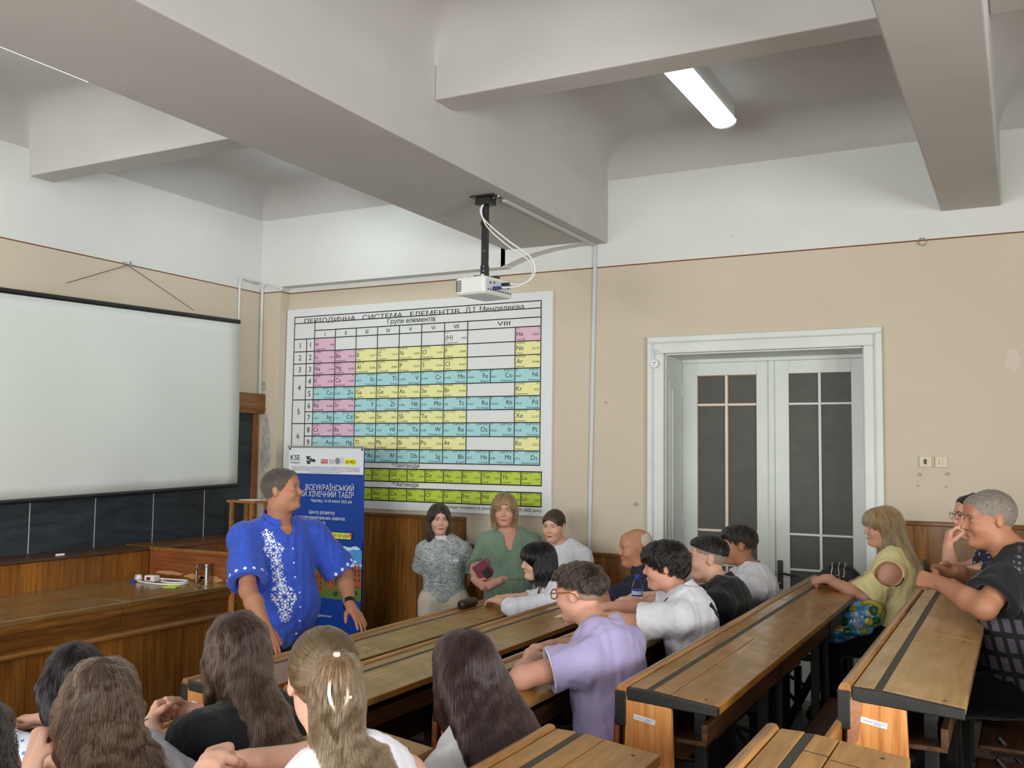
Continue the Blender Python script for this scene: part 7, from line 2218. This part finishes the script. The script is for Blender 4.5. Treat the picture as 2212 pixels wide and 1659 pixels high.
MB().tube([s.at(.93, -.12, .10) + s.ax * .0, s.at(.99, -.03, .095), s.at(.96, .04, .09)], .006, 6).build('bra_strap', C_WHITE, s.root)
s.hair(H_ASH, cap(s, .008), subs=[s.he((.130, 0, -.04), (.085, .085, .112)), s.he((.035, .090, -.085), (.075, .045, .078)), s.he((.035, -.090, -.085), (.075, .045, .078)), s.he((-.008, .090, -.004), (.028, .022, .040)), s.he((-.008, -.090, -.004), (.028, .022, .040))], cuts=[((-.05, 0, -.070), (.3, 0, -1))], h=.005, noise=.0015, nf=100)
s.strands(ST('hair_ash', (118, 92, 66), (164, 136, 102), spread=.3), n=8000, steps=14, length=.15, crown=(-.115, -.015, .045), radial=-1, down=0.0, lift=.003, rad=.00036, stray=.003)
s.hair(H_ASH, [(s.he((-.112, -.015, .060), (.034, .040, .036)), .03), (s.he((-.130, -.018, .015), (.032, .044, .06)), .04), (s.he((-.135, -.022, -.07), (.036, .056, .10)), .05)], h=.0052, noise=.005, nf=60, name='ponytail', world=[(p_, k_) for p_, k_ in backhair(s, .24, .075, .03, .03)[3:]])
s.strands(ST('hair_ash_tail', (124, 98, 74), (178, 148, 114), spread=.32), n=13000, steps=26, length=.40, crown=(-.12, -.015, .10), lift=.007, rad=.00036, stray=.004, wave=.22, wf=34, radial=.5, clump=.55, nclump=130, ends=.12)
cl = MB()
for q in (1, -1):
    cl.tube(smooth_path([s.hp(-.150, -.016 + q * .008, .052), s.hp(-.172, -.016 + q * .020, .030), s.hp(-.180, -.018 + q * .019, .000), s.hp(-.176, -.018 + q * .006, -.030)]), [.0042] * 12 + [.0024], 8)
cl.tube(smooth_path([s.hp(-.150, -.008, .052), s.hp(-.150, -.016, .056), s.hp(-.150, -.024, .052)]), .0042, 8)
cl.tube([s.hp(-.178, -.030, .004), s.hp(-.182, -.048, .006)], .0035, 6)
cl.lathe([(.007, -.004), (.009, 0), (.006, .006)], s.hp(-.135, -.016, .095), 10)
cl.build('claw_clip', flat('pearl_plastic', srgb(232, 226, 216), .2), s.root, label='white claw clip')

# girl with long straight chestnut hair
s = Person('girl with glasses and very long straight chestnut hair, seen from behind', (-1.40, 2.52, TIER['C']), (-.95, .30), (-1.33, 2.51, .80), (-1.415, 2.525, 1.125), (-1.495, 2.555, 1.286), (-.80, .60, -.02), SK_FAIR, sw=.16, girth=.96, depth=.95, ls=.94, hs=.955, neckr=.047, h=.0052,
    arms={'L': dict(el=(-1.40, 2.29, .90), wr=(-1.56, 2.40, .83), f=(-.8, .5, 0)), 'R': dict(el=(-1.40, 2.73, .90), wr=(-1.56, 2.62, .83), f=(-.8, -.5, 0))}, legs=dict(floor=TIER['C']))
s.build_body()
s.garment('jeans', C_JEANS, t=.012, legs=1.95, torso=False, h=.010)
s.shoes(C_SHOEW)
s.garment('shirt', C_WHITE, t=.016, sleeve=.95, hem=.74, fold=.004, sleeve_flare=.022)
long_hair(s, H_CHEST, .38, .118, .010, noise=.003)
s.strands(ST('hair_chestnut', (58, 43, 42), (84, 58, 58), rough=.32, spread=.28), n=18000, steps=24, length=.56, crown=(.0, .0, .125), lift=.005, rad=.00034, stray=.0012, clump=.35, nclump=200, ends=.08)
glasses(s, flat('dark_frame', srgb(40, 26, 24), .25), rx=.029, rz=.024, thick=.0022)
# ------------------------------------------------------------------ bags
ZD = ROWZ['D']
t = thing('handbag', 'small black handbag with silver zips on the far fourth row desk', 'bag', (-.985, 6.12, dtop('D', .2)))
zb = dtop('D', .2)
f = Field(V(-1.16, 5.98, zb - .01), V(-.80, 6.28, zb + .20), .005)
for p_, k_ in ((ell((-.985, 6.12, zb + .055), (.105, .060, .062)), .03), (ell((-.985, 6.12, zb + .085), (.085, .050, .050)), .04), (cone((-1.07, 6.12, zb + .035), (-.90, 6.12, zb + .035), .045, .045), .03)): f.add(p_, k_)
f.noise(.003, 55, 8)
f.cut(V(0, 0, zb + .001), V(0, 0, -1))
P_, F_ = f.mesh()
M_LEA = flat('black_leather', srgb(18, 18, 20), .6, .3, 130)
o, P_, F_ = np_mesh('bag_body', P_, F_, M_LEA, t); o['_at'] = t['_at']
bb = BVHTree.FromPolygons([tuple(q) for q in P_], [tuple(int(i) for i in q) for q in F_])
def onbag(pts, off=.002):
    out = []
    for q in pts:
        h_ = bb.find_nearest(Vector(q)); out.append(h_[0] + h_[1] * off)
    return out
for dx in (-.052, 0.0, .040):
    MB().tube(onbag([(-.985 + dx, 6.12 + .10 * math.cos(a), zb + .06 + .10 * math.sin(a)) for a in [math.pi + .2 - k * (math.pi - .1) / 16 for k in range(17)][::-1]]), .0032, 6).build('zip', flat('silver_zip', (.55, .54, .52, 1), .3, metal=.9), t)
hp_ = onbag([(-.99, 5.98, zb + .055)])[0]
MB().tube([hp_ + Vector((.014 * math.cos(a), -.004, .014 * math.sin(a))) for a in [k * math.pi / 8 for k in range(17)]], .003, 6).build('ring_clasp', M_STEEL, t)
MB().tube(onbag([(-.99 + .01 * math.sin(k), 5.97, zb + .045 - k * .006) for k in range(6)], .004), .0035, 5).build('chain', M_STEEL, t)

t = thing('tote_bag', 'blue and white checked tote bag with lemons on the blonde woman\'s lap', 'bag', (-.845, 5.93, .95))
m, nt, p = new_mat('lemon_check')
g_ = N(nt, 'ShaderNodeNewGeometry'); mp = N(nt, 'ShaderNodeMapping'); mp.inputs['Rotation'].default_value = (0, math.radians(18), math.radians(8)); mp.inputs['Scale'].default_value = (13, 13, 13)
nt.links.new(g_.outputs['Position'], mp.inputs['Vector'])
sx = N(nt, 'ShaderNodeSeparateXYZ'); nt.links.new(mp.outputs[0], sx.inputs[0])
s1 = mth('GREATER_THAN', mth('FRACT', sx.outputs[0]), .5); s2 = mth('GREATER_THAN', mth('FRACT', mth('ADD', sx.outputs[2], sx.outputs[1])), .5)
fac = mth('MULTIPLY', mth('ADD', s1, s2), .5)
cr = N(nt, 'ShaderNodeValToRGB'); cr.color_ramp.elements[0].color = srgb(196, 206, 222); cr.color_ramp.elements[1].color = srgb(40, 140, 208); k = cr.color_ramp.elements.new(.5); k.color = srgb(110, 178, 222)
nt.links.new(fac, cr.inputs[0])
vo = N(nt, 'ShaderNodeTexVoronoi', Scale=13.0); nt.links.new(g_.outputs['Position'], vo.inputs['Vector'])
def ramp3(th, col, prev):
    mx = N(nt, 'ShaderNodeMix', data_type='RGBA'); nt.links.new(mth('LESS_THAN', vo.outputs['Distance'], th), mx.inputs['Factor']); nt.links.new(prev, mx.inputs['A']); mx.inputs['B'].default_value = col
    return mx.outputs['Result']
c1 = ramp3(.36, srgb(40, 96, 60), cr.outputs[0])
hue = N(nt, 'ShaderNodeSeparateColor'); nt.links.new(vo.outputs['Color'], hue.inputs[0])
mx = N(nt, 'ShaderNodeMix', data_type='RGBA'); nt.links.new(mth('MULTIPLY', mth('LESS_THAN', vo.outputs['Distance'], .33), mth('GREATER_THAN', hue.outputs[0], .35)), mx.inputs['Factor']); nt.links.new(c1, mx.inputs['A']); mx.inputs['B'].default_value = srgb(196, 190, 60)
nt.links.new(mx.outputs['Result'], p.inputs['Base Color']); p.inputs['Roughness'].default_value = .25; p.inputs['Coat Weight'].default_value = .4
f = Field(V(-1.22, 5.70, .82), V(-.62, 6.06, 1.20), .006)
Rb = np.array(Matrix.Rotation(math.radians(-24), 3, 'Y'))
for c_, r_ in (((-.90, 5.86, 1.000), (.175, .070, .088)), ((-.83, 5.86, 1.035), (.12, .066, .082)), ((-.99, 5.86, .965), (.10, .068, .080))): f.add(ell(c_, r_, Rb), .05)
f.noise(.008, 32, 5)
P_, F_ = f.mesh()
o, P_, F_ = np_mesh('bag_body', P_, F_, m, t, relax=2); o['_at'] = t['_at']
MB().tube(smooth_path([(-.83, 5.84, 1.10), (-.80, 5.81, 1.125), (-.76, 5.80, 1.13), (-.72, 5.81, 1.105), (-.735, 5.83, 1.06)]), .014, 8).build('handle', flat('yellow_strap', srgb(176, 166, 56), .5), t, smooth=True, label='yellow strap')

t = thing('backpack', 'red floral backpack with navy straps standing under the fourth row desk', 'backpack', (-.66, 5.05, TIER['D']))
m, nt, p = new_mat('red_floral')
g_ = N(nt, 'ShaderNodeNewGeometry'); vo = N(nt, 'ShaderNodeTexVoronoi', Scale=26.0); nt.links.new(g_.outputs['Position'], vo.inputs['Vector'])
cr = N(nt, 'ShaderNodeValToRGB'); cr.color_ramp.interpolation = 'CONSTANT'
cr.color_ramp.elements[0].color = srgb(150, 36, 62); cr.color_ramp.elements[1].color = srgb(196, 108, 126); cr.color_ramp.elements[1].position = .45; k = cr.color_ramp.elements.new(.72); k.color = srgb(206, 170, 176)
hs = N(nt, 'ShaderNodeSeparateColor'); nt.links.new(vo.outputs['Color'], hs.inputs[0]); nt.links.new(hs.outputs[0], cr.inputs[0]); nt.links.new(cr.outputs[0], p.inputs['Base Color']); p.inputs['Roughness'].default_value = .7
z0 = TIER['D']
f = Field(V(-.86, 4.84, z0 - .01), V(-.46, 5.26, z0 + .56), .007)
for p_, k_ in ((cone((-.66, 5.05, z0 + .10), (-.655, 5.05, z0 + .40), .135, .105, (V(0, 1, 0), .9)), .05), (cone((-.66, 4.96, z0 + .09), (-.66, 4.965, z0 + .22), .095, .085, (V(0, 1, 0), .6)), .03)): f.add(p_, k_)
f.noise(.006, 34, 6); f.cut(V(0, 0, z0 + .002), V(0, 0, -1))
P_, F_ = f.mesh()
o, P_, F_ = np_mesh('bag_body', P_, F_, m, t); o['_at'] = t['_at']
bb = BVHTree.FromPolygons([tuple(q) for q in P_], [tuple(int(i) for i in q) for q in F_])
C_STRAP = flat('navy_webbing', srgb(28, 32, 62), .7)
MB().tube(onbag([(-.60 + .02 * k, 4.80, z0 + .40 - k * .06) for k in range(7)], .006), .016, 6).build('strap', C_STRAP, t)
MB().tube(onbag([(-.74 + .03 * k, 4.78, z0 + .285) for k in range(7)], .004), .014, 6).build('cross_strap', C_STRAP, t)
MB().tube(onbag([(-.72 + .018 * k, 4.80, z0 + .255) for k in range(8)], .003), .004, 6).build('zip', M_STEEL, t)
MB().tube(smooth_path([(-.69, 5.05, z0 + .50), (-.68, 5.05, z0 + .54), (-.64, 5.05, z0 + .54), (-.63, 5.05, z0 + .50)]), .010, 6).build('handle', C_STRAP, t)
